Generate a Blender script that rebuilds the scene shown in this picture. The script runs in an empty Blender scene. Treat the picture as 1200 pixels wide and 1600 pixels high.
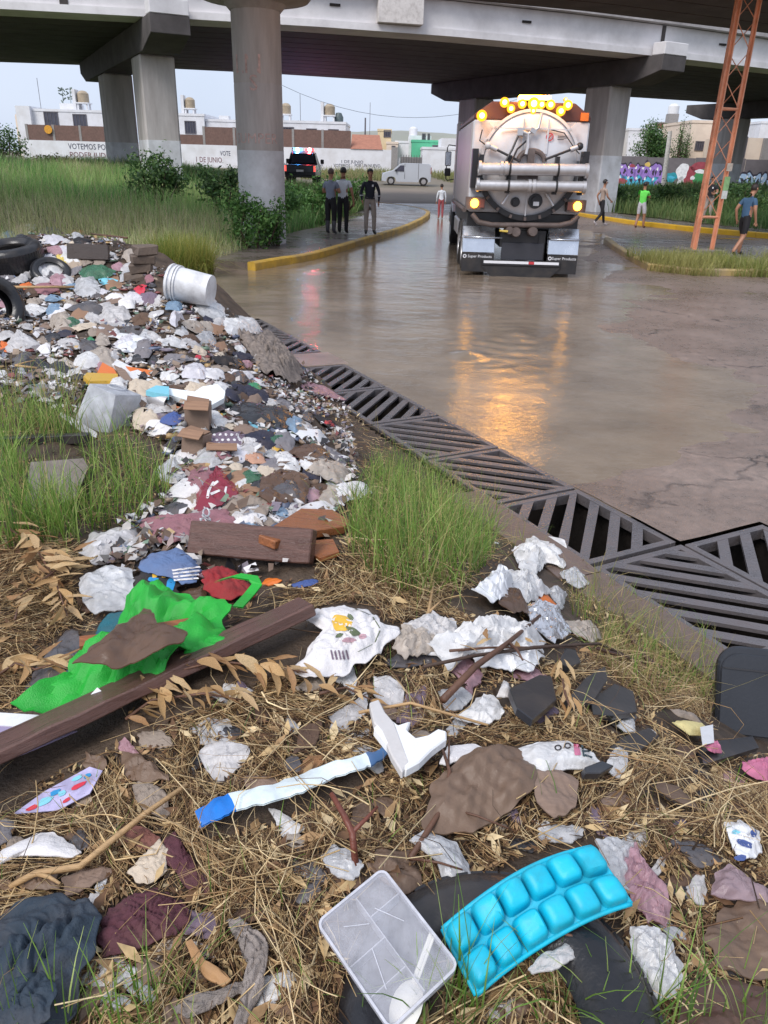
import bpy, bmesh, math, random
import numpy as np
from mathutils import Vector, Matrix, Euler

scene = bpy.context.scene
col = scene.collection

# ---------------------------------------------------------------- camera
_p = math.radians(24.4); _r = .028
cam_data = bpy.data.cameras.new('camera')
cam_data.sensor_fit = 'VERTICAL'; cam_data.sensor_height = 24.0; cam_data.lens = 18.0
cam_data.clip_start = .05; cam_data.clip_end = 6000
cam_ob = bpy.data.objects.new('camera', cam_data); col.objects.link(cam_ob)
_U = Vector((0, math.sin(_p), math.cos(_p))); _F = Vector((0, math.cos(_p), -math.sin(_p))); _X = Vector((1, 0, 0))
_R = math.cos(_r) * _X + math.sin(_r) * _U; _U2 = -math.sin(_r) * _X + math.cos(_r) * _U
cam_ob.matrix_world = Matrix(((_R.x, _U2.x, -_F.x, 0), (_R.y, _U2.y, -_F.y, 0), (_R.z, _U2.z, -_F.z, 2.2), (0, 0, 0, 1)))
scene.camera = cam_ob

# ---------------------------------------------------------------- overcast evening sky and a weak, wide sun
SUN_EL, SUN_AZ = math.radians(48), math.radians(215)      # azimuth clockwise from +Y: behind the camera, to the left
world = bpy.data.worlds.new('World'); scene.world = world; world.use_nodes = True
wn = world.node_tree; wn.nodes.clear()
w_out = wn.nodes.new('ShaderNodeOutputWorld'); w_bg = wn.nodes.new('ShaderNodeBackground')
w_sky = wn.nodes.new('ShaderNodeTexSky'); w_sky.sky_type = 'NISHITA'; w_sky.sun_disc = False
w_sky.sun_elevation = SUN_EL; w_sky.sun_rotation = SUN_AZ; w_sky.air_density = 1.0; w_sky.dust_density = 2.0; w_sky.ozone_density = 2.0
w_hsv = wn.nodes.new('ShaderNodeHueSaturation'); w_hsv.inputs['Saturation'].default_value = .5
w_mix = wn.nodes.new('ShaderNodeMix'); w_mix.data_type = 'RGBA'; w_mix.inputs[0].default_value = .8
w_tc = wn.nodes.new('ShaderNodeTexCoord'); w_no = wn.nodes.new('ShaderNodeTexNoise')
w_no.inputs['Scale'].default_value = 2.2; w_no.inputs['Detail'].default_value = 5
w_cl = wn.nodes.new('ShaderNodeValToRGB')
w_cl.color_ramp.elements[0].position = .3; w_cl.color_ramp.elements[0].color = (4.5, 5.2, 6.6, 1)
w_cl.color_ramp.elements[1].position = .75; w_cl.color_ramp.elements[1].color = (5.8, 6.4, 7.7, 1)
wn.links.new(w_tc.outputs['Generated'], w_no.inputs['Vector'])
wn.links.new(w_no.outputs['Fac'], w_cl.inputs['Fac'])
wn.links.new(w_sky.outputs['Color'], w_hsv.inputs['Color'])
wn.links.new(w_hsv.outputs['Color'], w_mix.inputs['A'])
wn.links.new(w_cl.outputs['Color'], w_mix.inputs['B'])
wn.links.new(w_mix.outputs['Result'], w_bg.inputs['Color'])
w_bg.inputs['Strength'].default_value = .088
wn.links.new(w_bg.outputs['Background'], w_out.inputs['Surface'])

sun_data = bpy.data.lights.new('sun', 'SUN'); sun_data.energy = 1.5; sun_data.angle = math.radians(28); sun_data.color = (1, .96, .92)
sun_ob = bpy.data.objects.new('sun', sun_data); col.objects.link(sun_ob)
_sd = Vector((math.sin(SUN_AZ) * math.cos(SUN_EL), math.cos(SUN_AZ) * math.cos(SUN_EL), math.sin(SUN_EL)))
sun_ob.rotation_euler = (-_sd).to_track_quat('-Z', 'Y').to_euler()
sun_ob.location = (-20, -20, 40)

scene.view_settings.view_transform = 'Standard'; scene.view_settings.look = 'None'
scene.view_settings.gamma = 1.0; scene.view_settings.use_curve_mapping = False
scene.view_settings.exposure = .82
cy = scene.cycles
cy.use_denoising = True; cy.max_bounces = 6; cy.diffuse_bounces = 3; cy.glossy_bounces = 3; cy.transmission_bounces = 4
cy.transparent_max_bounces = 12; cy.sample_clamp_indirect = 4.0; cy.caustics_reflective = False; cy.caustics_refractive = False

rng = np.random.default_rng(7)
random.seed(7)
# ---------------------------------------------------------------- terrain and camera rays
def smooth(t):
 t = np.clip(t, 0., 1.)
 return t * t * (3 - 2 * t)


def _hash(ix, iy, seed):
 h = (ix.astype(np.int64) * 374761393 + iy.astype(np.int64) * 668265263 + seed * 1442695041) & 0xffffffff
 h = ((h ^ (h >> 13)) * 1274126177) & 0xffffffff
 h = h ^ (h >> 16)
 return (h & 0xffffff) / float(0xffffff)


def vnoise(x, y, seed=0):
 x = np.asarray(x, float); y = np.asarray(y, float)
 ix = np.floor(x); iy = np.floor(y)
 fx = smooth(x - ix); fy = smooth(y - iy)
 a = _hash(ix, iy, seed); b = _hash(ix + 1, iy, seed)
 c = _hash(ix, iy + 1, seed); d = _hash(ix + 1, iy + 1, seed)
 return (a * (1 - fx) + b * fx) * (1 - fy) + (c * (1 - fx) + d * fx) * fy


def fbm(x, y, oct=4, seed=0):
 v = 0.; a = .5
 for i in range(oct):
  v = v + a * (vnoise(x * 2 ** i + 17.3 * i, y * 2 ** i - 9.1 * i, seed + i) - .5)
  a *= .5
 return v * 2


DS = np.array([.468, -.884]); DN = np.array([.884, .468])   # along / across the drain


def sn(x, y):
 return DS[0] * x + DS[1] * y, DN[0] * x + DN[1] * y


def xy(s, n):
 return DS[0] * s + DN[0] * n, DS[1] * s + DN[1] * n


def heapH(x, y):
 s, n = sn(x, y)
 far_part = smooth((-s - 5.5) / 2.5)
 q = 3.02 + .33 * far_part * (1 - smooth((-s - 10.) / 1.5)) + .06 * smooth((-s - 3.8) / 1.) - n
 wid = 2.05 - .65 * far_part + .25 * smooth((s + 2.6) / 1.2)
 ramp = smooth((q + .05) / wid)
 end = 1 - smooth((-s - 10.2) / 1.7)
 h = .98 * ramp * end
 h = h + .42 * np.exp(-(((x + 4.0) / 1.3) ** 2 + ((y - 9.4) / .9) ** 2))
 h = h + .22 * np.exp(-(((x + 2.25) / .45) ** 2 + ((y - 8.0) / .55) ** 2))
 h = h + ramp * end * (.16 * fbm(x * .9, y * .9, 3, 5) + .07 * fbm(x * 4, y * 4, 3, 9))
 far = smooth((-s - 10.4) / 1.9)
 return np.where(q > -.12, h - .04 - .3 * far * (q > .0), -.35)


def fieldH(x, y):
 xb = np.interp(y, [14, 16, 22, 26, 35, 44, 60, 70], [-4.4, -4.3, -3.3, -3.0, -2.2, -1.2, -6., -9.])
 yf = np.interp(x, [-40, -20, -8, -4.3, 0], [13.5, 14., 16.4, 16., 16.])
 d = np.minimum(xb - x, y - yf)
 h = .02 + .22 * smooth(d / 1.2) + 1.05 * smooth((d - .5) / 11.) + .12 * fbm(x * .35, y * .35, 3, 21)
 return np.where(d > -.3, np.where(d > 0, h, -.3 + (d + .3)), -.5)


def roadH(x, y):
 """road surface; the flood water stands at z = 0"""
 s, n = sn(x, y)
 a = smooth((n - 4.2) / 5.) * .055                       # crown rises away from the drain
 near = smooth((s + 5.35) / 1.6) * .050                   # dry towards the camera
 rgt = smooth((x - 1.2 - .17 * (y - 7)) / 3.2) * .045
 far = smooth((y - 30) / 14.) * .06
 h = -.040 + np.maximum(near, rgt * .9) + .25 * a * (rgt > .001) + far + .030 * fbm(x * .55, y * .55, 4, 31) + .008 * fbm(x * 3, y * 3, 2, 37)
 return h


def heap_or_field(x, y):
 return np.maximum(heapH(x, y), fieldH(x, y))


def _exact(x, y):
 s, n = sn(x, y)
 return np.maximum(np.maximum(heapH(x, y), fieldH(x, y)), np.where(n > 3.0, 0., -.4))


_gx0, _gy0, _gs = -8., -.4, .02
_gX, _gY = np.meshgrid(_gx0 + _gs * np.arange(560), _gy0 + _gs * np.arange(760))
_GZ = _exact(_gX, _gY)                              # near heights, tabulated every 2 cm


def ground(x, y):
 x = np.asarray(x, float); y = np.asarray(y, float)
 fx = (x - _gx0) / _gs; fy = (y - _gy0) / _gs
 ins = (fx >= 0) & (fx < 558) & (fy >= 0) & (fy < 758)
 ix = np.clip(fx.astype(int), 0, 558); iy = np.clip(fy.astype(int), 0, 758)
 a = np.clip(fx - ix, 0, 1); b = np.clip(fy - iy, 0, 1)
 z = (_GZ[iy, ix] * (1 - a) + _GZ[iy, ix + 1] * a) * (1 - b) + (_GZ[iy + 1, ix] * (1 - a) + _GZ[iy + 1, ix + 1] * a) * b
 if ins.all(): return z
 if z.ndim == 0: return _exact(x, y)
 z = z.copy(); z[~ins] = _exact(x[~ins], y[~ins])
 return z


FPX = 1200.; PITCH = math.radians(24.4); ROLL = .028
CAM = np.array([0, 0, 2.2])
_R0 = np.array([1., 0, 0]); _U0 = np.array([0, math.sin(PITCH), math.cos(PITCH)])
CF = np.array([0, math.cos(PITCH), -math.sin(PITCH)])
CR = math.cos(ROLL) * _R0 + math.sin(ROLL) * _U0
CU = -math.sin(ROLL) * _R0 + math.cos(ROLL) * _U0


def ray(px, py):
 return CF + CR * (px - 600) / FPX - CU * (py - 800) / FPX


def at_z(px, py, z=0.):
 d = ray(px, py)
 return CAM + d * ((z - CAM[2]) / d[2])


def at_y(px, py, Y):
 d = ray(px, py)
 return CAM + d * (Y / d[1])


_tn = np.concatenate([np.arange(.6, 4, .01), np.arange(4, 12.6, .025)])
_tt = np.concatenate([np.arange(.6, 4, .012), np.arange(4, 16, .03), np.arange(16, 80, .15)])


def hit(px, py, lift=0.):
 """point of the heap or field that the line of sight meets"""
 d = ray(px, py)
 for tt in (_tn, _tt):
  p = CAM[None] + d[None] * tt[:, None]
  g = ground(p[:, 0], p[:, 1]) + lift
  below = np.nonzero(p[:, 2] < g)[0]
  if len(below): return p[below[0]].copy()
 return p[-1].copy()


def px_of(w):
 v = np.asarray(w, float) - CAM
 z = v @ CF
 return 600 + FPX * (v @ CR) / z, 800 - FPX * (v @ CU) / z, z
# ---------------------------------------------------------------- helpers: materials
def lin(v):
 v = v / 255.
 return v / 12.92 if v <= .04045 else ((v + .055) / 1.055) ** 2.4


def rgb(r, g, b, k=1.):
 return (lin(r) * k, lin(g) * k, lin(b) * k, 1.)


_mats = {}


def new_mat(name):
 m = bpy.data.materials.new(name); m.use_nodes = True
 nt = m.node_tree; nt.nodes.clear()
 out = nt.nodes.new('ShaderNodeOutputMaterial')
 return m, nt, out


def nd(nt, kind, **kw):
 n = nt.nodes.new(kind)
 for k, v in kw.items():
  if k in n.inputs:
   n.inputs[k].default_value = v
  else:
   setattr(n, k, v)
 return n


def noise(nt, scale, detail=4, rough=.55, vec=None, kind='Object'):
 n = nd(nt, 'ShaderNodeTexNoise', Scale=scale, Detail=detail, Roughness=rough)
 if vec is None:
  vec = nd(nt, 'ShaderNodeTexCoord').outputs[kind]
 nt.links.new(vec, n.inputs['Vector'])
 return n


def ramp(nt, src, stops):
 r = nd(nt, 'ShaderNodeValToRGB')
 e = r.color_ramp.elements
 while len(e) < len(stops):
  e.new(.5)
 for i, (p, c) in enumerate(stops):
  e[i].position = p; e[i].color = c
 nt.links.new(src, r.inputs['Fac'])
 return r.outputs['Color']


def mixc(nt, fac, a, b, mode='MIX'):
 m = nd(nt, 'ShaderNodeMix', data_type='RGBA', blend_type=mode)
 for sock, v in ((m.inputs[0], fac), (m.inputs['A'], a), (m.inputs['B'], b)):
  if isinstance(v, (int, float)):
   sock.default_value = v
  elif isinstance(v, tuple):
   sock.default_value = v
  else:
   nt.links.new(v, sock)
 return m.outputs['Result']


def surf(name, c, rough=.6, var=.22, scale=9., bump=.15, bscale=60., metal=0., spec=.5, dirt=0., dirtc=None, attr=None, coat=0., space='Object', dscale=7., sub=0., stretch=None, rvar=.0):
 """general procedural surface: colour variation, fine relief, patchy dirt"""
 key = name
 if key in _mats:
  return _mats[key]
 m, nt, out = new_mat(name)
 b = nd(nt, 'ShaderNodeBsdfPrincipled', Roughness=rough, Metallic=metal)
 b.inputs['Specular IOR Level'].default_value = spec
 b.inputs['Coat Weight'].default_value = coat
 tc = nd(nt, 'ShaderNodeTexCoord').outputs[space]
 if stretch:
  mp = nd(nt, 'ShaderNodeMapping'); mp.inputs['Scale'].default_value = stretch
  nt.links.new(tc, mp.inputs['Vector']); tc = mp.outputs['Vector']
 n1 = noise(nt, scale, 5, .6, tc)
 lo = tuple(max(0, v * (1 - var)) for v in c[:3]) + (1,)
 hi = tuple(min(1, v * (1 + var)) for v in c[:3]) + (1,)
 colr = ramp(nt, n1.outputs['Fac'], [(.3, lo), (.7, hi)])
 if attr:
  a = nd(nt, 'ShaderNodeAttribute', attribute_name=attr)
  colr = mixc(nt, 1., a.outputs['Color'], ramp(nt, n1.outputs['Fac'], [(.3, (1 - var,) * 3 + (1,)), (.7, (1 + var,) * 3 + (1,))]), 'MULTIPLY')
 if dirt > 0:
  n2 = noise(nt, dscale, 6, .65, tc)
  f = ramp(nt, n2.outputs['Fac'], [(.5 - .18 * dirt, (0, 0, 0, 1)), (.72, (dirt, dirt, dirt, 1))])
  colr = mixc(nt, f, colr, dirtc or rgb(96, 78, 62))
 nt.links.new(colr, b.inputs['Base Color'])
 if rvar:
  nt.links.new(ramp(nt, n1.outputs['Fac'], [(.35, (max(.03, rough - rvar),) * 3 + (1,)), (.65, (min(1, rough + rvar),) * 3 + (1,))]), b.inputs['Roughness'])
 if bump:
  n3 = noise(nt, bscale, 3, .6, tc)
  bp = nd(nt, 'ShaderNodeBump', Strength=bump, Distance=.01)
  nt.links.new(n3.outputs['Fac'], bp.inputs['Height'])
  nt.links.new(bp.outputs['Normal'], b.inputs['Normal'])
 nt.links.new(b.outputs['BSDF'], out.inputs['Surface'])
 _mats[key] = m
 return m


def film(name, c, alpha=.6, rough=.25, trans=.4, dirt=.3):
 """thin plastic film: part see-through, part light-scattering, glossy"""
 if name in _mats:
  return _mats[name]
 m, nt, out = new_mat(name)
 b = nd(nt, 'ShaderNodeBsdfPrincipled', Roughness=rough)
 b.inputs['Specular IOR Level'].default_value = .7
 n1 = noise(nt, 14, 5, .6)
 colr = ramp(nt, n1.outputs['Fac'], [(.35, tuple(v * .8 for v in c[:3]) + (1,)), (.7, c)])
 n2 = noise(nt, 6, 6, .65)
 f = ramp(nt, n2.outputs['Fac'], [(.48, (0, 0, 0, 1)), (.72, (dirt,) * 3 + (1,))])
 colr = mixc(nt, f, colr, rgb(110, 92, 74))
 nt.links.new(colr, b.inputs['Base Color'])
 n3 = noise(nt, 55, 5, .65)
 bp = nd(nt, 'ShaderNodeBump', Strength=.5, Distance=.008)
 nt.links.new(n3.outputs['Fac'], bp.inputs['Height']); nt.links.new(bp.outputs['Normal'], b.inputs['Normal'])
 tl = nd(nt, 'ShaderNodeBsdfTranslucent'); nt.links.new(colr, tl.inputs['Color'])
 mx = nd(nt, 'ShaderNodeMixShader', Fac=trans)
 nt.links.new(b.outputs['BSDF'], mx.inputs[1]); nt.links.new(tl.outputs['BSDF'], mx.inputs[2])
 tp = nd(nt, 'ShaderNodeBsdfTransparent')
 mx2 = nd(nt, 'ShaderNodeMixShader')
 fa = ramp(nt, n1.outputs['Fac'], [(.3, (alpha * .75,) * 3 + (1,)), (.7, (min(1, alpha * 1.25),) * 3 + (1,))])
 nt.links.new(fa, mx2.inputs['Fac'])
 nt.links.new(tp.outputs['BSDF'], mx2.inputs[1]); nt.links.new(mx.outputs['Shader'], mx2.inputs[2])
 nt.links.new(mx2.outputs['Shader'], out.inputs['Surface'])
 _mats[name] = m
 return m


def leafmat(name, trans=.35, rough=.5, var=.2):
 """blades, leaves and straw: colour from the per-piece attribute"""
 if name in _mats:
  return _mats[name]
 m, nt, out = new_mat(name)
 a = nd(nt, 'ShaderNodeAttribute', attribute_name='col')
 n1 = noise(nt, 40, 3, .6)
 cc = mixc(nt, 1., a.outputs['Color'], ramp(nt, n1.outputs['Fac'], [(.3, (1 - var,) * 3 + (1,)), (.7, (1 + var,) * 3 + (1,))]), 'MULTIPLY')
 b = nd(nt, 'ShaderNodeBsdfPrincipled', Roughness=rough)
 b.inputs['Specular IOR Level'].default_value = .35
 nt.links.new(cc, b.inputs['Base Color'])
 tl = nd(nt, 'ShaderNodeBsdfTranslucent'); nt.links.new(cc, tl.inputs['Color'])
 mx = nd(nt, 'ShaderNodeMixShader', Fac=trans)
 nt.links.new(b.outputs['BSDF'], mx.inputs[1]); nt.links.new(tl.outputs['BSDF'], mx.inputs[2])
 nt.links.new(mx.outputs['Shader'], out.inputs['Surface'])
 _mats[name] = m
 return m


def glow(name, c, strength):
 if name in _mats:
  return _mats[name]
 m, nt, out = new_mat(name)
 e = nd(nt, 'ShaderNodeEmission', Strength=strength); e.inputs['Color'].default_value = c
 nt.links.new(e.outputs['Emission'], out.inputs['Surface'])
 _mats[name] = m
 return m


# ---------------------------------------------------------------- helpers: meshes and objects
def tag(o, label=None, cat=None, group=None, kind=None):
 if label: o['label'] = label
 if cat: o['category'] = cat
 if group: o['group'] = group
 if kind: o['kind'] = kind
 return o


def empty(name, loc, rz=0., label=None, cat=None, group=None):
 o = bpy.data.objects.new(name, None); col.objects.link(o)
 o.empty_display_size = .1
 o.location = loc; o.rotation_euler = (0, 0, rz)
 return tag(o, label, cat, group)


LAST = [None]


def link(name, me, mats, parent=None, loc=None, rot=None):
 o = bpy.data.objects.new(name, me); col.objects.link(o); LAST[0] = o
 if mats is not None and not len(me.materials):
  for m in (mats if isinstance(mats, (list, tuple)) else [mats]):
   me.materials.append(m)
 if parent is not None: o.parent = parent
 if loc is not None: o.location = loc
 if rot is not None: o.rotation_euler = rot
 return o


class MB:
 """collects shapes and links them as one mesh object"""
 def __init__(self):
  self.v = []; self.f = []; self.m = []; self.mi = 0

 def add(self, vs, fs):
  o = len(self.v)
  self.v += [tuple(p) for p in vs]
  self.f += [tuple(i + o for i in f) for f in fs]
  self.m += [self.mi] * len(fs)
  return self

 def box(self, c, s, rot=None, taper=1.):
  x, y, z = s[0] / 2, s[1] / 2, s[2] / 2
  vs = [Vector((a * x * (taper if k > 0 else 1), b * y * (taper if k > 0 else 1), k * z)) for k in (-1, 1) for a, b in ((-1, -1), (1, -1), (1, 1), (-1, 1))]
  if rot is not None:
   R = rot if isinstance(rot, Matrix) else Euler(rot).to_matrix()
   vs = [R @ q for q in vs]
  c = Vector(c)
  return self.add([q + c for q in vs], [(3, 2, 1, 0), (4, 5, 6, 7), (0, 1, 5, 4), (1, 2, 6, 5), (2, 3, 7, 6), (3, 0, 4, 7)])

 def b2(self, lo, hi):
  return self.box([(a + b) / 2 for a, b in zip(lo, hi)], [b - a for a, b in zip(lo, hi)])

 def prism(self, poly, z0, z1, axis='z'):
  """polygon (2-D, counter-clockwise) extruded along an axis"""
  n = len(poly)
  f = {'z': lambda p, h: (p[0], p[1], h), 'y': lambda p, h: (p[0], h, p[1]), 'x': lambda p, h: (h, p[0], p[1])}[axis]
  vs = [f(p, z0) for p in poly] + [f(p, z1) for p in poly]
  fs = [tuple(range(n))[::-1], tuple(range(n, 2 * n))] + [(i, (i + 1) % n, n + (i + 1) % n, n + i) for i in range(n)]
  if axis == 'y':
   fs = [q[::-1] for q in fs]
  return self.add(vs, fs)

 def tube(self, path, r, n=8, caps=True):
  path = [Vector(p) for p in path]
  rs = r if isinstance(r, (list, tuple)) else [r] * len(path)
  rings = []
  t0 = (path[1] - path[0]).normalized()
  up = Vector((0, 0, 1)) if abs(t0.z) < .9 else Vector((1, 0, 0))
  u = t0.cross(up).normalized()
  for i, p in enumerate(path):
   a = path[max(i - 1, 0)]; b = path[min(i + 1, len(path) - 1)]
   t = (b - a).normalized()
   u = (u - t * u.dot(t)).normalized(); w = t.cross(u)
   rings.append([p + (u * math.cos(2 * math.pi * k / n) + w * math.sin(2 * math.pi * k / n)) * rs[i] for k in range(n)])
  vs = [q for rr in rings for q in rr]
  fs = [(i * n + k, i * n + (k + 1) % n, (i + 1) * n + (k + 1) % n, (i + 1) * n + k) for i in range(len(path) - 1) for k in range(n)]
  if caps:
   fs += [tuple(range(n))[::-1], tuple((len(path) - 1) * n + k for k in range(n))]
  return self.add(vs, fs)

 def lathe(self, prof, n=24, axis='z', c=(0, 0, 0), closed=False, a0=0., a1=2 * math.pi):
  """profile of (radius, height) turned about an axis"""
  full = abs(a1 - a0 - 2 * math.pi) < 1e-6
  m = n if full else n + 1
  vs = []
  for k in range(m):
   a = a0 + (a1 - a0) * k / n
   for r_, h in prof:
    p = (r_ * math.cos(a), r_ * math.sin(a), h)
    if axis == 'y': p = (p[0], p[2], p[1])
    if axis == 'x': p = (p[2], p[0], p[1])
    vs.append((p[0] + c[0], p[1] + c[1], p[2] + c[2]))
  L = len(prof); fs = []
  for k in range(n):
   k2 = (k + 1) % m
   for i in range(L if closed else L - 1):
    j = (i + 1) % L
    fs.append((k * L + i, k2 * L + i, k2 * L + j, k * L + j))
  return self.add(vs, fs)

 def sphere(self, c, r, nu=12, nv=8):
  r = r if isinstance(r, (tuple, list)) else (r, r, r)
  vs = [(c[0], c[1], c[2] - r[2])]
  for i in range(1, nv):
   a = math.pi * i / nv - math.pi / 2
   for k in range(nu):
    b = 2 * math.pi * k / nu
    vs.append((c[0] + r[0] * math.cos(a) * math.cos(b), c[1] + r[1] * math.cos(a) * math.sin(b), c[2] + r[2] * math.sin(a)))
  vs.append((c[0], c[1], c[2] + r[2])); N = len(vs) - 1
  fs = [(0, 1 + (k + 1) % nu, 1 + k) for k in range(nu)]
  fs += [(1 + i * nu + k, 1 + i * nu + (k + 1) % nu, 1 + (i + 1) * nu + (k + 1) % nu, 1 + (i + 1) * nu + k) for i in range(nv - 2) for k in range(nu)]
  fs += [(N, 1 + (nv - 2) * nu + k, 1 + (nv - 2) * nu + (k + 1) % nu) for k in range(nu)]
  return self.add(vs, fs)

 def xf(self, M, start=0):
  for i in range(start, len(self.v)):
   self.v[i] = tuple(M @ Vector(self.v[i]))
  return self

 def build(self, name, mats, parent=None, loc=None, rot=None, smooth=False, bevel=0., fix=True):
  me = bpy.data.meshes.new(name)
  me.from_pydata(self.v, [], self.f)
  if any(self.m):
   me.polygons.foreach_set('material_index', self.m)
  if fix or bevel:
   bm = bmesh.new(); bm.from_mesh(me)
   if bevel:
    bmesh.ops.bevel(bm, geom=[e for e in bm.edges if len(e.link_faces) == 2 and e.calc_face_angle(0) > .6], offset=bevel, segments=1, affect='EDGES', clamp_overlap=True)
   bmesh.ops.recalc_face_normals(bm, faces=bm.faces)
   bm.to_mesh(me); bm.free()
  if smooth:
   if smooth is True:
    me.shade_smooth()
   else:
    me.shade_smooth()
    me.set_sharp_from_angle(angle=math.radians(smooth))
  return link(name, me, mats, parent, loc, rot)


def np_mesh(name, V, F, mats, cols=None, parent=None, smooth=False, kind=None, label=None, cat=None):
 """big meshes from numpy arrays; F is (M, 3 or 4); cols one colour per vertex"""
 me = bpy.data.meshes.new(name)
 V = np.ascontiguousarray(V, np.float32); F = np.ascontiguousarray(F, np.int32)
 k = F.shape[1]
 me.vertices.add(len(V)); me.vertices.foreach_set('co', V.ravel())
 me.loops.add(F.size); me.loops.foreach_set('vertex_index', F.ravel())
 me.polygons.add(len(F)); me.polygons.foreach_set('loop_start', np.arange(0, F.size, k, dtype=np.int32))
 if smooth:
  me.polygons.foreach_set('use_smooth', np.ones(len(F), bool))
 if cols is not None:
  a = me.color_attributes.new('col', 'FLOAT_COLOR', 'POINT')
  c4 = np.ones((len(V), 4), np.float32); c4[:, :3] = cols
  a.data.foreach_set('color', c4.ravel())
 me.update(); me.validate()
 o = link(name, me, mats, parent)
 return tag(o, label, cat, None, kind)


def grid_mesh(name, X, Y, Z, mats, keep=None, **kw):
 ny, nx = X.shape
 idx = np.arange(nx * ny).reshape(ny, nx)
 F = np.stack([idx[:-1, :-1], idx[:-1, 1:], idx[1:, 1:], idx[1:, :-1]], -1).reshape(-1, 4)
 if keep is not None:
  F = F[keep.ravel()]
 V = np.stack([X, Y, Z], -1).reshape(-1, 3)
 used = np.unique(F); re = np.full(len(V), -1); re[used] = np.arange(len(used))
 return np_mesh(name, V[used], re[F], mats, smooth=True, **kw)


def text_mesh(txt, size, extrude=.002, shear=0.):
 cu = bpy.data.curves.new('lettering', 'FONT'); cu.body = txt; cu.size = size; cu.extrude = extrude
 cu.align_x = 'CENTER'; cu.align_y = 'CENTER'; cu.resolution_u = 2; cu.shear = shear
 o = bpy.data.objects.new('lettering', cu)
 me = bpy.data.meshes.new_from_object(o)
 bpy.data.objects.remove(o); bpy.data.curves.remove(cu)
 return me


def lettering(txt, size, mat, parent, loc, rot=(math.pi / 2, 0, 0), name='lettering', extrude=.004, scale=(1, 1, 1)):
 me = text_mesh(txt, size, extrude)
 me.materials.clear(); me.materials.append(mat)
 o = link(name, me, None, parent, loc, rot); o.scale = scale
 return o


def copy_tree(o, parent=None):
 c = o.copy(); col.objects.link(c)
 if parent is not None: c.parent = parent
 for ch in [x for x in o.children]:
  copy_tree(ch, c)
 return c


# blades (grass), stalks (straw) and leaf quads as arrays ------------------------------------------------
def blades(base, h, w, az, lean, colr, seg=3, taper=.15, curl=1.6, flat=1.):
 N = len(base)
 t = np.linspace(0, 1, seg + 1)
 out = (t[None] ** curl) * lean[:, None] * h[:, None]
 up = t[None] * h[:, None] * np.sqrt(np.maximum(.05, 1 - (lean[:, None] * t[None] * .8) ** 2))
 if flat < 1: up = up * flat + .35 * flat * h[:, None] * t[None] * (1 - t[None])
 dx, dy = np.cos(az), np.sin(az)
 cx = base[:, 0, None] + out * dx[:, None]; cyy = base[:, 1, None] + out * dy[:, None]; cz = base[:, 2, None] + up
 ww = w[:, None] * (1 - (1 - taper) * t[None] ** 1.5) / 2
 ra = az + rng.uniform(-1, 1, N) + math.pi / 2
 L = np.stack([cx - ww * np.cos(ra)[:, None], cyy - ww * np.sin(ra)[:, None], cz], -1)
 Rr = np.stack([cx + ww * np.cos(ra)[:, None], cyy + ww * np.sin(ra)[:, None], cz], -1)
 V = np.stack([L, Rr], 2).reshape(N, (seg + 1) * 2, 3)
 k = np.arange(seg) * 2
 f = np.stack([k, k + 1, k + 3, k + 2], -1)
 F = (f[None] + (np.arange(N) * (seg + 1) * 2)[:, None, None]).reshape(-1, 4)
 C = np.repeat(colr[:, None, :], (seg + 1) * 2, 1)
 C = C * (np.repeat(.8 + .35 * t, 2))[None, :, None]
 return V.reshape(-1, 3), F, C.reshape(-1, 3)


def stalks(P, r, colr):
 """P (N, K, 3) centre lines -> three-sided tubes"""
 N, K, _ = P.shape
 T = np.gradient(P, axis=1); T /= np.linalg.norm(T, axis=-1, keepdims=True) + 1e-9
 up = np.zeros_like(T); up[..., 2] = 1
 up[np.abs(T[..., 2]) > .9] = (1, 0, 0)
 A = np.cross(T, up); A /= np.linalg.norm(A, axis=-1, keepdims=True) + 1e-9
 B = np.cross(T, A)
 prof = np.linspace(1, .55, K)
 vs = []
 for j in range(3):
  a = 2 * math.pi * j / 3
  vs.append(P + (A * math.cos(a) + B * math.sin(a)) * (r[:, None] * prof[None])[..., None])
 V = np.stack(vs, 2).reshape(N, K * 3, 3)
 f = []
 for i in range(K - 1):
  for j in range(3):
   f.append((i * 3 + j, i * 3 + (j + 1) % 3, (i + 1) * 3 + (j + 1) % 3, (i + 1) * 3 + j))
 f = np.array(f)
 F = (f[None] + (np.arange(N) * K * 3)[:, None, None]).reshape(-1, 4)
 C = np.repeat(colr[:, None, :], K * 3, 1)
 return V.reshape(-1, 3), F, C.reshape(-1, 3)


def leafquads(c, size, nrm, colr, ratio=.45):
 """rhombic leaves at points c, long axis random in the plane square to nrm, folded along the rib"""
 N = len(c)
 nrm = nrm / (np.linalg.norm(nrm, axis=1, keepdims=True) + 1e-9)
 a = rng.normal(size=(N, 3)); a -= nrm * (a * nrm).sum(1, keepdims=True); a /= np.linalg.norm(a, axis=1, keepdims=True) + 1e-9
 b = np.cross(nrm, a)
 s = size[:, None]
 V = np.stack([c - a * s * .5, c - b * s * ratio * .5 + nrm * s * .06, c + a * s * .5, c + b * s * ratio * .5 + nrm * s * .06], 1)
 F = np.arange(N * 4).reshape(N, 4)
 return V.reshape(-1, 3), F, np.repeat(colr[:, None], 4, 1).reshape(-1, 3)


def join_np(parts):
 Vs, Fs, Cs = [], [], []; o = 0
 for V, F, C in parts:
  Vs.append(V); Fs.append(F + o); Cs.append(C); o += len(V)
 return np.concatenate(Vs), np.concatenate(Fs), np.concatenate(Cs)


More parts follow.
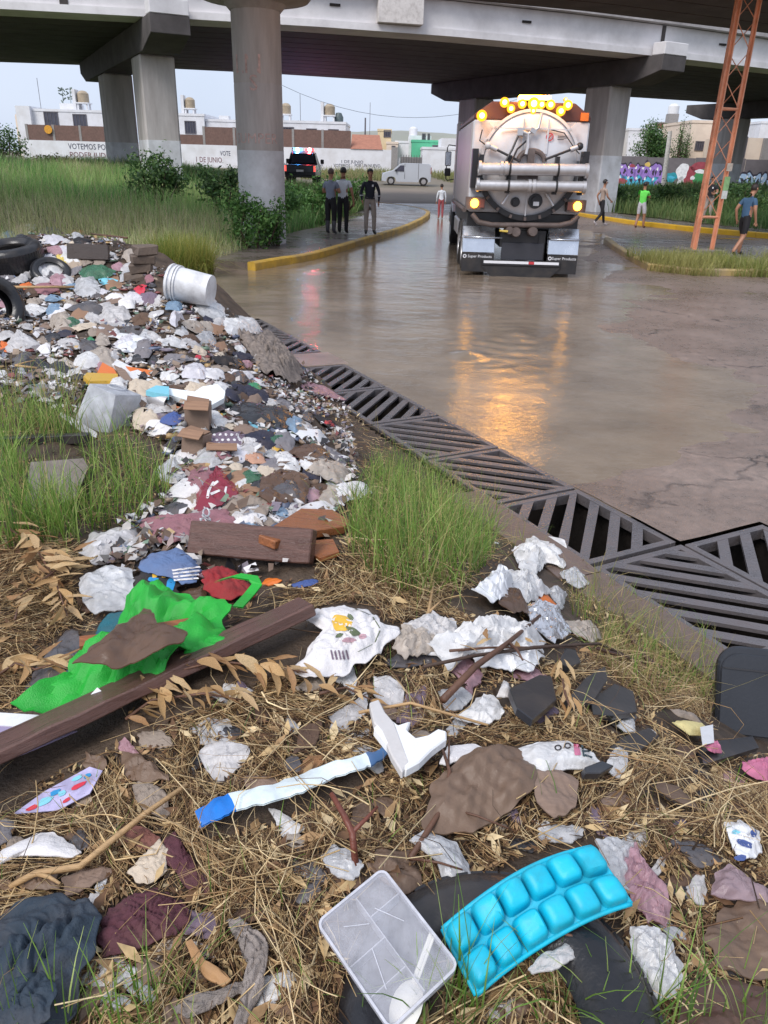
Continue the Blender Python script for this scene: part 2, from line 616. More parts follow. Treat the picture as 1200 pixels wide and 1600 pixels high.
def tint(c, N, v=.2, hv=.06):
 c = np.array(c[:3])
 return np.clip(c[None] * (1 + rng.uniform(-v, v, (N, 1))) * (1 + rng.uniform(-hv, hv, (N, 3))), 0, 1)


def in_poly(px, py, poly):
 px = np.asarray(px); py = np.asarray(py)
 ins = np.zeros(px.shape, bool); n = len(poly)
 for i in range(n):
  x1, y1 = poly[i]; x2, y2 = poly[(i + 1) % n]
  cond = (y1 > py) != (y2 > py)
  ins ^= cond & (px < (x2 - x1) * (py - y1) / ((y2 - y1) if y2 != y1 else 1e-9) + x1)
 return ins


def px_arr(P):
 v = P - CAM
 z = v @ CF
 return 600 + FPX * (v @ CR) / z, 800 - FPX * (v @ CU) / z, z
# ================================================================ SETTING: ground, road, water, kerbs
def road_material():
 m, nt, out = new_mat('wet_concrete_road')
 tc = nd(nt, 'ShaderNodeTexCoord').outputs['Object']
 b = nd(nt, 'ShaderNodeBsdfPrincipled')
 n1 = noise(nt, .55, 6, .62, tc); n2 = noise(nt, 9, 6, .65, tc); n3 = noise(nt, 120, 3, .6, tc)
 c = ramp(nt, n1.outputs['Fac'], [(.32, rgb(116, 103, 94)), (.5, rgb(144, 130, 121)), (.7, rgb(168, 154, 145))])
 c = mixc(nt, .55, c, ramp(nt, n2.outputs['Fac'], [(.3, rgb(96, 82, 74)), (.7, rgb(172, 154, 146))]), 'OVERLAY')
 vor = nd(nt, 'ShaderNodeTexVoronoi', feature='DISTANCE_TO_EDGE', Scale=.42)
 wob = noise(nt, 1.7, 5, .6, tc)
 add = nd(nt, 'ShaderNodeVectorMath', operation='MULTIPLY_ADD')
 nt.links.new(wob.outputs['Color'], add.inputs[0]); add.inputs[1].default_value = (1.3, 1.3, 0); nt.links.new(tc, add.inputs[2])
 nt.links.new(add.outputs[0], vor.inputs['Vector'])
 crack = ramp(nt, vor.outputs['Distance'], [(.0, (1, 1, 1, 1)), (.012, (0, 0, 0, 1))])
 brk = noise(nt, .8, 3, .5, tc)
 cm = mixc(nt, 1., crack, ramp(nt, brk.outputs['Fac'], [(.5, (0, 0, 0, 1)), (.6, (1, 1, 1, 1))]), 'MULTIPLY')
 c = mixc(nt, cm, c, rgb(58, 50, 46))
 gr = ramp(nt, n3.outputs['Fac'], [(.3, (.82,) * 3 + (1,)), (.7, (1.15,) * 3 + (1,))])
 c = mixc(nt, 1., c, gr, 'MULTIPLY')
 nt.links.new(c, b.inputs['Base Color'])
 r = ramp(nt, n1.outputs['Fac'], [(.35, (.14,) * 3 + (1,)), (.55, (.34,) * 3 + (1,)), (.7, (.5,) * 3 + (1,))])
 r2 = mixc(nt, .5, r, ramp(nt, n2.outputs['Fac'], [(.3, (.1,) * 3 + (1,)), (.7, (.6,) * 3 + (1,))]))
 nt.links.new(r2, b.inputs['Roughness'])
 h = mixc(nt, .5, n2.outputs['Fac'], n3.outputs['Fac'])
 h = mixc(nt, cm, h, (0, 0, 0, 1))
 bp = nd(nt, 'ShaderNodeBump', Strength=.75, Distance=.015)
 nt.links.new(h, bp.inputs['Height']); nt.links.new(bp.outputs['Normal'], b.inputs['Normal'])
 nt.links.new(b.outputs['BSDF'], out.inputs['Surface'])
 return m


def water_material():
 m, nt, out = new_mat('muddy_flood_water')
 tc = nd(nt, 'ShaderNodeTexCoord').outputs['Object']
 b = nd(nt, 'ShaderNodeBsdfPrincipled', Roughness=.035, IOR=1.33)
 n1 = noise(nt, .7, 4, .6, tc)
 c = ramp(nt, n1.outputs['Fac'], [(.35, rgb(118, 104, 90)), (.65, rgb(144, 129, 113))])
 nt.links.new(c, b.inputs['Base Color'])
 mp = nd(nt, 'ShaderNodeMapping'); mp.inputs['Scale'].default_value = (1, 1.9, 1); mp.inputs['Rotation'].default_value = (0, 0, .5)
 nt.links.new(tc, mp.inputs['Vector'])
 r1 = noise(nt, 8, 4, .6, mp.outputs['Vector']); r1.inputs['Distortion'].default_value = 1.2
 r2 = noise(nt, 19, 3, .55, mp.outputs['Vector'])
 h = mixc(nt, .35, r1.outputs['Fac'], r2.outputs['Fac'])
 bp = nd(nt, 'ShaderNodeBump', Strength=.17, Distance=.03)
 nt.links.new(h, bp.inputs['Height']); nt.links.new(bp.outputs['Normal'], b.inputs['Normal'])
 nt.links.new(b.outputs['BSDF'], out.inputs['Surface'])
 return m


M_road = road_material(); M_water = water_material()
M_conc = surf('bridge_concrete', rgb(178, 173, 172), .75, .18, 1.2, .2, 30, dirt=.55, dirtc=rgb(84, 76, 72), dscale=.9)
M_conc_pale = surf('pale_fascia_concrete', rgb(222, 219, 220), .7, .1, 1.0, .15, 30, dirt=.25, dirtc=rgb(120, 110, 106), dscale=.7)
M_conc_dark = surf('shade_dark_concrete', rgb(84, 79, 78), .8, .25, 1.5, .2, 30, dirt=.5, dirtc=rgb(60, 54, 52), dscale=.8)  # shade under the decks put into the colour of girders and pier caps
M_band = surf('grey_white_paint_band', rgb(216, 216, 220), .7, .1, 2, .1, 40, dirt=.4, dirtc=rgb(130, 122, 116), dscale=1.4)
M_yellow = surf('yellow_kerb_paint', rgb(205, 165, 62), .45, .2, 5, .3, 50, dirt=.75, dirtc=rgb(120, 102, 84), dscale=2.2)
M_pave = surf('wet_sidewalk_paving', rgb(112, 102, 98), .3, .25, 1.6, .3, 40, dirt=.5, dirtc=rgb(84, 70, 60), dscale=1.1, rvar=.12)
M_soil = surf('heap_soil', rgb(86, 70, 56), .75, .6, 11, 1., 70, dirt=.8, dirtc=rgb(44, 36, 30), dscale=22)
M_fieldsoil = surf('field_soil_green', rgb(92, 98, 62), .9, .35, .8, .5, 8, dirt=.5, dirtc=rgb(78, 70, 48), dscale=2)
M_dirt = surf('far_dirt', rgb(120, 106, 92), .7, .3, .12, .3, 2, dirt=.5, dirtc=rgb(92, 96, 70), dscale=.09)

# big ground sheet to the horizon, rising gently behind the bridge
gx = np.concatenate([np.linspace(-2500, -130, 12), np.linspace(-120, 120, 81), np.linspace(130, 2500, 12)])
gy = np.concatenate([np.linspace(-60, 38, 8), np.linspace(40, 150, 84), np.linspace(160, 3000, 14)])
X, Y = np.meshgrid(gx, gy)


def farH(x, y):
 return np.interp(y, [40, 46, 50, 60, 72, 95, 140, 400, 3000], [-1.7, -.2, .02, .2, .55, 1.4, 2.2, 2.6, 3.]) + .10 * fbm(x * .2, y * .2, 3, 61) * smooth((y - 50) / 8)


Z = farH(X, Y)
tag(grid_mesh('ground', X, Y, Z, M_dirt), kind='structure')

# road sheet, laid out along the drain so that the drain openings stay open
TS0, TN0, TN1, TN2, TS1 = -11.4, 3.05, 3.80, 4.56, -3.06
nl = np.concatenate([np.linspace(-26, TN0, 46), [TN1], np.linspace(3.9, TN2, 8), np.linspace(4.66, 14, 90), np.linspace(14.6, 48, 46)])
sl = np.concatenate([np.linspace(-62, -17, 70), np.linspace(-16.8, TS0, 50), np.linspace(-11.3, TS1, 82), np.linspace(-2.95, 4, 60)])
NN, SS = np.meshgrid(nl, sl)
X, Y = xy(SS, NN); Z = roadH(X, Y)
nc = (NN[:-1, :-1] + NN[1:, 1:]) / 2; sc_ = (SS[:-1, :-1] + SS[1:, 1:]) / 2
hole = ((nc < TN1) & (sc_ > TS0)) | ((nc < TN2) & (sc_ > TS1))
tag(grid_mesh('road', X, Y, Z, M_road, keep=~hole), kind='structure')

# flood water, level, standing where the road is low; it wells up and ripples on its way to the drain
nl = np.concatenate([np.linspace(-26, TN0, 40), [TN1 - .02], np.linspace(TN1 + .05, 11, 110), np.linspace(11.2, 26, 60)])
sl = np.concatenate([np.linspace(-46, -18, 80), np.linspace(-17.9, TS0, 110), np.linspace(-11.35, -3.3, 120)])
NN, SS = np.meshgrid(nl, sl)
X, Y = xy(SS, NN)
ripple = .007 * fbm(X * 3.2 + .6 * Y, Y * 5, 3, 71) + .002 * fbm(X * 9, Y * 14, 2, 73)
for bx_, by_, a_, w_ in ((1.05, 9.75, .05, .16), (-1.2, 17.2, .03, .5), (1.9, 11.2, .02, .25)):
 d2 = np.hypot(X - bx_, (Y - by_) * .8)
 ripple = ripple + a_ * np.exp(-(d2 / w_) ** 2) + .004 * np.sin(d2 * 21 + 3 * fbm(X * 2, Y * 2, 2, 75)) * np.exp(-d2 / .8)
Z = ripple
low = roadH(X, Y)
cell_low = np.minimum(np.minimum(low[:-1, :-1], low[1:, 1:]), np.minimum(low[:-1, 1:], low[1:, :-1])) < .012
nc = (NN[:-1, :-1] + NN[1:, 1:]) / 2; sc_ = (SS[:-1, :-1] + SS[1:, 1:]) / 2
keep = cell_low & ~((nc < TN1 - .03) & (sc_ > TS0))
tag(grid_mesh('flood_water', X, Y, Z, M_water, keep=keep), kind='structure')

# the drain under the gratings
STRIP = math.atan2(DS[1], DS[0])


def P3(s, n, z):
 x, y = xy(s, n)
 return (x, y, z)


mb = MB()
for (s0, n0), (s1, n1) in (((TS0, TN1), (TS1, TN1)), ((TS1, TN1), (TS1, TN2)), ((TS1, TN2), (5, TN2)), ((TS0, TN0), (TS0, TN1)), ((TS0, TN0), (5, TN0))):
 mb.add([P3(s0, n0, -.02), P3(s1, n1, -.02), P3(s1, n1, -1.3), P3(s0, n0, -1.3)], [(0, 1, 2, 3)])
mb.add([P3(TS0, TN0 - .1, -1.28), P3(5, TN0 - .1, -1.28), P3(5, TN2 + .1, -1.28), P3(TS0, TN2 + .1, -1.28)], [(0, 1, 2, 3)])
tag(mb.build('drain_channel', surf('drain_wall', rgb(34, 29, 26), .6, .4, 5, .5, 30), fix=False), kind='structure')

# worn concrete rim on the heap side of the drain, in cast lengths
M_rim = surf('worn_pink_concrete', rgb(120, 102, 94), .45, .35, 4, .8, 30, dirt=.8, dirtc=rgb(80, 66, 56), dscale=4)
for i, s0 in enumerate(np.arange(-4.3, 3.2, 1.35)):
 mb = MB(); pts = []
 nseg = 10
 for k in range(nseg + 1):
  s = s0 + 1.33 * k / nseg
  e = .05 * float(fbm(np.array(s * 2.1), np.array(3.3 + i), 3, 81))
  for n, z in ((2.74 + e, -.3), (2.76 + e, .035 + e * .3), (3.05 - abs(e) * .5, .02 + e * .4), (3.05, -.3)):
   pts.append(P3(s, n, z))
 fs = [(k * 4 + j, (k + 1) * 4 + j, (k + 1) * 4 + j + 1, k * 4 + j + 1) for k in range(nseg) for j in range(3)] + [(0, 1, 2, 3), (nseg * 4 + 3, nseg * 4 + 2, nseg * 4 + 1, nseg * 4)]
 o = mb.add(pts, fs).build('concrete_rim', M_rim, smooth=40)
 tag(o, kind='structure')

# slab that bridges the drain between two gratings
mb = MB(); mb.prism([(-8.98, 2.95), (-8.36, 2.95), (-8.30, 3.86), (-8.92, 3.86)], -.25, .012)
mb.v = [P3(a, b, c) for a, b, c in mb.v]
tag(mb.build('drain_slab', surf('wet_slab', rgb(140, 122, 112), .3, .25, 3, .4, 40), bevel=.012), 'wet concrete slab crossing the drain between two steel gratings', 'slab')

# gratings -------------------------------------------------------------------------------------------
M_steel = surf('wet_rusty_steel', rgb(112, 107, 109), .3, .3, 5, .45, 50, metal=.3, dirt=.45, dirtc=rgb(78, 62, 54), dscale=5, rvar=.14)


def grating(s0, s1, n0, n1, sign, label, pitch=.152, w=.07, zt=.004):
 cs, cn = (s0 + s1) / 2, (n0 + n1) / 2
 root = empty('drain_grating', P3(cs, cn, zt), STRIP, label, 'drain grating', 'steel gratings along the street drain')
 L, W = s1 - s0 - .012, n1 - n0 - .012
 fw = .05
 # in the local frame x runs along the drain and y across it
 for nm, c, sz in (('frame_bar', (0, W / 2 - fw / 2, -.04), (L, fw, .08)), ('frame_bar', (0, -W / 2 + fw / 2, -.04), (L, fw, .08)),
                      ('frame_bar', (L / 2 - fw / 2, 0, -.04), (fw, W - 2 * fw - .004, .08)), ('frame_bar', (-L / 2 + fw / 2, 0, -.04), (fw, W - 2 * fw - .004, .08))):
  MB().box(c, sz).build(nm, M_steel, root, bevel=.004)
 hx, hy = L / 2 - fw + .004, W / 2 - fw + .004
 d = Vector((1, sign, 0)).normalized()          # bar direction
 p = Vector((-d.y, d.x, 0))
 k = math.ceil((hx + hy) / pitch)
 for i in range(-k, k + 1):
  o = (i + .37) * pitch
  ts = []
  # clip the centre line p*o + d*t to the opening
  lo, hi = -9., 9.
  for a, h in ((0, hx), (1, hy)):
   if abs(d[a]) < 1e-6: continue
   t1 = (-h - p[a] * o) / d[a]; t2 = (h - p[a] * o) / d[a]
   lo = max(lo, min(t1, t2)); hi = min(hi, max(t1, t2))
  if hi - lo < .1: continue
  mid = p * o + d * ((lo + hi) / 2)
  # ends follow the frame: shear the box ends
  poly = []
  for t, sd in ((lo, 1), (hi, -1)):
   c0 = p * o + d * t
   onx = abs(abs(c0.x) - hx) < .01
   for q in ((1, -1) if sd > 0 else (-1, 1)):
    e = c0 + p * (q * w / 2)
    # slide along d until back on the frame line
    sh = ((c0.x - e.x) / d.x) if onx else ((c0.y - e.y) / d.y)
    e = e + d * sh
    poly.append((max(-hx, min(hx, e.x)), max(-hy, min(hy, e.y))))
  m = MB().prism(poly, -.026, -.003 - random.uniform(0, .004))
  m.build('bar', M_steel, root)
 return root


for a in ((-11.3, -10.55, 1, -1, 'far half-sunken steel grating at the end of the drain row, water running over it'),
          (-10.53, -9.78, 1, 1, 'steel grating beside the grey blanket, its thin bars lying crosswise to the view'),
          (-9.76, -9.0, 1, -1, 'steel grating just beyond the concrete slab over the drain'),
          (-8.28, -7.20, 1, -1, 'wet steel grating on the near side of the concrete drain slab'),
          (-7.18, -6.08, 1, -1, 'steel grating left of the orange reflection, bars slanting away'),
          (-6.06, -5.08, 1, 1, 'steel grating glowing under the orange reflection at the water edge'),
          (-5.06, -4.08, 1, 1, 'steel grating with crosswise bars right of the tall green grass clump'),
          (-4.06, -3.08, 1, -1, 'steel grating with wide bars slanting away beside the dry road edge'),
          (-3.05, -1.95, 1, 1, 'nearest steel grating on the heap side, bars crossing above black gaps'),
          (-1.93, -.8, 1, -1, 'steel grating cut by the right edge, behind the black pad')):
 grating(a[0], a[1], TN0 + .0, TN1, a[3], a[4])
grating(-3.04, -1.95, TN1 + .01, TN2, -1, 'right-hand steel grating of the second row, bars pointing at the camera')
grating(-1.93, -.9, TN1 + .01, TN2, 1, 'second-row steel grating leaving the picture at the right edge')


# kerbs and sidewalks ----------------------------------------------------------------------------------
def resample(pts, step):
 pts = np.array(pts, float)
 d = np.r_[0, np.cumsum(np.linalg.norm(np.diff(pts, axis=0), axis=1))]
 n = max(2, int(d[-1] / step) + 1)
 t = np.linspace(0, d[-1], n)
 return np.stack([np.interp(t, d, pts[:, 0]), np.interp(t, d, pts[:, 1])], 1)


def smoothpoly(pts, it=3):
 p = np.array(pts, float)
 for _ in range(it):
  q = [p[0]]
  for a, b in zip(p[:-1], p[1:]):
   q += [a * .75 + b * .25, a * .25 + b * .75]
  q.append(p[-1]); p = np.array(q)
 return p


def offset(p, d):
 t = np.gradient(p, axis=0); t /= np.linalg.norm(t, axis=1, keepdims=True)
 return p + np.stack([-t[:, 1], t[:, 0]], 1) * d


def ribbon(name, a, b, za, zb, bottom, mats, label=None, cat=None, kind=None):
 """solid strip between two polylines"""
 n = len(a); V = []; F = []
 for i in range(n):
  V += [(a[i][0], a[i][1], bottom), (a[i][0], a[i][1], za), (b[i][0], b[i][1], zb), (b[i][0], b[i][1], bottom)]
 for i in range(n - 1):
  for j in range(3):
   F.append((i * 4 + j, (i + 1) * 4 + j, (i + 1) * 4 + j + 1, i * 4 + j + 1))
 F += [(3, 2, 1, 0), ((n - 1) * 4, (n - 1) * 4 + 1, (n - 1) * 4 + 2, (n - 1) * 4 + 3)]
 m = MB(); m.add(V, F)
 return tag(m.build(name, mats, smooth=35), label, cat, None, kind)


def kerb(pts, width, height, seglen, mat, jit=.006):
 """a row of cast kerb stones, each its own piece"""
 root = None
 p = resample(pts, .25)
 L = int(seglen / .25)
 for i in range(0, len(p) - 1, L):
  a = p[i:i + L + 1]
  if len(a) < 2: continue
  t = (a[-1] - a[0]) / np.linalg.norm(a[-1] - a[0])
  a = a.copy(); a[-1] = a[-1] - t * .012
  h = height + random.uniform(-jit, jit)
  b = offset(a, width)
  c1 = offset(a, .022); c2 = offset(a, width - .022)
  V = []; F = []
  for k in range(len(a)):
   V += [(a[k][0], a[k][1], -.2), (a[k][0], a[k][1], h - .025), (c1[k][0], c1[k][1], h), (c2[k][0], c2[k][1], h), (b[k][0], b[k][1], h - .02), (b[k][0], b[k][1], -.2)]
  for k in range(len(a) - 1):
   for j in range(5):
    F.append((k * 6 + j, (k + 1) * 6 + j, (k + 1) * 6 + j + 1, k * 6 + j + 1))
  F += [tuple(range(6))[::-1], tuple((len(a) - 1) * 6 + j for j in range(6))]
  m = MB(); m.add(V, F)
  o = m.build('kerb', mat, smooth=30)
  tag(o, kind='structure')


KL = smoothpoly([(-2.95, 17.4), (-2.6, 18.2), (-1.76, 19.9), (-.95, 23.4), (.65, 29.8), (1.73, 37.0), (1.85, 41.), (.94, 45.0), (-.9, 48.), (-6, 51.5), (-14, 55)])
kerb(KL, .2, .17, 1.5, M_yellow)
SWL = resample(KL, .8)
ribbon('sidewalk', offset(SWL, .19), offset(SWL, 2.6), .15, .17, -.2, M_pave, kind='structure')
KR = smoothpoly([(8.2, 49), (9.1, 42.5), (10.0, 37.5), (11.6, 33.6), (14.0, 30.4), (18, 26.8), (24, 22.5)])
kerb(KR, .26, .2, 1.8, surf('bright_yellow_kerb_paint', rgb(226, 178, 40), .45, .15, 4, .3, 50, dirt=.45, dirtc=rgb(140, 116, 80), dscale=2))
SWR = resample(KR, 1.)
ribbon('sidewalk', offset(SWR, .25), offset(SWR, 2.3), .18, .2, -.2, M_pave, kind='structure')
# traffic island at the right
ISL = [(7.0, 26.9), (6.65, 24.5), (6.35, 21.6), (6.2, 19.4), (7.0, 18.6), (9.2, 18.75), (12, 18.9), (16, 18.2), (19, 17.5)]
kerb(ISL, .2, .17, 1.4, surf('faded_yellow_kerb_paint', rgb(186, 160, 104), .5, .25, 4, .35, 50, dirt=.9, dirtc=rgb(126, 114, 102), dscale=2))
isl = resample(ISL, .6)
inner = offset(isl, .19)
far_side = [(7.25, 27.0), (9.5, 27.0), (13, 24.6), (19, 20.5)]
fs2 = resample(far_side, .1); fs2 = fs2[np.linspace(0, len(fs2) - 1, len(inner)).astype(int)]
ribbon('island_pavement', inner, fs2, .15, .14, -.2, M_pave, kind='structure')

# left field and the bank on the right as height fields
fx = np.concatenate([np.linspace(-70, -26, 24), np.linspace(-25, 3, 90)]); fy = np.concatenate([np.linspace(12.5, 50, 110), np.linspace(51, 92, 30)])
X, Y = np.meshgrid(fx, fy); Z = fieldH(X, Y)
kp = np.maximum(np.maximum(Z[:-1, :-1], Z[1:, 1:]), np.maximum(Z[1:, :-1], Z[:-1, 1:])) > -.28
tag(grid_mesh('grass_field', X, Y, Z, M_fieldsoil, keep=kp), kind='structure')


def bankH(x, y):
 xb = np.interp(y, KR[::-1, 1], KR[::-1, 0])
 d = (x - xb) * .75 - 1.55
 return np.where(d > 0, .2 + .75 * smooth(d / 13.) + .1 * fbm(x * .4, y * .4, 3, 91), -.3)


fx = np.linspace(8, 70, 110); fy = np.linspace(22, 84, 120)
X, Y = np.meshgrid(fx, fy); Z = bankH(X, Y)
kp = np.minimum(np.minimum(Z[:-1, :-1], Z[1:, 1:]), np.minimum(Z[1:, :-1], Z[:-1, 1:])) > .1
tag(grid_mesh('grass_bank', X, Y, Z, M_fieldsoil, keep=kp), kind='structure')

# the heap itself
hx = np.arange(-7, 3.2, .05); hy = np.arange(-.6, 13.6, .05)
X, Y = np.meshgrid(hx, hy); Z = heapH(X, Y) + .012 * fbm(X * 14, Y * 14, 2, 99)
S_, N_ = sn(X, Y)
nn = (N_[:-1, :-1] + N_[1:, 1:]) / 2; zz = np.maximum(Z[:-1, :-1], Z[1:, 1:])
ss = (S_[:-1, :-1] + S_[1:, 1:]) / 2
kp = (zz > -.25) & ((nn < 3.03) | ((ss < -6.6) & (zz > .02)))
tag(grid_mesh('heap_ground', X, Y, Z, M_soil, keep=kp), kind='structure')
# far left continuation of the heap
hx = np.linspace(-26, -6.9, 50); hy = np.linspace(-.6, 13.6, 50)
X, Y = np.meshgrid(hx, hy); Z = heapH(X, Y)
zz = np.maximum(Z[:-1, :-1], Z[1:, 1:])
tag(grid_mesh('heap_ground', X, Y, Z, M_soil, keep=zz > -.25), kind='structure')

# low hills behind the town
M_hill = surf('dry_hill', rgb(150, 150, 140), .9, .2, .01, .0, dirt=.5, dirtc=rgb(116, 124, 100), dscale=.02)
hx = np.linspace(-900, 1100, 160); hy = np.linspace(520, 1100, 40)
X, Y = np.meshgrid(hx, hy)
Z = 2 + 21 * np.exp(-((X - 60) / 190) ** 2 - ((Y - 800) / 160) ** 2) + 11 * np.exp(-((X - 62) / 26) ** 2 - ((Y - 640) / 60) ** 2) + 9 * np.exp(-((X + 40) / 120) ** 2 - ((Y - 760) / 150) ** 2) + 14 * np.exp(-((X - 420) / 200) ** 2 - ((Y - 850) / 150) ** 2) + 4 * fbm(X * .02, Y * .02, 4, 111)
Z = Z * smooth((Y - 520) / 60)
tag(grid_mesh('hills', X, Y, Z, M_hill), kind='structure')
# ================================================================ BRIDGES
def loft(stations, cap=True):
 """stations: list of rings (same count) -> faces"""
 n = len(stations[0]); V = [p for st in stations for p in st]
 F = [(i * n + j, i * n + (j + 1) % n, (i + 1) * n + (j + 1) % n, (i + 1) * n + j) for i in range(len(stations) - 1) for j in range(n)]
 if cap:
  F += [tuple(range(n))[::-1], tuple((len(stations) - 1) * n + j for j in range(n))]
 return V, F


def strip_box(A, B, z0, z1):
 st = [[(a[0], a[1], z0), (b[0], b[1], z0), (b[0], b[1], z1), (a[0], a[1], z1)] for a, b in zip(A, B)]
 return loft(st)


def par(pts, n=15):
 p = np.array(pts, float)
 d = np.r_[0, np.cumsum(np.linalg.norm(np.diff(p, axis=0), axis=1))]
 t = np.linspace(0, d[-1], n)
 return np.stack([np.interp(t, d, p[:, 0]), np.interp(t, d, p[:, 1])], 1)


KB = 1.263                                      # this deck stands 7 m up


def zb(z): return 2.2 + (z - 2.2) * KB


EN = KB * smoothpoly([(-24, 24.6), (-11.6, 26.25), (-3.6, 27.6), (1.62, 28.95), (8.73, 32.0), (14.75, 35.2), (26, 41.5), (40, 50)], 2)
EF = KB * smoothpoly([(-36, 39.5), (-18.3, 40.6), (-10.5, 41.3), (-5.8, 42.4), (2.36, 45.5), (13.4, 49.9), (22.65, 53.2), (40, 61.5)], 2)
EN = par(EN, 17); EF = par(EF, 17)
M_col = surf('column_concrete', rgb(194, 187, 184), .75, .14, 1.2, .25, 30, dirt=.6, dirtc=rgb(122, 110, 104), dscale=1.1, stretch=(1.6, 1.6, .22))
br = empty('overpass', (0, 43, 0), 0, 'grey concrete overpass crossing behind the truck on paired square piers', 'overpass')


def bput(m, name, mat, parent=None, smooth=False, bevel=0):
 o = m.build(name, mat, parent or br, smooth=smooth, bevel=bevel)
 o.location = (0, -43, 0) if (parent is None or parent is br) else (0, 0, 0)
 return o


NG = 12
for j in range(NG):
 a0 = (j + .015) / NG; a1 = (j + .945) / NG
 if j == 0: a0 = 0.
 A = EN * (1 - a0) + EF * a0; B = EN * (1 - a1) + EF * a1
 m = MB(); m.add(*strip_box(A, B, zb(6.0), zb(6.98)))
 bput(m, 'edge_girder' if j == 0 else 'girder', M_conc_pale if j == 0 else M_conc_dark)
out = EN - (EF - EN) * .022
m = MB(); m.add(*strip_box(out, EF, zb(7.0), zb(7.2))); bput(m, 'deck_slab', M_conc)
m = MB(); m.add(*strip_box(out, EN + (EF - EN) * .006, zb(7.203), zb(7.9))); bput(m, 'parapet', M_conc)
m = MB(); m.add(*strip_box(EF - (EF - EN) * .02, EF, zb(7.203), zb(7.9))); bput(m, 'parapet', M_conc)
# thin ledge low on the face of the edge girder
m = MB(); m.add(*strip_box(EN - (EF - EN) * .006, EN, zb(6.003), zb(6.2))); bput(m, 'girder_flange', M_conc_pale)


def near_pt(x):
 return np.array([x, np.interp(x, EN[:, 0], EN[:, 1])])


M_black = surf('black_opening', rgb(34, 30, 28), .8, .1)
for x in (-10.2, -8.9, -5.9, -1.95, 4.3, 12.3):
 p = near_pt(x * KB)
 m = MB().box((p[0], p[1] - .03, zb(6.62)), (.42, .06, .09), (0, 0, .3)); bput(m, 'drain_slot', M_black)
# vertical leak stains running over joints
for x, w in ((-9.8, .3), (9.6, .18)):
 p = near_pt(x * KB)
 m = MB().box((p[0], p[1] - .02, zb(6.55)), (w, .06, 1.05), (0, 0, .3)); bput(m, 'joint_gap', surf('leak_stain', rgb(62, 56, 54), .6, .3, 3))
p = near_pt(.05 * KB)
m = MB().box((p[0], p[1] - .12, zb(6.63)), (1.85, .6, 1.05), (0, 0, .24)); bput(m, 'bearing_block', surf('limewashed_block', rgb(214, 208, 204), .7, .12, 3, .15, 30, dirt=.3), bevel=.02)

for (nx_, ny_), pd_, ds_ in (((-6.75, 26.45), (-.46, .888), (3.3, 12.6)), ((9.85, 32.1), (-.49, .872), (3.7, 15.2)), ((26.2, 41.2), (-.49, .872), (3.7, 15.2))):
 ang = math.atan2(pd_[1], pd_[0]); L = 19.4; zt = zb(5.99)
 R = Matrix.Translation((nx_ * KB, ny_ * KB - 43, 0)) @ Matrix.Rotation(ang, 4, 'Z')
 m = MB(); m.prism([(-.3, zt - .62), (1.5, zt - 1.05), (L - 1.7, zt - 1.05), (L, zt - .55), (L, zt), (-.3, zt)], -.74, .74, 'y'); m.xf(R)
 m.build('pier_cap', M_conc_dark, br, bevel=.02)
 m = MB(); m.b2((-.32, -.72, zt + .005), (.42, .72, zt + .5)); m.xf(R); m.build('cap_end', M_conc_pale, br, bevel=.02)
 for d in ds_:
  m = MB(); m.b2((d - .9, -.7, -.3), (d + .9, .7, zt - 1.05)); m.xf(R)
  c = m.build('column', M_col, br, bevel=.06)
  m = MB(); m.b2((d - .904, -.704, -.3), (d + .904, .704, 2.9)); m.xf(R)
  m.build('paint_band', M_band, c, bevel=.06)

# nearer bridge: round column with flared head, its deck above the picture
nb = empty('overpass', (-3.47, 22, 0), 0, 'nearer overpass deck carried on the round concrete column', 'overpass')
m = MB(); m.lathe([(0, -.3), (.6, -.3), (.6, 1.8), (.594, 1.815), (.594, 1.835), (.6, 1.85), (.6, 3.9), (.594, 3.915), (.594, 3.935), (.6, 3.95), (.6, 5.5), (0, 5.5)], 40)
cl = m.build('column', M_col, nb, smooth=40)
m = MB(); m.lathe([(.603, -.3), (.603, 2.42)], 40); m.build('paint_band', M_band, cl, smooth=True)
m = MB(); m.lathe([(0, 5.48), (.62, 5.48), (.75, 5.62), (1.3, 5.72), (1.45, 5.9), (1.45, 6.2), (0, 6.2)], 40); m.build('column_head', M_conc, nb, smooth=35)
c = np.array([-3.47, 22.])
FE = smoothpoly([(-36, 14.5), (-14, 20.4), (-3.5, 23.5), (4.68, 25.8), (12.0, 29.15), (24, 35), (44, 45)], 2)
FE = par(FE, 17)
m = MB()
m.box((.9, -2.2, 6.27), (6.6, 1.3, .14), (0, 0, math.atan2(-.94, .34))); m.build('pier_cap', M_conc, nb, bevel=.02)
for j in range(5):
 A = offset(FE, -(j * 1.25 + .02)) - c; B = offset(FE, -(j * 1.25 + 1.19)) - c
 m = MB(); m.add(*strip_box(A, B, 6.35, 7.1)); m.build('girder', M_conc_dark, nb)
m = MB(); m.add(*strip_box(offset(FE, .3) - c, offset(FE, -6.6) - c, 7.11, 7.35)); m.build('deck_slab', M_conc, nb)
# scrawled red tag on the round column: letters follow the curve
M_tag = surf('faded_red_spray', rgb(196, 166, 158), .7, .3, 9)
for txt, zc, size, a0 in (('SUMPER', 2.68, .34, -1.62), ('LN', 4.3, .6, -1.85), ('S', 3.9, .5, -1.6)):
 me = text_mesh(txt, size, .0)
 for vtx in me.vertices:
  a_ = a0 + vtx.co.x / .6
  z_ = zc + vtx.co.y
  vtx.co = (.606 * math.cos(a_), .606 * math.sin(a_), z_)
 me.materials.clear(); me.materials.append(M_tag)
 link('spray_lettering', me, None, cl)
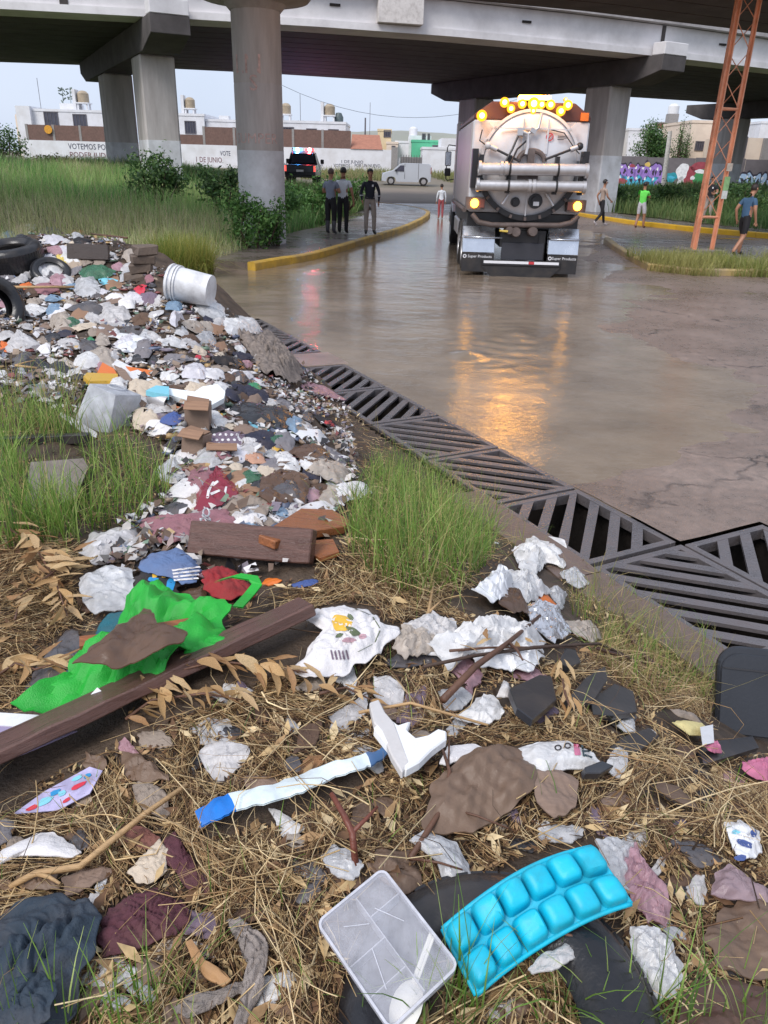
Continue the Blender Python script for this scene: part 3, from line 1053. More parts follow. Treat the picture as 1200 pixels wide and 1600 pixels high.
# ================================================================ BUILDINGS AND WALLS
M_white = surf('white_render', rgb(226, 226, 230), .8, .06, .6, .1, 6, dirt=.35, dirtc=rgb(176, 168, 160), dscale=.8)
M_cream = surf('cream_render', rgb(228, 210, 192), .8, .06, .6, .1, 6, dirt=.3, dirtc=rgb(180, 160, 144), dscale=.8)
M_brick = surf('brown_block_wall', rgb(118, 92, 84), .85, .18, 5, .3, 14, dirt=.4, dirtc=rgb(90, 76, 70), dscale=1.5)
M_greyr = surf('grey_render', rgb(150, 146, 144), .8, .12, 1, .2, 8, dirt=.3)
M_tan = surf('tan_render', rgb(216, 196, 160), .8, .08, .8, .1, 6)
M_green = surf('green_render', rgb(88, 178, 138), .75, .08, .8, .1, 6)
M_terra = surf('terracotta', rgb(164, 112, 92), .8, .15, 3, .3, 8)
M_glass = surf('dark_window_glass', rgb(74, 74, 86), .12, .2, 2, 0)
M_iron = surf('window_iron', rgb(96, 92, 98), .5, .1, 5, 0)
M_tankw = surf('white_roof_tank', rgb(220, 220, 222), .5, .06, 2, 0)
M_tankb = surf('stained_roof_tank', rgb(166, 150, 128), .6, .2, 2, .1)


def win(parent, x, z, w, h, y, mat=None, bars=3, frame=None):
 """window set into a wall facing the camera: dark pane recessed behind a frame and bars"""
 f = MB()
 t = .09
 f.box((x, y - .03, z + h / 2 - t / 2), (w, .08, t)); f.box((x, y - .03, z - h / 2 + t / 2), (w, .08, t))
 f.box((x - w / 2 + t / 2, y - .03, z), (t, .08, h - 2 * t)); f.box((x + w / 2 - t / 2, y - .03, z), (t, .08, h - 2 * t))
 o = f.build('window', frame or M_iron, parent)
 MB().box((x, y - .008, z), (w - 2 * t, .02, h - 2 * t)).build('pane', mat or M_glass, o)
 for k in range(bars):
  bx = x - w / 2 + w * (k + 1) / (bars + 1)
  MB().box((bx, y - .04, z), (.05, .03, h - 2 * t)).build('bar', M_iron, o)
 return o


def roof_tank(parent, x, y, z, r=.6, h=1.1, tower=.8, white_box=True, mat=None):
 m = MB()
 for dx in (-r * .8, r * .8):
  for dy in (-r * .8, r * .8):
   m.box((x + dx, y + dy, z + tower / 2), (.18, .18, tower))
 m.box((x, y, z + tower + .06), (r * 2.3, r * 2.3, .12))
 st = m.build('tank_stand', M_white, parent)
 MB().lathe([(0, 0), (r, 0), (r, h * .75), (r * .6, h * .95), (r * .25, h), (0, h)], 16, c=(x, y, z + tower + .12)).build('roof_tank', mat or M_tankb, parent, smooth=40)
 if white_box:
  MB().box((x - r * 1.35, y, z + tower * .5 + .75), (r * .55, r * 2.0, tower + 1.3)).build('stair_wall', M_white, parent)


def house(label, x0, x1, y0, depth, z0, z1, mat, wins=(), parapet=.25, name='house', rz=0.):
 root = empty(name, ((x0 + x1) / 2, y0, z0), rz, label, 'house')
 cx = (x0 + x1) / 2
 MB().b2((x0 - cx, 0, -.8), (x1 - cx, depth, z1 - z0)).build('wall', mat, root)
 m = MB()
 m.b2((x0 - cx - .06, -.06, z1 - z0 + .002), (x1 - cx + .06, .2, z1 - z0 + parapet)); m.b2((x0 - cx - .06, .2, z1 - z0 + .002), (x0 - cx + .2, depth, z1 - z0 + parapet)); m.b2((x1 - cx - .2, .2, z1 - z0 + .002), (x1 - cx + .06, depth, z1 - z0 + parapet))
 m.build('roof_parapet', mat, root)
 for (wx, wz, ww, wh) in wins:
  win(root, wx - cx, wz - z0, ww, wh, -.002)
 return root, cx


def W(px, py, Y):
 return at_y(px, py, Y)


def X_(px, Y, py=220): return float(at_y(px, py, Y)[0])
def Z_(px, py, Y): return float(at_y(px, py, Y)[2])


# --- long boundary wall with painted lettering, block band on top in places
YW = 92.
bw = empty('boundary_wall', (0, YW, 1.), 0, 'long white boundary wall painted with election lettering below a brown block band', 'wall')
x0, x1 = X_(44, YW), X_(612, YW)
zt = 3.55
MB().b2((x0, 0, -1.2), (x1, .25, zt - 1)).build('wall', M_white, bw)
for pa, pb, hh in ((44, 168, 1.5), (272, 322, .95), (319, 366, 1.75), (366, 550, 1.75)):
 a, b = X_(pa, YW), X_(pb, YW)
 n = max(1, round((b - a) / 3.4))
 for k in range(n):
  u0 = a + (b - a) * k / n; u1 = a + (b - a) * (k + 1) / n
  MB().b2((u0 + .13, .03, zt - 1 + .004), (u1 - .13, .2, zt - 1 + hh)).build('block_panel', M_brick, bw)
  MB().b2((u0 - .125, .0, zt - 1 + .004), (u0 + .125, .25, zt - 1 + hh + .05)).build('wall_post', M_greyr, bw)
# low tiled lean-to roof at the end of the wall
a, b = X_(548, YW), X_(598, YW)
m = MB(); m.add([(a, -.1, zt - 1 + .01), (b, -.1, zt - 1 + .01), (b - .4, 2.6, zt + .5), (a, 2.6, zt + .5), (a, 2.6, zt - 1 + .01), (b, 2.6, zt - 1 + .01)], [(0, 1, 2, 3), (0, 3, 4), (1, 5, 2), (3, 2, 5, 4), (0, 4, 5, 1)])
m.build('tiled_roof', M_terra, bw)
M_ink = surf('dark_blue_lettering', rgb(60, 62, 84), .7, .25, 3); M_ink2 = surf('dark_red_lettering', rgb(118, 74, 80), .7, .25, 3)


def wall_text(txt, pxc, pyc, hpx, wpx, mat):
 p = at_y(pxc, pyc, YW - .03)
 size = hpx / FPX * (YW * .911 + .3) * 1.35
 o = lettering(txt, size, mat, bw, (p[0], -.012, p[2] - 1.), extrude=.006)
 bb = [v[0] for v in o.bound_box]; ww = max(bb) - min(bb)
 target = wpx / FPX * (YW * .911)
 o.scale = (target / max(ww, .01), 1, 1)
 return o


wall_text('VOTEMOS POR UN', 147, 230, 8.5, 80, M_ink)
wall_text('PODER JUDICIAL', 150, 243, 8, 82, M_ink2)
wall_text('1 DE JUNIO', 326, 250, 8, 40, M_ink2)
wall_text('VOTE', 352, 240, 7, 16, M_ink)
wall_text('1 DE JUNIO', 550, 253, 4.5, 34, M_ink)
wall_text('VOTEMOS', 534, 259, 5, 26, M_ink)
wall_text('POR UN NUEVO', 574, 259, 5, 40, M_ink)
wall_text('LISTA', 450, 258, 6, 20, M_ink)
wall_text('AQUI', 496, 258, 5, 16, M_ink)
# --- house at the far left
YL = 96.
r, cx = house('white two-storey house with two barred windows at the far left behind the grass', X_(56, YL), X_(176, YL), YL, 9, 1.4, Z_(110, 175, YL), M_white,
              [(X_(85, YL), Z_(85, 187, YL), 1.6, 1.6), (X_(129, YL), Z_(129, 190, YL), 1.55, 1.5)])
z1 = Z_(110, 175, YL) - 1.4
MB().b2((X_(95, YL) - cx, 1.0, z1), (X_(118, YL) - cx, 4, z1 + .9)).build('roof_room', M_white, r)
roof_tank(r, X_(132, YL) - cx, 1.2, z1, .62, 1.2, .9)
m = MB(); m.b2((X_(35, YL) - cx, -.6, -.8), (X_(57, YL) - cx - .01, 6, Z_(45, 166, YL) - 1.4)); m.build('stair_block', M_white, r)
m = MB(); m.prism([(X_(26, YL) - cx, -.8), (X_(35, YL) - cx - .01, -.8), (X_(35, YL) - cx - .01, Z_(40, 172, YL) - 1.4), (X_(28, YL) - cx, Z_(28, 180, YL) - 1.4)], .2, 5, 'y'); m.build('side_wall', M_cream, r)
for px in (100, 112):
 m = MB(); q = (X_(px, YL) - cx, 1.2, z1 + .9); m.tube([q, (q[0] + .1, q[1], q[2] + 1.6)], .03, 5)
 for k in range(12):
  a = rng.uniform(0, 6.28); hgt = rng.uniform(.2, 1.6)
  m.box((q[0] + .25 * math.cos(a), q[1] + .2 * math.sin(a), q[2] + hgt), (.35, .08, .12), (rng.uniform(-1, 1), rng.uniform(-1, 1), a))
 m.build('rooftop_plant', surf('grey_green_leaf', rgb(112, 124, 116), .7, .3, 4), r)
MB().tube([(X_(60, YL) - cx, 2, z1), (X_(60, YL) - cx, 2, z1 + 3.4)], .03, 5).build('antenna', M_iron, r)
MB().lathe([(0, 0), (.42, 0), (.42, .08), (0, .08)], 14, 'y', c=(X_(101, YL) - cx, -4.2, Z_(101, 203, 91.7) - 1.4)).build('round_sign', surf('orange_sign', rgb(216, 152, 48), .6), r, smooth=40)
# --- middle houses
r, cx = house('small white house with a barred window and roof tank left of the round column', X_(272, YL), X_(321, YL), YL, 8, 1.4, Z_(290, 181, YL), M_white, [(X_(299, YL), Z_(299, 199, YL), 1.25, 1.3)])
roof_tank(r, X_(297, YL) - cx, 1.2, Z_(290, 181, YL) - 1.4, .55, 1.1, .7)
r, cx = house('pale low house with a flat roof and small vent beside the round column', X_(322, YL), X_(372, YL), YL + .5, 8, 1.4, Z_(345, 190, YL), M_white)
MB().b2((X_(342, YL) - cx, .3, Z_(345, 190, YL) - 1.4), (X_(357, YL) - cx, 1.5, Z_(345, 180, YL) - 1.4)).build('roof_room', M_white, r)
r, cx = house('white two-storey house with three dark barred windows right of the round column', X_(404, YL), X_(540, YL), YL, 9, 1.4, Z_(490, 193, YL), M_white,
              [(X_(451, YL), Z_(451, 210, YL), 1.25, 1.5), (X_(487, YL), Z_(487, 212, YL), 1.2, 1.45), (X_(521, YL), Z_(521, 213, YL), 1.2, 1.45)])
z1 = Z_(490, 193, YL) - 1.4
roof_tank(r, X_(514, YL) - cx, 1.2, z1, .6, 1.15, .8); roof_tank(r, X_(446, YL) - cx, 1.2, z1, .55, 1.1, .8, False)
MB().lathe([(0, 0), (.5, 0), (.52, .5), (.3, .95), (0, 1.0)], 14, c=(X_(528, YL) - cx, 1.5, z1 + .25)).build('roof_tank', surf('dark_tank', rgb(84, 96, 98), .5), r, smooth=40)
MB().tube([(X_(467, YL) - cx, 2, z1), (X_(467, YL) - cx, 2, z1 + 3)], .03, 5).build('antenna', M_iron, r)
# --- houses in the gap beside the truck
YG = 104.
r, cx = house('tan house with a small dark roof opening behind the white wall', X_(590, YG), X_(611, YG), YG, 8, 1.5, Z_(600, 205, YG), M_tan, [(X_(605, YG), Z_(605, 209, YG), .9, .8)])
MB().b2((X_(574, YG) - cx, .2, -.5), (X_(590, YG) - cx - .01, 6, Z_(580, 222, YG) - 1.5)).build('side_wing', M_tan, r)
r, cx = house('cream garage house with a narrow window above the gate', X_(604, 100), X_(622, 100), 100, 8, 1.5, Z_(612, 225, 100), M_cream, [(X_(615, 100), Z_(615, 235, 100), .45, 1.0)])
r, cx = house('white house with a grey upper edge left of the green house', X_(618, YG), X_(643, YG), YG - 1, 8, 1.5, Z_(630, 224, YG), M_white)
YN = 98.
r, cx = house('house painted bright green beside white houses near the truck mirror', X_(644, YN), X_(686, YN), YN + 1, 8, 1.5, Z_(665, 222, YN), M_green, [(X_(682, YN), Z_(682, 229, YN), .8, .35)])
MB().b2((X_(640, YN) - cx, 3, -.4), (X_(676, YN) - cx, 9, Z_(660, 210, YN) - 1.5)).build('upper_storey', M_white, r)
win(r, X_(676, YN) - cx - .9, Z_(676, 213, YN) - 1.5, .45, .8, 2.99); win(r, X_(684, YN) - cx - .9, Z_(684, 213, YN) - 1.5, .3, .8, 2.99)
MB().lathe([(0, 0), (.5, 0), (.5, .8), (.2, 1.), (0, 1.)], 14, c=(X_(647, YN) - cx, 5, Z_(660, 210, YN) - 1.5)).build('roof_tank', M_tankw, r, smooth=40)
r, cx = house('plain white house in front of the green one, cut by the truck', X_(661, 92), X_(712, 92), 92, 8, 1.3, Z_(690, 234, 92), M_white)
MB().b2((X_(690, 92) - cx, 0.005, Z_(690, 234, 92) - 1.3), (X_(712, 92) - cx + 1.5, 8, Z_(700, 216, 92) - 1.3)).build('upper_storey', M_white, r)
r = empty('garage_wall', (X_(636, 90), 90, 1.2), 0, 'grey garage front with a dark gate and white spray mark', 'wall')
MB().b2((X_(612, 90) - X_(636, 90), 0, -.6), (X_(622, 90) - X_(636, 90), .3, 2.6)).build('wall', M_greyr, r)
m = MB()
for k in range(9):
 u = X_(627, 90) - X_(636, 90) + (X_(660, 90) - X_(627, 90)) * k / 8
 MB().b2((u, .05, -.4), (u + .06, .11, 1.9)).build('gate_bar', M_iron, r)
MB().b2((X_(622.5, 90) - X_(636, 90), .3, -.6), (X_(626, 90) - X_(636, 90), .5, 1.6)).build('door', M_white, r)
MB().b2((X_(627, 90) - X_(636, 90), .3, -.6), (X_(660, 90) - X_(636, 90), .4, 1.7)).build('rear_wall', M_greyr, r)
# utility pole and mast behind
for px, ptop, Yd, rr, lab in ((570, 184, 108, .13, 'thin dark utility pole standing between the white and tan houses'), (577, 160, 112, .04, 'slender radio antenna rising above the tan house')):
 q = at_y(px, 250, Yd)
 MB().tube([(0, 0, -1), (0, 0, Z_(px, ptop, Yd) - 1.5)], [rr, rr * .7], 8).build('utility_pole' if rr > .1 else 'antenna_mast', M_iron, None, (q[0], Yd, 1.5))
 o = LAST[0]
 tag(o, lab, 'pole' if rr > .1 else 'antenna')
m = MB()
A = at_y(430, 128, 75); B = at_y(720, 178, 75)
m.tube([tuple(A * (1 - t) + B * t + np.array([0, 0, -1.2 * 4 * t * (1 - t)])) for t in np.linspace(-.6, 1.8, 24)], .016, 4)
tag(m.build('overhead_cable', surf('cable_black', rgb(90, 94, 104), .7), None), 'thin overhead cable sagging across the sky gap under the bridge', 'cable')

# --- right side: wall with spray paintings, houses, trees beyond
GA = np.array([15.2, 79.5]); GB = np.array([38., 70.2])
gd = (GB - GA) / np.linalg.norm(GB - GA); GL = float(np.linalg.norm(GB - GA)); gang = math.atan2(gd[1], gd[0])
gw = empty('painted_wall', (GA[0], GA[1], .7), gang, 'dark grey wall covered with purple, cyan and white spray lettering', 'wall')
M_gw = surf('dark_grey_wall', rgb(112, 106, 110), .8, .15, 1.2, .2, 10, dirt=.3, dirtc=rgb(70, 66, 68), dscale=1)
n = 6
for k in range(n):
 u0, u1 = GL * k / n, GL * (k + 1) / n
 MB().b2((u0 + .01, 0, -1.2), (u1 - .01, .22, 2.62 + .05 * (k % 2))).build('wall_panel', M_gw, gw)


def gloc(px, py):
 """point of the wall plane seen at a pixel, in wall coordinates"""
 d = ray(px, py)
 nrm = np.array([-gd[1], gd[0]])
 t = (nrm @ (GA - CAM[:2])) / (nrm @ d[:2])
 p = CAM + d * t
 return float((p[:2] - GA) @ gd), float(p[2] - .7)


def blob(px, py, w, h, mat, lay, name='spray_shape', wob=.25, seed=0, n=22):
 x, z = gloc(px, py); k = 71. / FPX
 pts = []
 rr = np.random.default_rng(seed)
 ph = rr.uniform(0, 6.28, 4)
 for i in range(n):
  a = 2 * math.pi * i / n
  q = 1 + wob * (math.sin(2 * a + ph[0]) * .5 + math.sin(3 * a + ph[1]) * .5 + math.sin(5 * a + ph[2]) * .35)
  pts.append((x + w * k / 2 * q * math.cos(a), z + h * k / 2 * q * math.sin(a)))
 return MB().prism(pts, -.004 * lay - .004, -.004 * lay, 'y').build(name, mat, gw)


SP = {c: surf('spray_' + c, tuple(min(1., q * 1.1) for q in v[:3]) + (1,), .6, .2, 4, 0) for c, v in dict(purple=rgb(146, 116, 190), cyan=rgb(74, 172, 204), teal=rgb(40, 142, 158), white=rgb(222, 222, 228), red=rgb(150, 66, 78), dark=rgb(50, 44, 60), green=rgb(64, 140, 86), pale=rgb(170, 196, 226), yellow=rgb(204, 176, 96)).items()}
sd = 0
for (px0, px1, py, h, cs) in ((969, 1036, 267, 26, ('purple', 'dark', 'purple')), (965, 1030, 282, 22, ('cyan', 'dark', 'cyan')), (1140, 1200, 281, 22, ('pale', 'dark', 'pale')), (1136, 1200, 288, 14, ('white', 'dark', 'red'))):
 nlet = int((px1 - px0) / 11)
 for k in range(nlet):
  sd += 1
  pc = px0 + (k + .5) * (px1 - px0) / nlet; yy = py + (pc - px0) * .06
  blob(pc, yy, 15, h, SP[cs[1]], 1, 'spray_shape', .35, sd)
  blob(pc, yy, 12, h - 5, SP[cs[0]], 2, 'spray_shape', .4, sd)
  blob(pc + 1.5, yy + random.uniform(-2, 2), 4, 7, SP[cs[1]], 3, 'spray_shape', .4, sd + 50)
  blob(pc - 3, yy - h * .25, 3, 4, SP['white'], 3, 'spray_shape', .3, sd + 90)
for (px, py, w, h, c, lay) in ((972, 283, 14, 9, 'red', 4), (1012, 257, 9, 6, 'yellow', 3), (988, 259, 8, 5, 'red', 3), (1049, 277, 16, 15, 'teal', 1), (1049, 277, 10, 4, 'cyan', 2), (1076, 282, 34, 34, 'red', 1),
                               (1066, 268, 18, 22, 'white', 2), (1063, 285, 9, 16, 'white', 2), (1082, 278, 6, 6, 'white', 3), (1100, 262, 40, 16, 'red', 1), (1094, 277, 18, 22, 'green', 2), (1094, 268, 14, 6, 'white', 3), (1096, 290, 14, 8, 'yellow', 2), (1118, 272, 16, 22, 'dark', 1), (1030, 287, 14, 16, 'purple', 4)):
 sd += 1
 blob(px, py, w, h, SP[c], lay, 'spray_shape', .18, sd)

YR = 84.
r, cx = house('large cream house with a flat parapet and two small windows behind the painted wall', X_(1077, YR), X_(1166, YR), YR, 9, 1.2, Z_(1120, 193, YR), M_cream, [(X_(1094, YR), Z_(1094, 228, YR), .85, .85)])
MB().b2((X_(1147, 76) - cx, -8, -.8), (X_(1192, 76) - cx, -1, Z_(1165, 215, 76) - 1.2)).build('front_wing', M_cream, r)
win(r, X_(1158, 76) - cx, Z_(1158, 230, 76) - 1.2, 1.1, 1.7, -8.002)
MB().b2((X_(1192, 76) - cx + .01, -8.3, -.8), (X_(1225, 76) - cx, -1, Z_(1195, 216, 76) - 1.2)).build('grey_wing', M_greyr, r)
r, cx = house('white house with a terracotta upper room and roof tank beyond the dark tree', X_(981, 100), X_(1082, 100), 100, 9, 1.4, Z_(1030, 205, 100), M_white)
z1 = Z_(1030, 205, 100) - 1.4
MB().b2((X_(1030, 100) - cx, .01, z1 - 1.0), (X_(1068, 100) - cx, 5, Z_(1045, 193, 100) - 1.4)).build('upper_room', M_terra, r)
win(r, X_(1043, 100) - cx, Z_(1043, 205, 100) - 1.4, 1.0, .7, -.0)
MB().b2((X_(1029, 100) - cx - .3, -.3, Z_(1045, 193, 100) - 1.398), (X_(1082, 100) - cx, 5.2, Z_(1045, 191, 100) - 1.4)).build('roof_slab', M_greyr, r)
zq = Z_(1045, 191, 100) - 1.4
MB().b2((X_(1044, 100) - cx, 1, zq), (X_(1059, 100) - cx, 2.3, zq + .95)).build('tank_base', M_greyr, r)
MB().lathe([(0, 0), (.62, 0), (.62, .8), (.35, 1.05), (0, 1.1)], 16, c=(X_(1051.5, 100) - cx, 1.6, zq + .95)).build('roof_tank', M_tankw, r, smooth=40)
for px in (1027, 1086):
 MB().lathe([(0, 0), (.7, 0), (.7, .35), (.4, .5), (0, .5)], 14, c=(X_(px, 100) - cx, 2.4, z1 + (.3 if px < 1050 else .75))).build('roof_tank', M_tankw, r, smooth=40)
r, cx = house('narrow yellow house showing between the truck and the right pier', X_(912, 100), X_(950, 100), 100, 9, 1.3, Z_(930, 200, 100), surf('yellow_render', rgb(222, 196, 132), .8, .08))
r, cx = house('white house high at the right edge under the overpass', X_(1184, 100), X_(1250, 100), 100, 9, 1.3, Z_(1190, 193, 100), M_white)
# leaning concrete pole in front of the wall
q = at_y(1037, 290, 70.); t = at_y(1047, 205, 70.)
MB().tube([(0, 0, -.6), (t[0] - q[0], 0, t[2] - q[2])], [.22, .16], 10).build('light_pole', surf('pole_concrete', rgb(206, 202, 196), .8), None, tuple(q), smooth=40)
tag(LAST[0], 'leaning concrete pole in front of the painted wall', 'pole')
# white tall post far right in the gap
q = at_y(1114, 250, 110); t = at_y(1118, 165, 110)
MB().tube([(0, 0, -2), (t[0] - q[0], 0, t[2] - q[2])], [.16, .1], 8).build('antenna_mast', M_white, None, tuple(q), smooth=True)
tag(LAST[0], 'pale slender mast behind the lattice tower', 'antenna')
# ================================================================ VACUUM TRUCK
M_tw = surf('truck_white_paint', rgb(214, 215, 220), .35, .08, 1.5, .05, 20, spec=.5, dirt=.6, dirtc=rgb(170, 158, 148), dscale=1.6)
M_tside = surf('truck_grey_side', rgb(178, 170, 168), .4, .1, 1, .05, 20, dirt=.4, dirtc=rgb(120, 104, 94), dscale=1)
M_red = surf('truck_red_paint', rgb(168, 40, 46), .3, .08, 2, 0)
M_maroon = surf('truck_maroon_header', rgb(92, 56, 48), .45, .15, 2, .05, 20)
M_chrome = surf('brushed_steel', rgb(206, 210, 218), .24, .1, 3, .05, 20, metal=.85, rvar=.08)
M_alu = surf('dull_aluminium', rgb(196, 194, 196), .42, .14, 4, .15, 30, metal=.6, dirt=.3, dirtc=rgb(140, 130, 122), dscale=3)
M_rub = surf('black_rubber', rgb(42, 41, 43), .55, .2, 6, .2, 40, dirt=.35, dirtc=rgb(88, 78, 70), dscale=5)
M_blk = surf('black_steel', rgb(40, 38, 40), .4, .2, 4, .1, 30)
M_rust = surf('rusty_steel', rgb(100, 88, 84), .6, .3, 5, .3, 30)
M_amber = glow('amber_lamp', (1.0, .40, .022, 1), 42.)
M_amber2 = glow('amber_marker_lamp', (1.0, .42, .03, 1), 9.)
M_amber3 = glow('amber_halo', (1.0, .36, .02, 1), 1.6)
M_amberglass = surf('amber_lens', rgb(214, 116, 40), .25, .1)
M_signred = surf('sign_red', rgb(198, 60, 66), .5, .05); M_pr_white = surf('print_white', rgb(232, 232, 236), .5, .03); M_pr_blk = surf('print_black', rgb(44, 44, 48), .5, .05)

tk = empty('vacuum_truck', (2.83, 17.62, -.02), -.022, 'white vacuum tank truck with flashing amber lights standing in the flooded road', 'truck')


def tp(m, name, mat, parent=None, **kw):
 return m.build(name, mat, parent or tk, **kw)


# bodywork round the tank
prof = [(-1.2, 1.32), (1.2, 1.32), (1.2, 3.1), (-1.2, 3.1)]
tp(MB().prism(prof, .2, 5.6, 'y'), 'body', M_tw, bevel=.03)
for sx in (-1, 1):
 tp(MB().b2((sx * 1.2 - .012 + sx * .012, .35, 1.4), (sx * 1.2 + .012 + sx * .012, 5.5, 3.05)), 'side_panel', M_tside)
tp(MB().prism([(-1.2, 3.105), (1.2, 3.105), (1.2, 3.2), (.85, 3.44), (-.85, 3.44), (-1.2, 3.2)], .2, 5.4, 'y'), 'header', M_maroon, bevel=.02)
# tank with domed end inside the surround, rear door on it
tank = tp(MB().lathe([(0, 5.9), (.95, 5.9), (1.0, 5.8), (1.0, .18)], 48, 'y', c=(0, 0, 2.27)), 'tank', M_tw, smooth=40)
door = tp(MB().lathe([(0, -.16), (.5, -.14), (.86, -.07), (.985, .02), (.985, .17), (0, .17)], 56, 'y', c=(0, 0, 2.27)), 'rear_door', M_tw, smooth=40)
MB().lathe([(.985, -.03), (1.04, -.03), (1.04, .12), (.985, .12)], 56, 'y', c=(0, 0, 2.27), closed=True, a0=.1, a1=math.pi - .1).build('door_ring', M_tw, door, smooth=30)
MB().lathe([(.985, -.05), (1.09, -.05), (1.09, .14), (.985, .14)], 56, 'y', c=(0, 0, 2.27), closed=True, a0=math.pi + .28, a1=2 * math.pi - .28).build('door_seal', M_blk, door, smooth=30)
for x in (-.22, .28):
 MB().b2((x, -.175, 1.98 + .5), (x + .03, -.12, 3.12)).build('door_rib', M_tw, door)
MB().b2((-.7, -.165, 2.93), (.75, -.13, 2.95)).build('door_rib', M_tw, door)
# two suction pipes carried across the door
for z, xa, xb, r_, joint in ((2.17, -1.08, 1.13, .118, -.62), (1.86, -1.10, 1.12, .105, -.02)):
 p = tp(MB().tube([(xa, -.42, z), (xb, -.42, z + .03)], r_, 18), 'suction_pipe', M_alu, smooth=40)
 for xx in (xa + .02, xb - .02, joint, joint + .09):
  MB().lathe([(r_ - .01, -.03), (r_ + .025, -.03), (r_ + .025, .03), (r_ - .01, .03)], 20, 'x', c=(xx, -.42, z + .015), closed=True).build('pipe_collar', M_alu, p, smooth=30)
 for xx in (-.45, .53):
  MB().lathe([(r_ + .002, -.02), (r_ + .012, -.02), (r_ + .012, .02), (r_ + .002, .02)], 20, 'x', c=(xx, -.42, z + .015), closed=True).build('strap', M_rub, p, smooth=30)
for xx in (-1.02, -.45, .53, 1.06):
 tp(MB().b2((xx - .04, -.31, 1.72), (xx + .04, -.15, 2.44)), 'pipe_bracket', M_blk)
for sx in (-1, 1):
 tp(MB().b2((sx * 1.14 - .06, -.12, 1.8), (sx * 1.14 + .06, .19, 2.55)), 'hinge_plate', M_blk)
# door rams
for a, b in (((-.9, -.2, 2.61), (-.24, -.3, 2.33)), ((.96, -.2, 2.64), (.27, -.3, 2.38))):
 a = Vector(a); b = Vector(b); mid = a.lerp(b, .28)
 rm = tp(MB().tube([a, mid], .05, 10), 'ram', M_alu, smooth=40)
 MB().tube([mid, b], .024, 8).build('ram_rod', M_blk, rm, smooth=40)
 MB().sphere(tuple(a), .075, 10, 6).build('pivot', M_tw if a.x < 0 else M_blk, rm, smooth=True)
# swivel arch and levers in the middle of the door
m = MB()
m.tube([(-.27 + .27 * (1 - math.cos(t)), -.24, 2.33 + .21 * math.sin(t)) for t in np.linspace(0, math.pi, 12)], .05, 8)
m.box((-.02, -.26, 2.4), (.14, .1, .34)); m.box((-.05, -.24, 2.05), (.42, .08, .1))
tp(m, 'swivel_arch', M_rust, smooth=40)
m = MB(); m.tube([(-.3, -.2, 2.9), (-.12, -.24, 2.84), (-.1, -.26, 2.6), (-.13, -.3, 2.46)], .035, 8); m.tube([(-.12, -.24, 2.84), (.08, -.22, 2.95), (.13, -.2, 3.22)], .03, 8); m.box((-.28, -.22, 2.88), (.12, .09, .14)); m.box((-.02, -.24, 2.9), (.12, .08, .08), (0, .5, 0))
tp(m, 'valve_levers', M_alu, smooth=40)
m = MB(); m.tube([(-.32, -.27, 2.8), (-.42, -.33, 2.55), (-.55, -.36, 2.3), (-.52, -.5, 2.05)], .022, 8); m.tube([(-.13, -.22, 2.72), (-.32, -.3, 2.55), (-.44, -.45, 2.3), (-.42, -.35, 1.75)], .02, 8); m.tube([(.35, -.15, 2.93), (.62, -.16, 2.88), (.85, -.15, 2.62), (.98, -.14, 2.5)], .012, 6); m.tube([(-1.04, -.1, 2.9), (-1.08, -.14, 2.7), (-.95, -.15, 2.62)], .015, 6)
tp(m, 'hoses', M_blk, smooth=40)
for x, z, r_ in ((-.24, 1.55, .10), (.18, 1.58, .155)):
 o = tp(MB().lathe([(0, -.19), (r_ * .6, -.19), (r_ * .62, -.15), (r_ * .95, -.15), (r_, -.08), (r_, -.02)], 24, 'y', c=(x, 0, z)), 'port', M_blk, smooth=35)
 if r_ > .12:
  MB().b2((x - .05, -.2, z - .09), (x + .07, -.192, z - .01)).build('port_label', M_pr_white, o)
MB().b2((-.02, -.14, 1.28), (.0, -.12, 2.0)).build('door_rib', M_tw, door)
m = MB()
for a, b in (((-.38, -.18, 1.72), (-.52, -.2, 1.5)), ((.38, -.18, 1.74), (.55, -.2, 1.5))):
 m.tube([a, b], .03, 8)
tp(m, 'door_clamps', M_alu, smooth=40)
for k in range(9):
 a = math.pi * (1.12 + .76 * k / 8)
 tp(MB().box((1.05 * math.cos(a), -.06, 2.27 + 1.05 * math.sin(a)), (.07, .1, .05), (0, -a, 0)), 'wing_bolt', M_rust)
for a in (.72, 2.42, 2.7):
 tp(MB().box((1.08 * math.cos(a), -.0, 2.27 + 1.08 * math.sin(a)), (.2, .06, .06), (0, -a, 0)), 'lug', M_tw)
# warning print on the door
sg = MB().lathe([(.055, 0), (.078, 0), (.078, .004), (.055, .004)], 24, 'y', c=(.34, -.150, 2.8), closed=True).build('warning_sign', M_signred, door)
MB().box((.34, -.15, 2.8), (.02, .006, .12), (0, .7, 0)).build('sign_bar', M_signred, sg)
for k, w in enumerate((.16, .19, .13)):
 MB().b2((.5, -.150, 2.81 - k * .03), (.5 + w, -.146, 2.825 - k * .03)).build('printed_line', M_pr_blk, door)
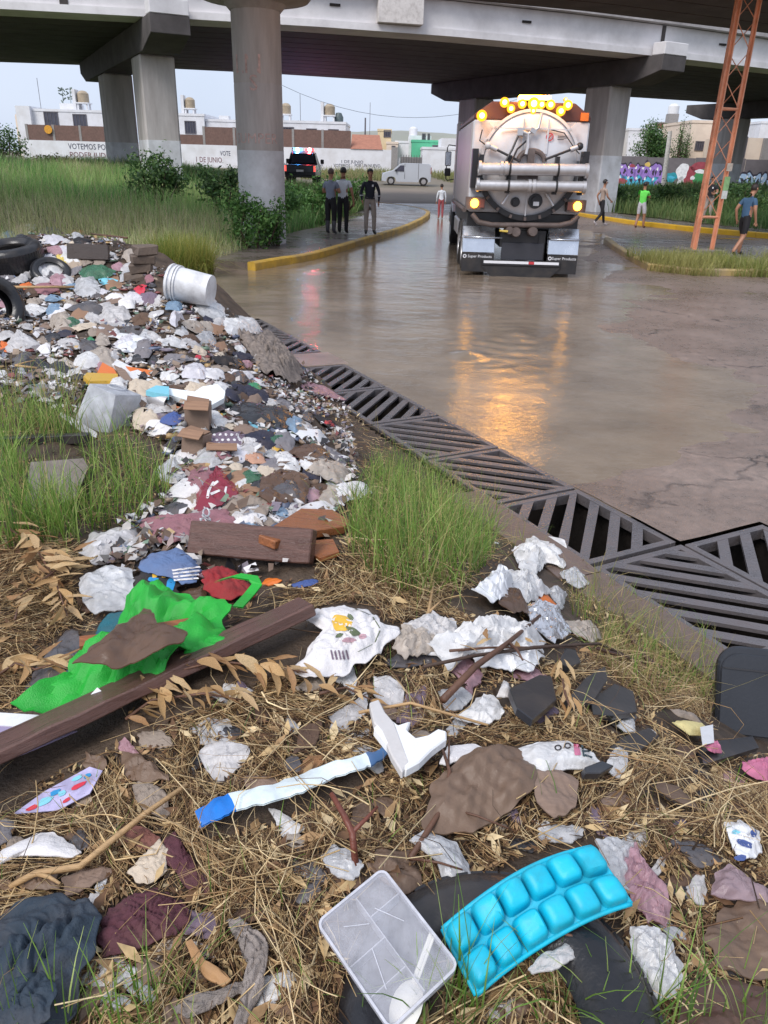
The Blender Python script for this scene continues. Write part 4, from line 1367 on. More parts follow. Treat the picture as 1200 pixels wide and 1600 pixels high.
# amber lamps: housings with glowing lenses; each gives off its own light
LAMPS = [(-1.06, 3.16, .085), (-.62, 3.41, .075), (-.48, 3.30, .065), (-.26, 3.39, .07), (-.03, 3.4, .095), (.13, 3.39, .065), (.31, 3.39, .075), (.53, 3.28, .075), (.66, 3.39, .075), (.6, 3.49, .03), (-.03, 3.27, .045)]
for i, (x, z, r_) in enumerate(LAMPS):
 r_ *= .72
 h = tp(MB().lathe([(0, .16), (r_ * 1.15, .16), (r_ * 1.15, .02), (r_ * 1.02, .0)], 16, 'y', c=(x, -.02, z)), 'beacon', M_blk, smooth=40)
 MB().sphere((x, -.05, z), (r_ * .9, r_ * .5, r_ * .9), 14, 8).build('lens', M_amber, h, smooth=True)
 MB().lathe([(r_ * .8, -.04), (r_ * 1.7, -.03), (r_ * 1.75, .0), (r_ * .8, .0)], 18, 'y', c=(x, 0, z), closed=True).build('lens_ring', M_amber3, h, smooth=40)  # glowing ring added round each lens to imitate its orange halo
bar = tp(MB().b2((-.3, .1, 3.45), (.32, .4, 3.475)), 'light_bar', M_blk)
MB().b2((-.3, .1, 3.478), (.32, .4, 3.56)).build('lens', M_amber, bar)
for x, z, e in ((-1.0, 3.2, 14.), (-.5, 3.5, 26.), (.0, 3.75, 60.), (.6, 3.52, 26.)):
 ld = bpy.data.lights.new('beacon_light', 'POINT'); ld.energy = e * .35; ld.color = (1, .42, .07); ld.shadow_soft_size = .12
 lo = bpy.data.objects.new('beacon_light', ld); col.objects.link(lo); lo.parent = tk; lo.location = (x, -.2 if z < 3.6 else .25, z)
for sx in (-1, 1):
 h = tp(MB().b2((sx * 1.07 - .2, -.04, 1.38), (sx * 1.07 + .2, .19, 1.62)), 'marker_housing', M_rust)
 MB().sphere((sx * 1.09, -.05, 1.5), (.085, .05, .09), 12, 8).build('lens', M_amber2, h, smooth=True)
 MB().box((sx * .93, -.05, 1.5), (.1, .03, .16)).build('side_lens', surf('dull_red_lens', rgb(150, 92, 78), .4), h)
tp(MB().b2((.98, .15, 3.12), (1.14, .195, 3.27)), 'reflector', M_amberglass)
tp(MB().b2((1.08, .14, 2.3), (1.19, .195, 2.48)), 'latch_box', M_blk)
# rear cross bar, pump stubs and hitch
tp(MB().tube([(-1.12, .02, 1.28), (-.98, -.02, 1.13), (-.7, -.05, 1.08), (.75, -.05, 1.11), (1.0, -.02, 1.17), (1.14, .02, 1.3)], .055, 10), 'cross_pipe', M_rust, smooth=40)
for x, r_, dz in ((-.3, .09, .98), (-.16, .11, .95), (.2, .11, .97)):
 tp(MB().lathe([(0, -.12), (r_ * .8, -.12), (r_, -.06), (r_, .3)], 18, 'y', c=(x, 0, dz)), 'outlet_stub', M_rust, smooth=40)
tp(MB().tube([(-.52, -.1, .97), (-.34, -.12, .96)], .022, 8), 'drain_handle', surf('yellow_paint', rgb(214, 186, 84), .5))
tp(MB().b2((-1.2, .25, 1.0), (1.2, 5.3, 1.3)), 'sub_frame', M_blk)
# chassis rails
for sx in (-1, 1):
 tp(MB().b2((sx * .42 - .05, .1, .62), (sx * .42 + .05, 8.9, .92)), 'chassis_rail', M_blk)
# stainless mudguards, flaps, bumper bar
for sx in (-1, 1):
 x0, x1 = (-1.28, -.58) if sx < 0 else (.58, 1.24)
 m = MB()
 arc = [(1.05 + .62 * math.cos(t), .54 + .58 * math.sin(t)) for t in np.linspace(math.pi, .1, 14)]
 V = [(x, y_ - .25, z_) for (y_, z_) in [(.43 + .25 - .14, .5)] + arc for x in (x0, x1)]
 F = [(2 * i, 2 * i + 1, 2 * i + 3, 2 * i + 2) for i in range(len(V) // 2 - 1)]
 m.add(V, F)
 g = tp(m, 'mudguard', M_chrome, smooth=True, fix=False)
 tp(MB().prism([(.02, .5), (.10, .5), (.16, .8), (.08, .8)], x0, x1, 'x'), 'guard_panel', M_chrome, bevel=.01)
 tp(MB().prism([(.085, .83), (.17, .83), (.32, 1.02), (.24, 1.03)], x0, x1, 'x'), 'guard_panel', M_chrome, bevel=.01)
 tp(MB().tube([(x0 + .03, .03, .815), (x1 + (.15 if sx < 0 else 0) - (0), .03, .815)], .018, 8), 'guard_rod', M_chrome, smooth=True)
 fl = tp(MB().b2((x0, .03, .1), (x1, .045, .49)), 'mud_flap', M_rub)
 lettering('Super Products', .085, M_pr_white, fl, ((x0 + x1) / 2 + .04, .027, .42), extrude=.001)
 MB().lathe([(.022, 0), (.04, 0), (.04, .003), (.022, .003)], 16, 'y', c=(x0 + .06, .024, .42), closed=True).build('printed_ring', M_pr_white, fl)
tp(MB().b2((-.42, .12, .36), (.52, .16, .98)), 'rear_plate', M_blk, bevel=.01)
tp(MB().b2((-.42, .09, .36), (.50, .12, .72)), 'skid_plate', surf('charcoal_plate', rgb(58, 58, 64), .35, .15, 3), bevel=.01)
bb = tp(MB().b2((-.84, -.02, .24), (.88, .08, .36)), 'bumper_bar', M_blk, bevel=.01)
MB().b2((-.8, -.026, .29), (.84, -.021, .345)).build('reflective_strip', M_pr_white, bb)
MB().b2((.18, -.031, .29), (.3, -.027, .345)).build('red_mark', M_signred, bb)
tp(MB().prism([(-.62, .0), (.66, .0), (.9, .24), (-.86, .24)], .0, .06, 'y'), 'under_guard', M_rub)


def wheel(parent, x, y, r_=.53, w=.27, hub=True, out=-1):
 pr = [(r_ * .56, -w / 2), (r_ * .9, -w / 2), (r_ * .98, -w / 2 + .04), (r_, -w / 2 + .08), (r_, w / 2 - .08), (r_ * .98, w / 2 - .04), (r_ * .9, w / 2), (r_ * .56, w / 2)]
 t = MB().lathe(pr, 32, 'x', c=(x, y, r_), closed=True).build('tyre', M_rub, parent, smooth=35)
 m = MB()
 for k in range(32):                               # tread blocks
  a = 2 * math.pi * k / 32
  for dx in (-w * .28, 0, w * .28):
   m.box((x + dx, y + (r_ + .004) * math.cos(a), r_ + (r_ + .004) * math.sin(a)), (w * .24, .06, .022), (a - math.pi / 2, 0, 0))
 m.build('tread', M_rub, t)
 MB().lathe([(0, out * .02), (r_ * .2, out * .06), (r_ * .24, out * .02), (r_ * .45, out * -.02), (r_ * .52, out * w * .42), (r_ * .57, out * w * .5)], 24, 'x', c=(x, y, r_)).build('rim', M_alu, t, smooth=35)
 return t


for y in (.98, 2.32):
 for x, o_ in ((-1.12, -1), (-.82, -1), (.82, 1), (1.12, 1)):
  wheel(tk, x, y, .52, .25, True, o_)
for x, o_ in ((-1.06, -1), (1.06, 1)):
 wheel(tk, x, 7.7, .53, .28, True, o_)
# side tank, step and hose tray on the left flank
tp(MB().b2((-1.22, 3.4, .55), (-.6, 5.2, 1.0)), 'fuel_tank', M_alu, bevel=.06)
tp(MB().b2((.6, 3.4, .55), (1.22, 5.2, 1.0)), 'tool_box', M_alu, bevel=.04)
tp(MB().tube([(-1.26, .5, 1.34), (-1.27, 5.4, 1.34)], .05, 8), 'side_rail', M_rust)
tp(MB().b2((-1.25, 5.62, 1.3), (1.2, 6.1, 3.3)), 'blower_housing', M_tside, bevel=.04)
# cab: red doors, white nose
cab = tp(MB().prism([(6.3, .95), (8.3, .95), (8.3, 1.9), (7.9, 2.75), (6.3, 2.75)], -1.08, 1.08, 'x'), 'cab', M_red, bevel=.05)
MB().prism([(6.9, 1.95), (8.1, 1.95), (7.8, 2.6), (6.9, 2.6)], -1.084, 1.084, 'x').build('side_window', M_glass, cab)
MB().b2((-.8, 6.285, 1.95), (.8, 6.3, 2.55)).build('rear_window', M_glass, cab)
tp(MB().prism([(8.3, .9), (9.7, .85), (9.75, 1.5), (8.35, 1.85)], -.95, .95, 'x'), 'bonnet', M_tw, bevel=.06)
tp(MB().b2((-1.15, 9.7, .5), (1.15, 9.9, .85)), 'front_bumper', M_chrome, bevel=.03)
for sx in (-1, 1):
 tp(MB().prism([(7.05, .95), (7.15, 1.15), (7.6, 1.25), (8.1, 1.15), (8.35, .9), (8.35, .6), (8.2, .6), (8.1, .95), (7.7, 1.12), (7.25, 1.0)], sx * .88, sx * 1.2, 'x'), 'front_fender', M_tw, bevel=.02)
 tp(MB().b2((sx * 1.0 - .12, 6.35, .5), (sx * 1.0 + .12, 6.95, .62)), 'cab_step', M_alu)
 mi = tp(MB().tube([(sx * 1.08, 7.9, 2.75), (sx * 1.36, 8.0, 2.78), (sx * 1.4, 8.0, 2.7), (sx * 1.4, 8.0, 1.85), (sx * 1.36, 8.0, 1.8), (sx * 1.08, 7.9, 1.85)], .016, 6), 'mirror_arm', M_blk, smooth=True)
 MB().b2((sx * 1.36 - .09, 7.97, 2.2), (sx * 1.36 + .09, 8.06, 2.6)).build('mirror', M_blk, mi, bevel=.02)
 MB().b2((sx * 1.36 - .09, 7.97, 1.92), (sx * 1.36 + .09, 8.06, 2.14)).build('mirror', M_blk, mi, bevel=.02)
 MB().b2((sx * 1.36 - .075, 7.962, 2.22), (sx * 1.36 + .075, 7.968, 2.58)).build('mirror_glass', M_chrome, mi)
tp(MB().tube([(1.0, 6.15, 1.0), (1.0, 6.15, 3.3)], .07, 12), 'exhaust_stack', M_chrome, smooth=True)
# ================================================================ PEOPLE
M_skin = surf('skin_tan', rgb(172, 124, 98), .5, .06, 8, 0)
M_hair = surf('black_hair', rgb(36, 30, 28), .5, .2, 20, .3, 80)
M_eye = surf('eye_dark', rgb(30, 24, 22), .3, .1)


def cloth_m(name, c, rough=.8):
 return surf('cloth_' + name, c, rough, .12, 7, .25, 30)


def person(label, loc, rz, H, J, cols, extras=None, sleeve='short', leg='long', hair=True, slim=1., headturn=0., cap=None):
 """J: overrides of joint positions in a 1.75 m figure (x right, y forward, z up). One skinned body,
 faces coloured as skin / top / trousers / shoes; hair, ears and eyes are children."""
 root = empty('person', loc, rz, label, 'person')
 k = H / 1.75
 D = dict(pelvis=(0, 0, .95), waist=(0, 0, 1.08), chest=(0, .01, 1.28), neck0=(0, .0, 1.44), neck1=(0, .015, 1.52), head0=(0, .03, 1.58), head1=(0, .03, 1.66), head2=(0, .02, 1.72),
             shL=(-.17, 0, 1.41), elL=(-.24, -.02, 1.13), wrL=(-.25, .06, .88), haL=(-.25, .08, .80),
             shR=(.17, 0, 1.41), elR=(.24, -.02, 1.13), wrR=(.25, .06, .88), haR=(.25, .08, .80),
             hiL=(-.095, 0, .90), knL=(-.10, .02, .49), anL=(-.10, -.02, .085), toL=(-.12, .15, .035),
             hiR=(.095, 0, .90), knR=(.10, .02, .49), anR=(.10, -.02, .085), toR=(.12, .15, .035))
 D.update(J or {})
 rad = dict(pelvis=(.145, .105), waist=(.13, .095), chest=(.155, .11), neck0=(.075, .07), neck1=(.055, .055), head0=(.066, .078), head1=(.077, .094), head2=(.058, .068),
               shL=(.062, .062), elL=(.043, .043), wrL=(.029, .029), haL=(.036, .022), hiL=(.09, .095), knL=(.06, .062), anL=(.043, .046), toL=(.042, .032))
 E_ = [('pelvis', 'waist'), ('waist', 'chest'), ('chest', 'neck0'), ('neck0', 'neck1'), ('neck1', 'head0'), ('head0', 'head1'), ('head1', 'head2')]
 for s in 'LR':
  E_ += [('chest', 'sh' + s), ('sh' + s, 'el' + s), ('el' + s, 'wr' + s), ('wr' + s, 'ha' + s), ('pelvis', 'hi' + s), ('hi' + s, 'kn' + s), ('kn' + s, 'an' + s), ('an' + s, 'to' + s)]
 names = list(D)
 me = bpy.data.meshes.new('body')
 me.from_pydata([tuple(c * k for c in D[n]) for n in names], [(names.index(a), names.index(b)) for a, b in E_], [])
 o = bpy.data.objects.new('body', me); col.objects.link(o)
 md = o.modifiers.new('skin', 'SKIN'); md.use_smooth_shade = True; md.branch_smoothing = .6
 sv = me.skin_vertices[0].data
 loose = 1.14 if sleeve != 'none' else 1.
 for i, n in enumerate(names):
  r_ = rad.get(n) or rad.get(n[:-1] + 'L')
  g = slim * k
  if n in ('chest', 'waist', 'pelvis') or n[:2] in ('sh', 'hi'): g *= loose
  if leg == 'long' and n[:2] in ('kn', 'an'): g *= 1.22
  if leg == 'boots' and n[:2] in ('kn', 'an'): g *= 1.3
  sv[i].radius = (r_[0] * g, r_[1] * g)
  sv[i].use_root = n == 'pelvis'
 sb = o.modifiers.new('sub', 'SUBSURF'); sb.levels = 2; sb.render_levels = 2
 dg = bpy.context.evaluated_depsgraph_get()
 me2 = bpy.data.meshes.new_from_object(o.evaluated_get(dg))
 bpy.data.objects.remove(o); bpy.data.meshes.remove(me)
 # fingers: five short tapered chains rooted in each palm
 bm = bmesh.new(); bm.from_mesh(me2)
 for s in 'LR':
  w_ = Vector(D['wr' + s]) * k; h_ = Vector(D['ha' + s]) * k
  d = (h_ - w_).normalized(); side = d.cross(Vector((1 if s == 'L' else -1, .2, 0))).normalized()
  fw = d.cross(side).normalized()
  for f in range(5):
   fm = MB()
   if f < 4:
    b0 = h_ + side * ((f - 1.5) * .018 * k) - d * .01 * k; ln = (.075, .085, .08, .062)[f] * k
    fm.tube([b0, b0 + d * ln * .5 + fw * .004 * k, b0 + d * ln * .9 + fw * .022 * k], [.0095 * k, .0088 * k, .006 * k], 6)
   else:
    b0 = w_.lerp(h_, .55) + side * -.025 * k
    fm.tube([b0, b0 - side * .03 * k + d * .03 * k, b0 - side * .035 * k + d * .06 * k], [.011 * k, .01 * k, .007 * k], 6)
   vs = [bm.verts.new(v) for v in fm.v]
   for q in fm.f: bm.faces.new([vs[i] for i in q])
 # colour faces by the nearest bone
 segs = [(a, b, np.array(D[a]) * k, np.array(D[b]) * k) for a, b in E_]
 C = np.array([tuple(f.calc_center_median()) for f in bm.faces])
 best = np.full(len(C), 9e9); bi = np.zeros(len(C), int); bt = np.zeros(len(C))
 for i, (a, b, p, q) in enumerate(segs):
  t = np.clip(((C - p) @ (q - p)) / ((q - p) @ (q - p)), 0, 1)
  dd = np.linalg.norm(C - (p + t[:, None] * (q - p)), axis=1)
  if a[:2] in ('ne', 'he') : dd = dd * 1.0
  u = dd < best; best[u] = dd[u]; bi[u] = i; bt[u] = t[u]
 for f, i, t in zip(bm.faces, bi, bt):
  a, b = segs[i][0], segs[i][1]
  z = f.calc_center_median().z / k
  m = 1
  if a in ('neck0',) and t > .35 or a in ('neck1', 'head0', 'head1'): m = 0
  elif a[:2] == 'sh': m = 1 if (sleeve == 'long' or t < .55) else 0
  elif a[:2] == 'el': m = 1 if sleeve == 'long' else 0
  elif a[:2] == 'wr': m = 0
  elif a == 'pelvis' and b == 'waist': m = 1 if t > .05 else 2
  elif a == 'pelvis': m = 2
  elif a[:2] == 'hi': m = 2 if (leg != 'shorts' or t < .82) else 0
  elif a[:2] == 'kn': m = (2 if leg == 'long' else (0 if leg == 'shorts' else (3 if t > .25 else 2)))
  if leg == 'long' and a[:2] == 'kn' and t > .93: m = 3
  elif a[:2] == 'an': m = 3
  if a == 'pelvis' and b == 'waist' and z > .93: m = 1
  f.material_index = m; f.smooth = True
 me2.materials.clear()
 for m in (M_skin, cols[0], cols[1], cols[2]): me2.materials.append(m)
 bm.to_mesh(me2); bm.free()
 body = link('body', me2, None, root)
 hd = Vector(D['head1']) * k
 Rh = Matrix.Rotation(headturn, 3, 'Z')
 def H_(v): return hd + Rh @ (Vector(v) * k)
 # hair: shell over the top and back of the head
 hm = MB(); hm.sphere((0, 0, 0), (.092 * k, .108 * k, .105 * k), 18, 12)
 bmh = [Vector(v) for v in hm.v]
 keepf = []
 for f in hm.f:
  c = sum((bmh[i] for i in f), Vector()) / len(f) / k
  if c.z > .028 or (c.y < -.012 and c.z > -.052): keepf.append(f)
 hm.f = keepf; hm.m = [0] * len(keepf)
 hm.v = [tuple(H_(Vector(v) / k + Vector((0, -.008, .022)))) for v in hm.v]
 if hair:
  hm.build('hair', cap or M_hair, root, smooth=True, fix=False)
 for sx in (-1, 1):
  MB().sphere(tuple(H_((sx * .034, .092, .012))), .011 * k, 8, 6).build('eye', M_eye, root)
  MB().sphere(tuple(H_((sx * .087, -.005, .0))), (.012 * k, .022 * k, .032 * k), 8, 6).build('ear', M_skin, root, smooth=True)
 MB().tube([H_((0, .092, .02)), H_((0, .118, -.022)), H_((0, .095, -.032))], [.009 * k, .015 * k, .008 * k], 6).build('nose', M_skin, root, smooth=True)
 MB().box(tuple(H_((0, .086, -.058))), (.045 * k, .014 * k, .011 * k)).build('mouth', surf('lips', rgb(140, 84, 74), .5), root)
 if extras: extras(root, k, D)
 return root


def zr(x, y): return .16


navy = cloth_m('navy_uniform', rgb(34, 36, 48)); khaki = cloth_m('khaki', rgb(172, 160, 152)); blackc = cloth_m('black', rgb(32, 30, 34)); blk_shoe = cloth_m('black_leather', rgb(30, 28, 30), .4)
greyb = cloth_m('grey_blue_tee', rgb(132, 138, 154)); whitec = cloth_m('white_tee', rgb(214, 218, 224)); boot = cloth_m('grey_rubber_boot', rgb(72, 70, 76), .4)
tanc = cloth_m('tan_tee', rgb(170, 150, 138)); neon = cloth_m('neon_green_tee', rgb(110, 226, 92)); wshort = cloth_m('white_shorts', rgb(206, 204, 210)); bluec = cloth_m('blue_tee', rgb(62, 92, 122)); shoe_w = cloth_m('white_shoe', rgb(200, 192, 194)); pinkp = cloth_m('red_leggings', rgb(160, 78, 82)); sand = cloth_m('brown_sandal', rgb(112, 84, 70))


def officer_extra(root, k, D):
 c = Vector(D['chest']) * k
 MB().box(tuple(c + Vector((-.06, .132, .05)) * k), (.045 * k, .012, .06 * k)).build('badge', M_pr_white, root)
 e = Vector(D['shL']) * k
 MB().box(tuple(e + Vector((-.055, .0, -.1)) * k), (.02, .06 * k, .06 * k)).build('arm_patch', M_pr_white, root)
 for s in 'LR':
  w = (Vector(D['el' + s]) * k).lerp(Vector(D['wr' + s]) * k, .35)
  MB().lathe([(.05 * k, -.012), (.055 * k, -.012), (.055 * k, .012), (.05 * k, .012)], 12, 'z', c=tuple(w), closed=True).build('cuff_stripe', M_pr_white, root, smooth=True)
 MB().lathe([(.148 * k, -.02), (.152 * k, -.02), (.152 * k, .02), (.148 * k, .02)], 20, 'z', c=(0, 0, .99 * k), closed=True).build('belt', M_pr_blk, root, smooth=True)


arms_back = dict(elL=(-.25, -.06, 1.14), wrL=(-.2, -.1, .9), haL=(-.16, -.13, .86))
p = at_z(577, 366, .16); person('police officer in dark jacket and khaki trousers standing on the sidewalk', (p[0], p[1], .16), math.pi + .15, 1.86, dict(elL=(-.27, .03, 1.14), wrL=(-.25, .1, .9), haL=(-.24, .12, .82), elR=(.26, .0, 1.14), wrR=(.24, .12, .93), haR=(.22, .15, .86), anL=(-.14, -.02, .085), toL=(-.17, .15, .035), knL=(-.13, .02, .49)), (navy, khaki, blk_shoe), officer_extra, 'long', 'long', headturn=.35)
p = at_z(517, 366, .16); person('man in grey tee and rubber boots, arms crossed, back to the camera', (p[0], p[1], .16), -.35, 1.84, dict(elL=(-.25, .02, 1.14), wrL=(-.06, .2, 1.17), haL=(.02, .22, 1.19), elR=(.26, .05, 1.14), wrR=(.1, .2, 1.2), haR=(.0, .2, 1.22)), (greyb, blackc, boot), None, 'short', 'boots', cap=surf('greying_hair', rgb(92, 74, 66), .6, .2, 20))
p = at_z(534, 366, .16); person('man in white tee and black trousers beside the man in grey', (p[0] + .02, p[1] + .25, .16), -.15, 1.88, dict(elL=(-.25, .0, 1.14), elR=(.27, -.02, 1.12), wrR=(.3, .05, .88), haR=(.3, .07, .8)), (whitec, blackc, blk_shoe), None, 'short', 'long', headturn=.3)
p = at_z(688, 341, .02); person('small child in pale top and red leggings wading in the road beside the truck', (p[0], p[1], .0), .1, 1.42, {}, (whitec, pinkp, M_skin), None, 'long', 'long', slim=.95)
walk = dict(hiL=(-.09, 0, .9), knL=(-.1, .17, .53), anL=(-.1, .26, .10), toL=(-.1, .43, .06), knR=(.1, -.02, .5), anR=(.1, -.32, .17), toR=(.1, -.2, .05), elL=(-.24, -.12, 1.15), wrL=(-.23, -.02, .92), haL=(-.23, .02, .85), elR=(.24, .06, 1.14), wrR=(.22, .24, 1.0), haR=(.2, .3, .96))
p = at_z(936, 354, .0); person('man in tan tee and black trousers walking near the far yellow kerb', (p[0], p[1], .01), -1.25, 1.8, walk, (tanc, blackc, shoe_w), None, 'short', 'long', slim=.9)
p = at_z(998, 357, .0); person('person in neon green tee and white shorts walking by the yellow kerb', (p[0], p[1], .01), -.6, 1.76, dict(knL=(-.12, .06, .5), anL=(-.13, -.1, .1), toL=(-.14, .06, .04), knR=(.12, .08, .5), anR=(.13, .12, .085), toR=(.15, .3, .035), elL=(-.2, .14, 1.18), wrL=(-.1, .3, 1.28), haL=(-.06, .34, 1.33), elR=(.22, .12, 1.17), wrR=(.12, .28, 1.28), haR=(.07, .33, 1.32)), (neon, wshort, sand), None, 'short', 'shorts', slim=1.04)


def rifle(root, k, D):
 m = MB(); m.tube([(-.2 * k, .2 * k, 1.22 * k), (.25 * k, .2 * k, 1.05 * k)], .025, 8); m.box((.2 * k, .2 * k, 1.04 * k), (.16, .04, .1), (0, .35, 0))
 m.build('shoulder_strap_gear', M_pr_blk, root)


p = at_z(1094, 345, .2); person('officer in black shirt and grey trousers standing behind the orange lattice mast', (p[0] - .35, p[1] - 1.6, .2), 2.6, 1.86, dict(elL=(-.25, .06, 1.16), wrL=(-.14, .24, 1.1), haL=(-.1, .28, 1.12), elR=(.25, .06, 1.16), wrR=(.16, .24, 1.08), haR=(.12, .28, 1.1), anL=(-.16, -.02, .085), toL=(-.2, .13, .035), anR=(.16, -.02, .085), toR=(.2, .13, .035)), (blackc, khaki, blk_shoe), officer_extra, 'short', 'long')
bl = dict(knL=(-.1, .14, .52), anL=(-.1, .12, .1), toL=(-.1, .29, .06), knR=(.1, -.04, .5), anR=(.1, -.3, .14), toR=(.1, -.17, .04), elL=(-.25, -.1, 1.15), wrL=(-.25, -.02, .9), haL=(-.25, .02, .83), elR=(.25, .02, 1.14), wrR=(.24, .12, .9), haR=(.24, .15, .82), chest=(0, .04, 1.28), neck0=(0, .05, 1.44), neck1=(0, .08, 1.52), head0=(0, .12, 1.57), head1=(0, .13, 1.65), head2=(0, .13, 1.71), shL=(-.17, .04, 1.41), shR=(.17, .04, 1.41))
p = at_z(1152, 401, .15); person('man in blue tee and long black shorts walking right on the traffic island', (p[0], p[1], .15), -1.15, 1.8, bl, (bluec, blackc, blk_shoe), None, 'short', 'shorts', slim=1.02, cap=surf('dark_cropped_hair', rgb(48, 38, 34), .6))
# ================================================================ PARKED VEHICLES, LATTICE MAST
M_vanp = surf('van_white_paint', rgb(186, 190, 198), .3, .04, 1, 0, coat=.3)
M_navyp = surf('police_dark_paint', rgb(30, 32, 48), .3, .1, 1, 0, coat=.3)
M_tail = glow('tail_lamp_red', (1, .12, .1, 1), .8)


def side_shape(m, prof, x0, x1, tuck=.12, zt=1.0):
 """car body: side profile (y, z) lofted across x with tucked-in glasshouse"""
 n = len(prof); st = []
 for x, q in ((x0, 1.), (x0 * .985 if False else x0, 1.)):
  pass
 xs = [x0, x0 + .06, x1 - .06, x1]
 for i, x in enumerate(xs):
  s = []
  for y, z in prof:
   tk_ = max(0., z - zt) * tuck * 1.6
   xx = x + (tk_ if x < 0 else -tk_)
   s.append((xx, y * (.985 if i in (0, 3) else 1.), z - (.02 if i in (0, 3) else 0)))
  st.append(s)
 V, F = loft(st)
 return m.add(V, F)


# white panel van, nose to the left
p = at_y(636, 288.5, 72.); zv = float(farH(np.array(1.), np.array(72.)))
vn = empty('parked_van', (p[0], 72., zv), math.pi / 2, 'white panel van parked side-on beyond the flooded corner', 'van')
prof = [(-2.0, .35), (-2.02, .8), (-1.96, 1.6), (-1.8, 1.72), (.3, 1.74), (.62, 1.68), (1.3, 1.14), (1.95, .98), (2.15, .8), (2.2, .35), (1.85, .3), (1.8, .5), (1.65, .66), (1.4, .7), (1.15, .66), (1.0, .5), (.96, .3), (-.95, .3), (-1., .5), (-1.15, .66), (-1.38, .7), (-1.6, .66), (-1.75, .5), (-1.8, .3)]
m = MB(); side_shape(m, prof, -.88, .88, .1, 1.05); bd = m.build('body', M_vanp, vn, smooth=40)
for sx in (-1, 1):
 x = sx * .885
 k = .09
 m = MB(); m.add([(x + sx * .004, 1.14, 1.1), (x + sx * .004, .3, 1.1), (x - sx * k, .3, 1.56), (x - sx * k * .9, .62, 1.55)], [(0, 1, 2, 3)]); m.build('side_window', M_glass, bd)
 m = MB(); m.add([(x + sx * .002, .26, .5), (x + sx * .002, .23, .5), (x - sx * k, .23, 1.7), (x - sx * k, .26, 1.7)], [(0, 1, 2, 3)]); m.build('door_gap', M_black, bd)
 m = MB(); m.add([(x + sx * .002, -.9, .5), (x + sx * .002, -.93, .5), (x - sx * k, -.93, 1.7), (x - sx * k, -.9, 1.7)], [(0, 1, 2, 3)]); m.build('door_gap', M_black, bd)
 MB().box((x + sx * .1, 1.0, 1.16), (.16, .1, .18)).build('mirror', M_blk, vn, bevel=.02)
 MB().box((x, -1.98, 1.2), (.06, .06, .5)).build('tail_light', surf('van_tail_red', rgb(140, 44, 44), .3), vn)
 MB().box((sx * .66, 2.08, .86), (.3, .2, .16)).build('headlight', M_chrome, vn, bevel=.03)
 for y in (1.4, -1.38):
  t = MB().lathe([(.2, -.1), (.31, -.1), (.33, -.06), (.33, .06), (.31, .1), (.2, .1)], 22, 'x', c=(sx * .8, y, .33), closed=True).build('tyre', M_rub, vn, smooth=35)
  MB().lathe([(0, sx * .09), (.2, sx * .085), (.215, sx * .07)], 18, 'x', c=(sx * .8, y, .33)).build('rim', M_alu, t, smooth=35)
m = MB(); m.add([(-.74, 1.26, 1.17), (.74, 1.26, 1.17), (.66, .7, 1.61), (-.66, .7, 1.61)], [(0, 1, 2, 3)]); m.v = [(a, b + .02, c + .02) for a, b, c in m.v]; m.build('windscreen', M_glass, bd)
MB().b2((-.84, 2.1, .32), (.84, 2.22, .5)).build('bumper', M_blk, vn, bevel=.03)

# police pickup with blue and red roof lights, seen from behind
p = at_y(475, 285, 53.)
zp = float(p[2]) + .0
pu = empty('police_pickup', (p[0], 53., zp - .06), .02, 'dark police pickup with blue and red roof lights beyond the grass', 'pickup')
prof = [(-2.6, .5), (-2.62, 1.08), (-.75, 1.1), (-.6, 1.72), (-.4, 1.8), (.75, 1.8), (1.4, 1.2), (2.4, 1.1), (2.6, .9), (2.6, .5)]
m = MB(); side_shape(m, prof, -.93, .93, .16, 1.05); bd = m.build('body', M_navyp, pu, smooth=40)
m = MB(); m.add([(-.72, -.755, 1.2), (.72, -.755, 1.2), (.62, -.64, 1.66), (-.62, -.64, 1.66)], [(0, 1, 2, 3)]); m.v = [(a, b - .03, c) for a, b, c in m.v]; m.build('rear_window', M_glass, bd)
MB().b2((-.82, -2.66, .66), (.82, -2.625, 1.06)).build('tailgate', M_navyp, pu, bevel=.02)
MB().b2((-.22, -2.69, .7), (.22, -2.665, .82)).build('number_plate', M_pr_white, pu)
MB().b2((-.9, -2.78, .38), (.9, -2.62, .54)).build('bumper', M_blk, pu, bevel=.03)
for sx in (-1, 1):
 MB().b2((sx * .86 - .07, -2.65, .72), (sx * .86 + .07, -2.6, 1.04)).build('tail_light', M_tail, pu)
 MB().box((sx * 1.1, 1.0, 1.28), (.22, .1, .26)).build('mirror', M_blk, pu, bevel=.03)
 for y in (1.7, -1.55):
  t = MB().lathe([(.22, -.13), (.36, -.13), (.39, -.08), (.39, .08), (.36, .13), (.22, .13)], 22, 'x', c=(sx * .8, y, .39), closed=True).build('tyre', M_rub, pu, smooth=35)
  MB().lathe([(0, sx * .1), (.22, sx * .1), (.235, sx * .08)], 18, 'x', c=(sx * .8, y, .39)).build('rim', M_alu, t, smooth=35)
lb = MB().b2((-.66, .05, 1.82), (.66, .35, 1.86)).build('light_bar', M_blk, pu)
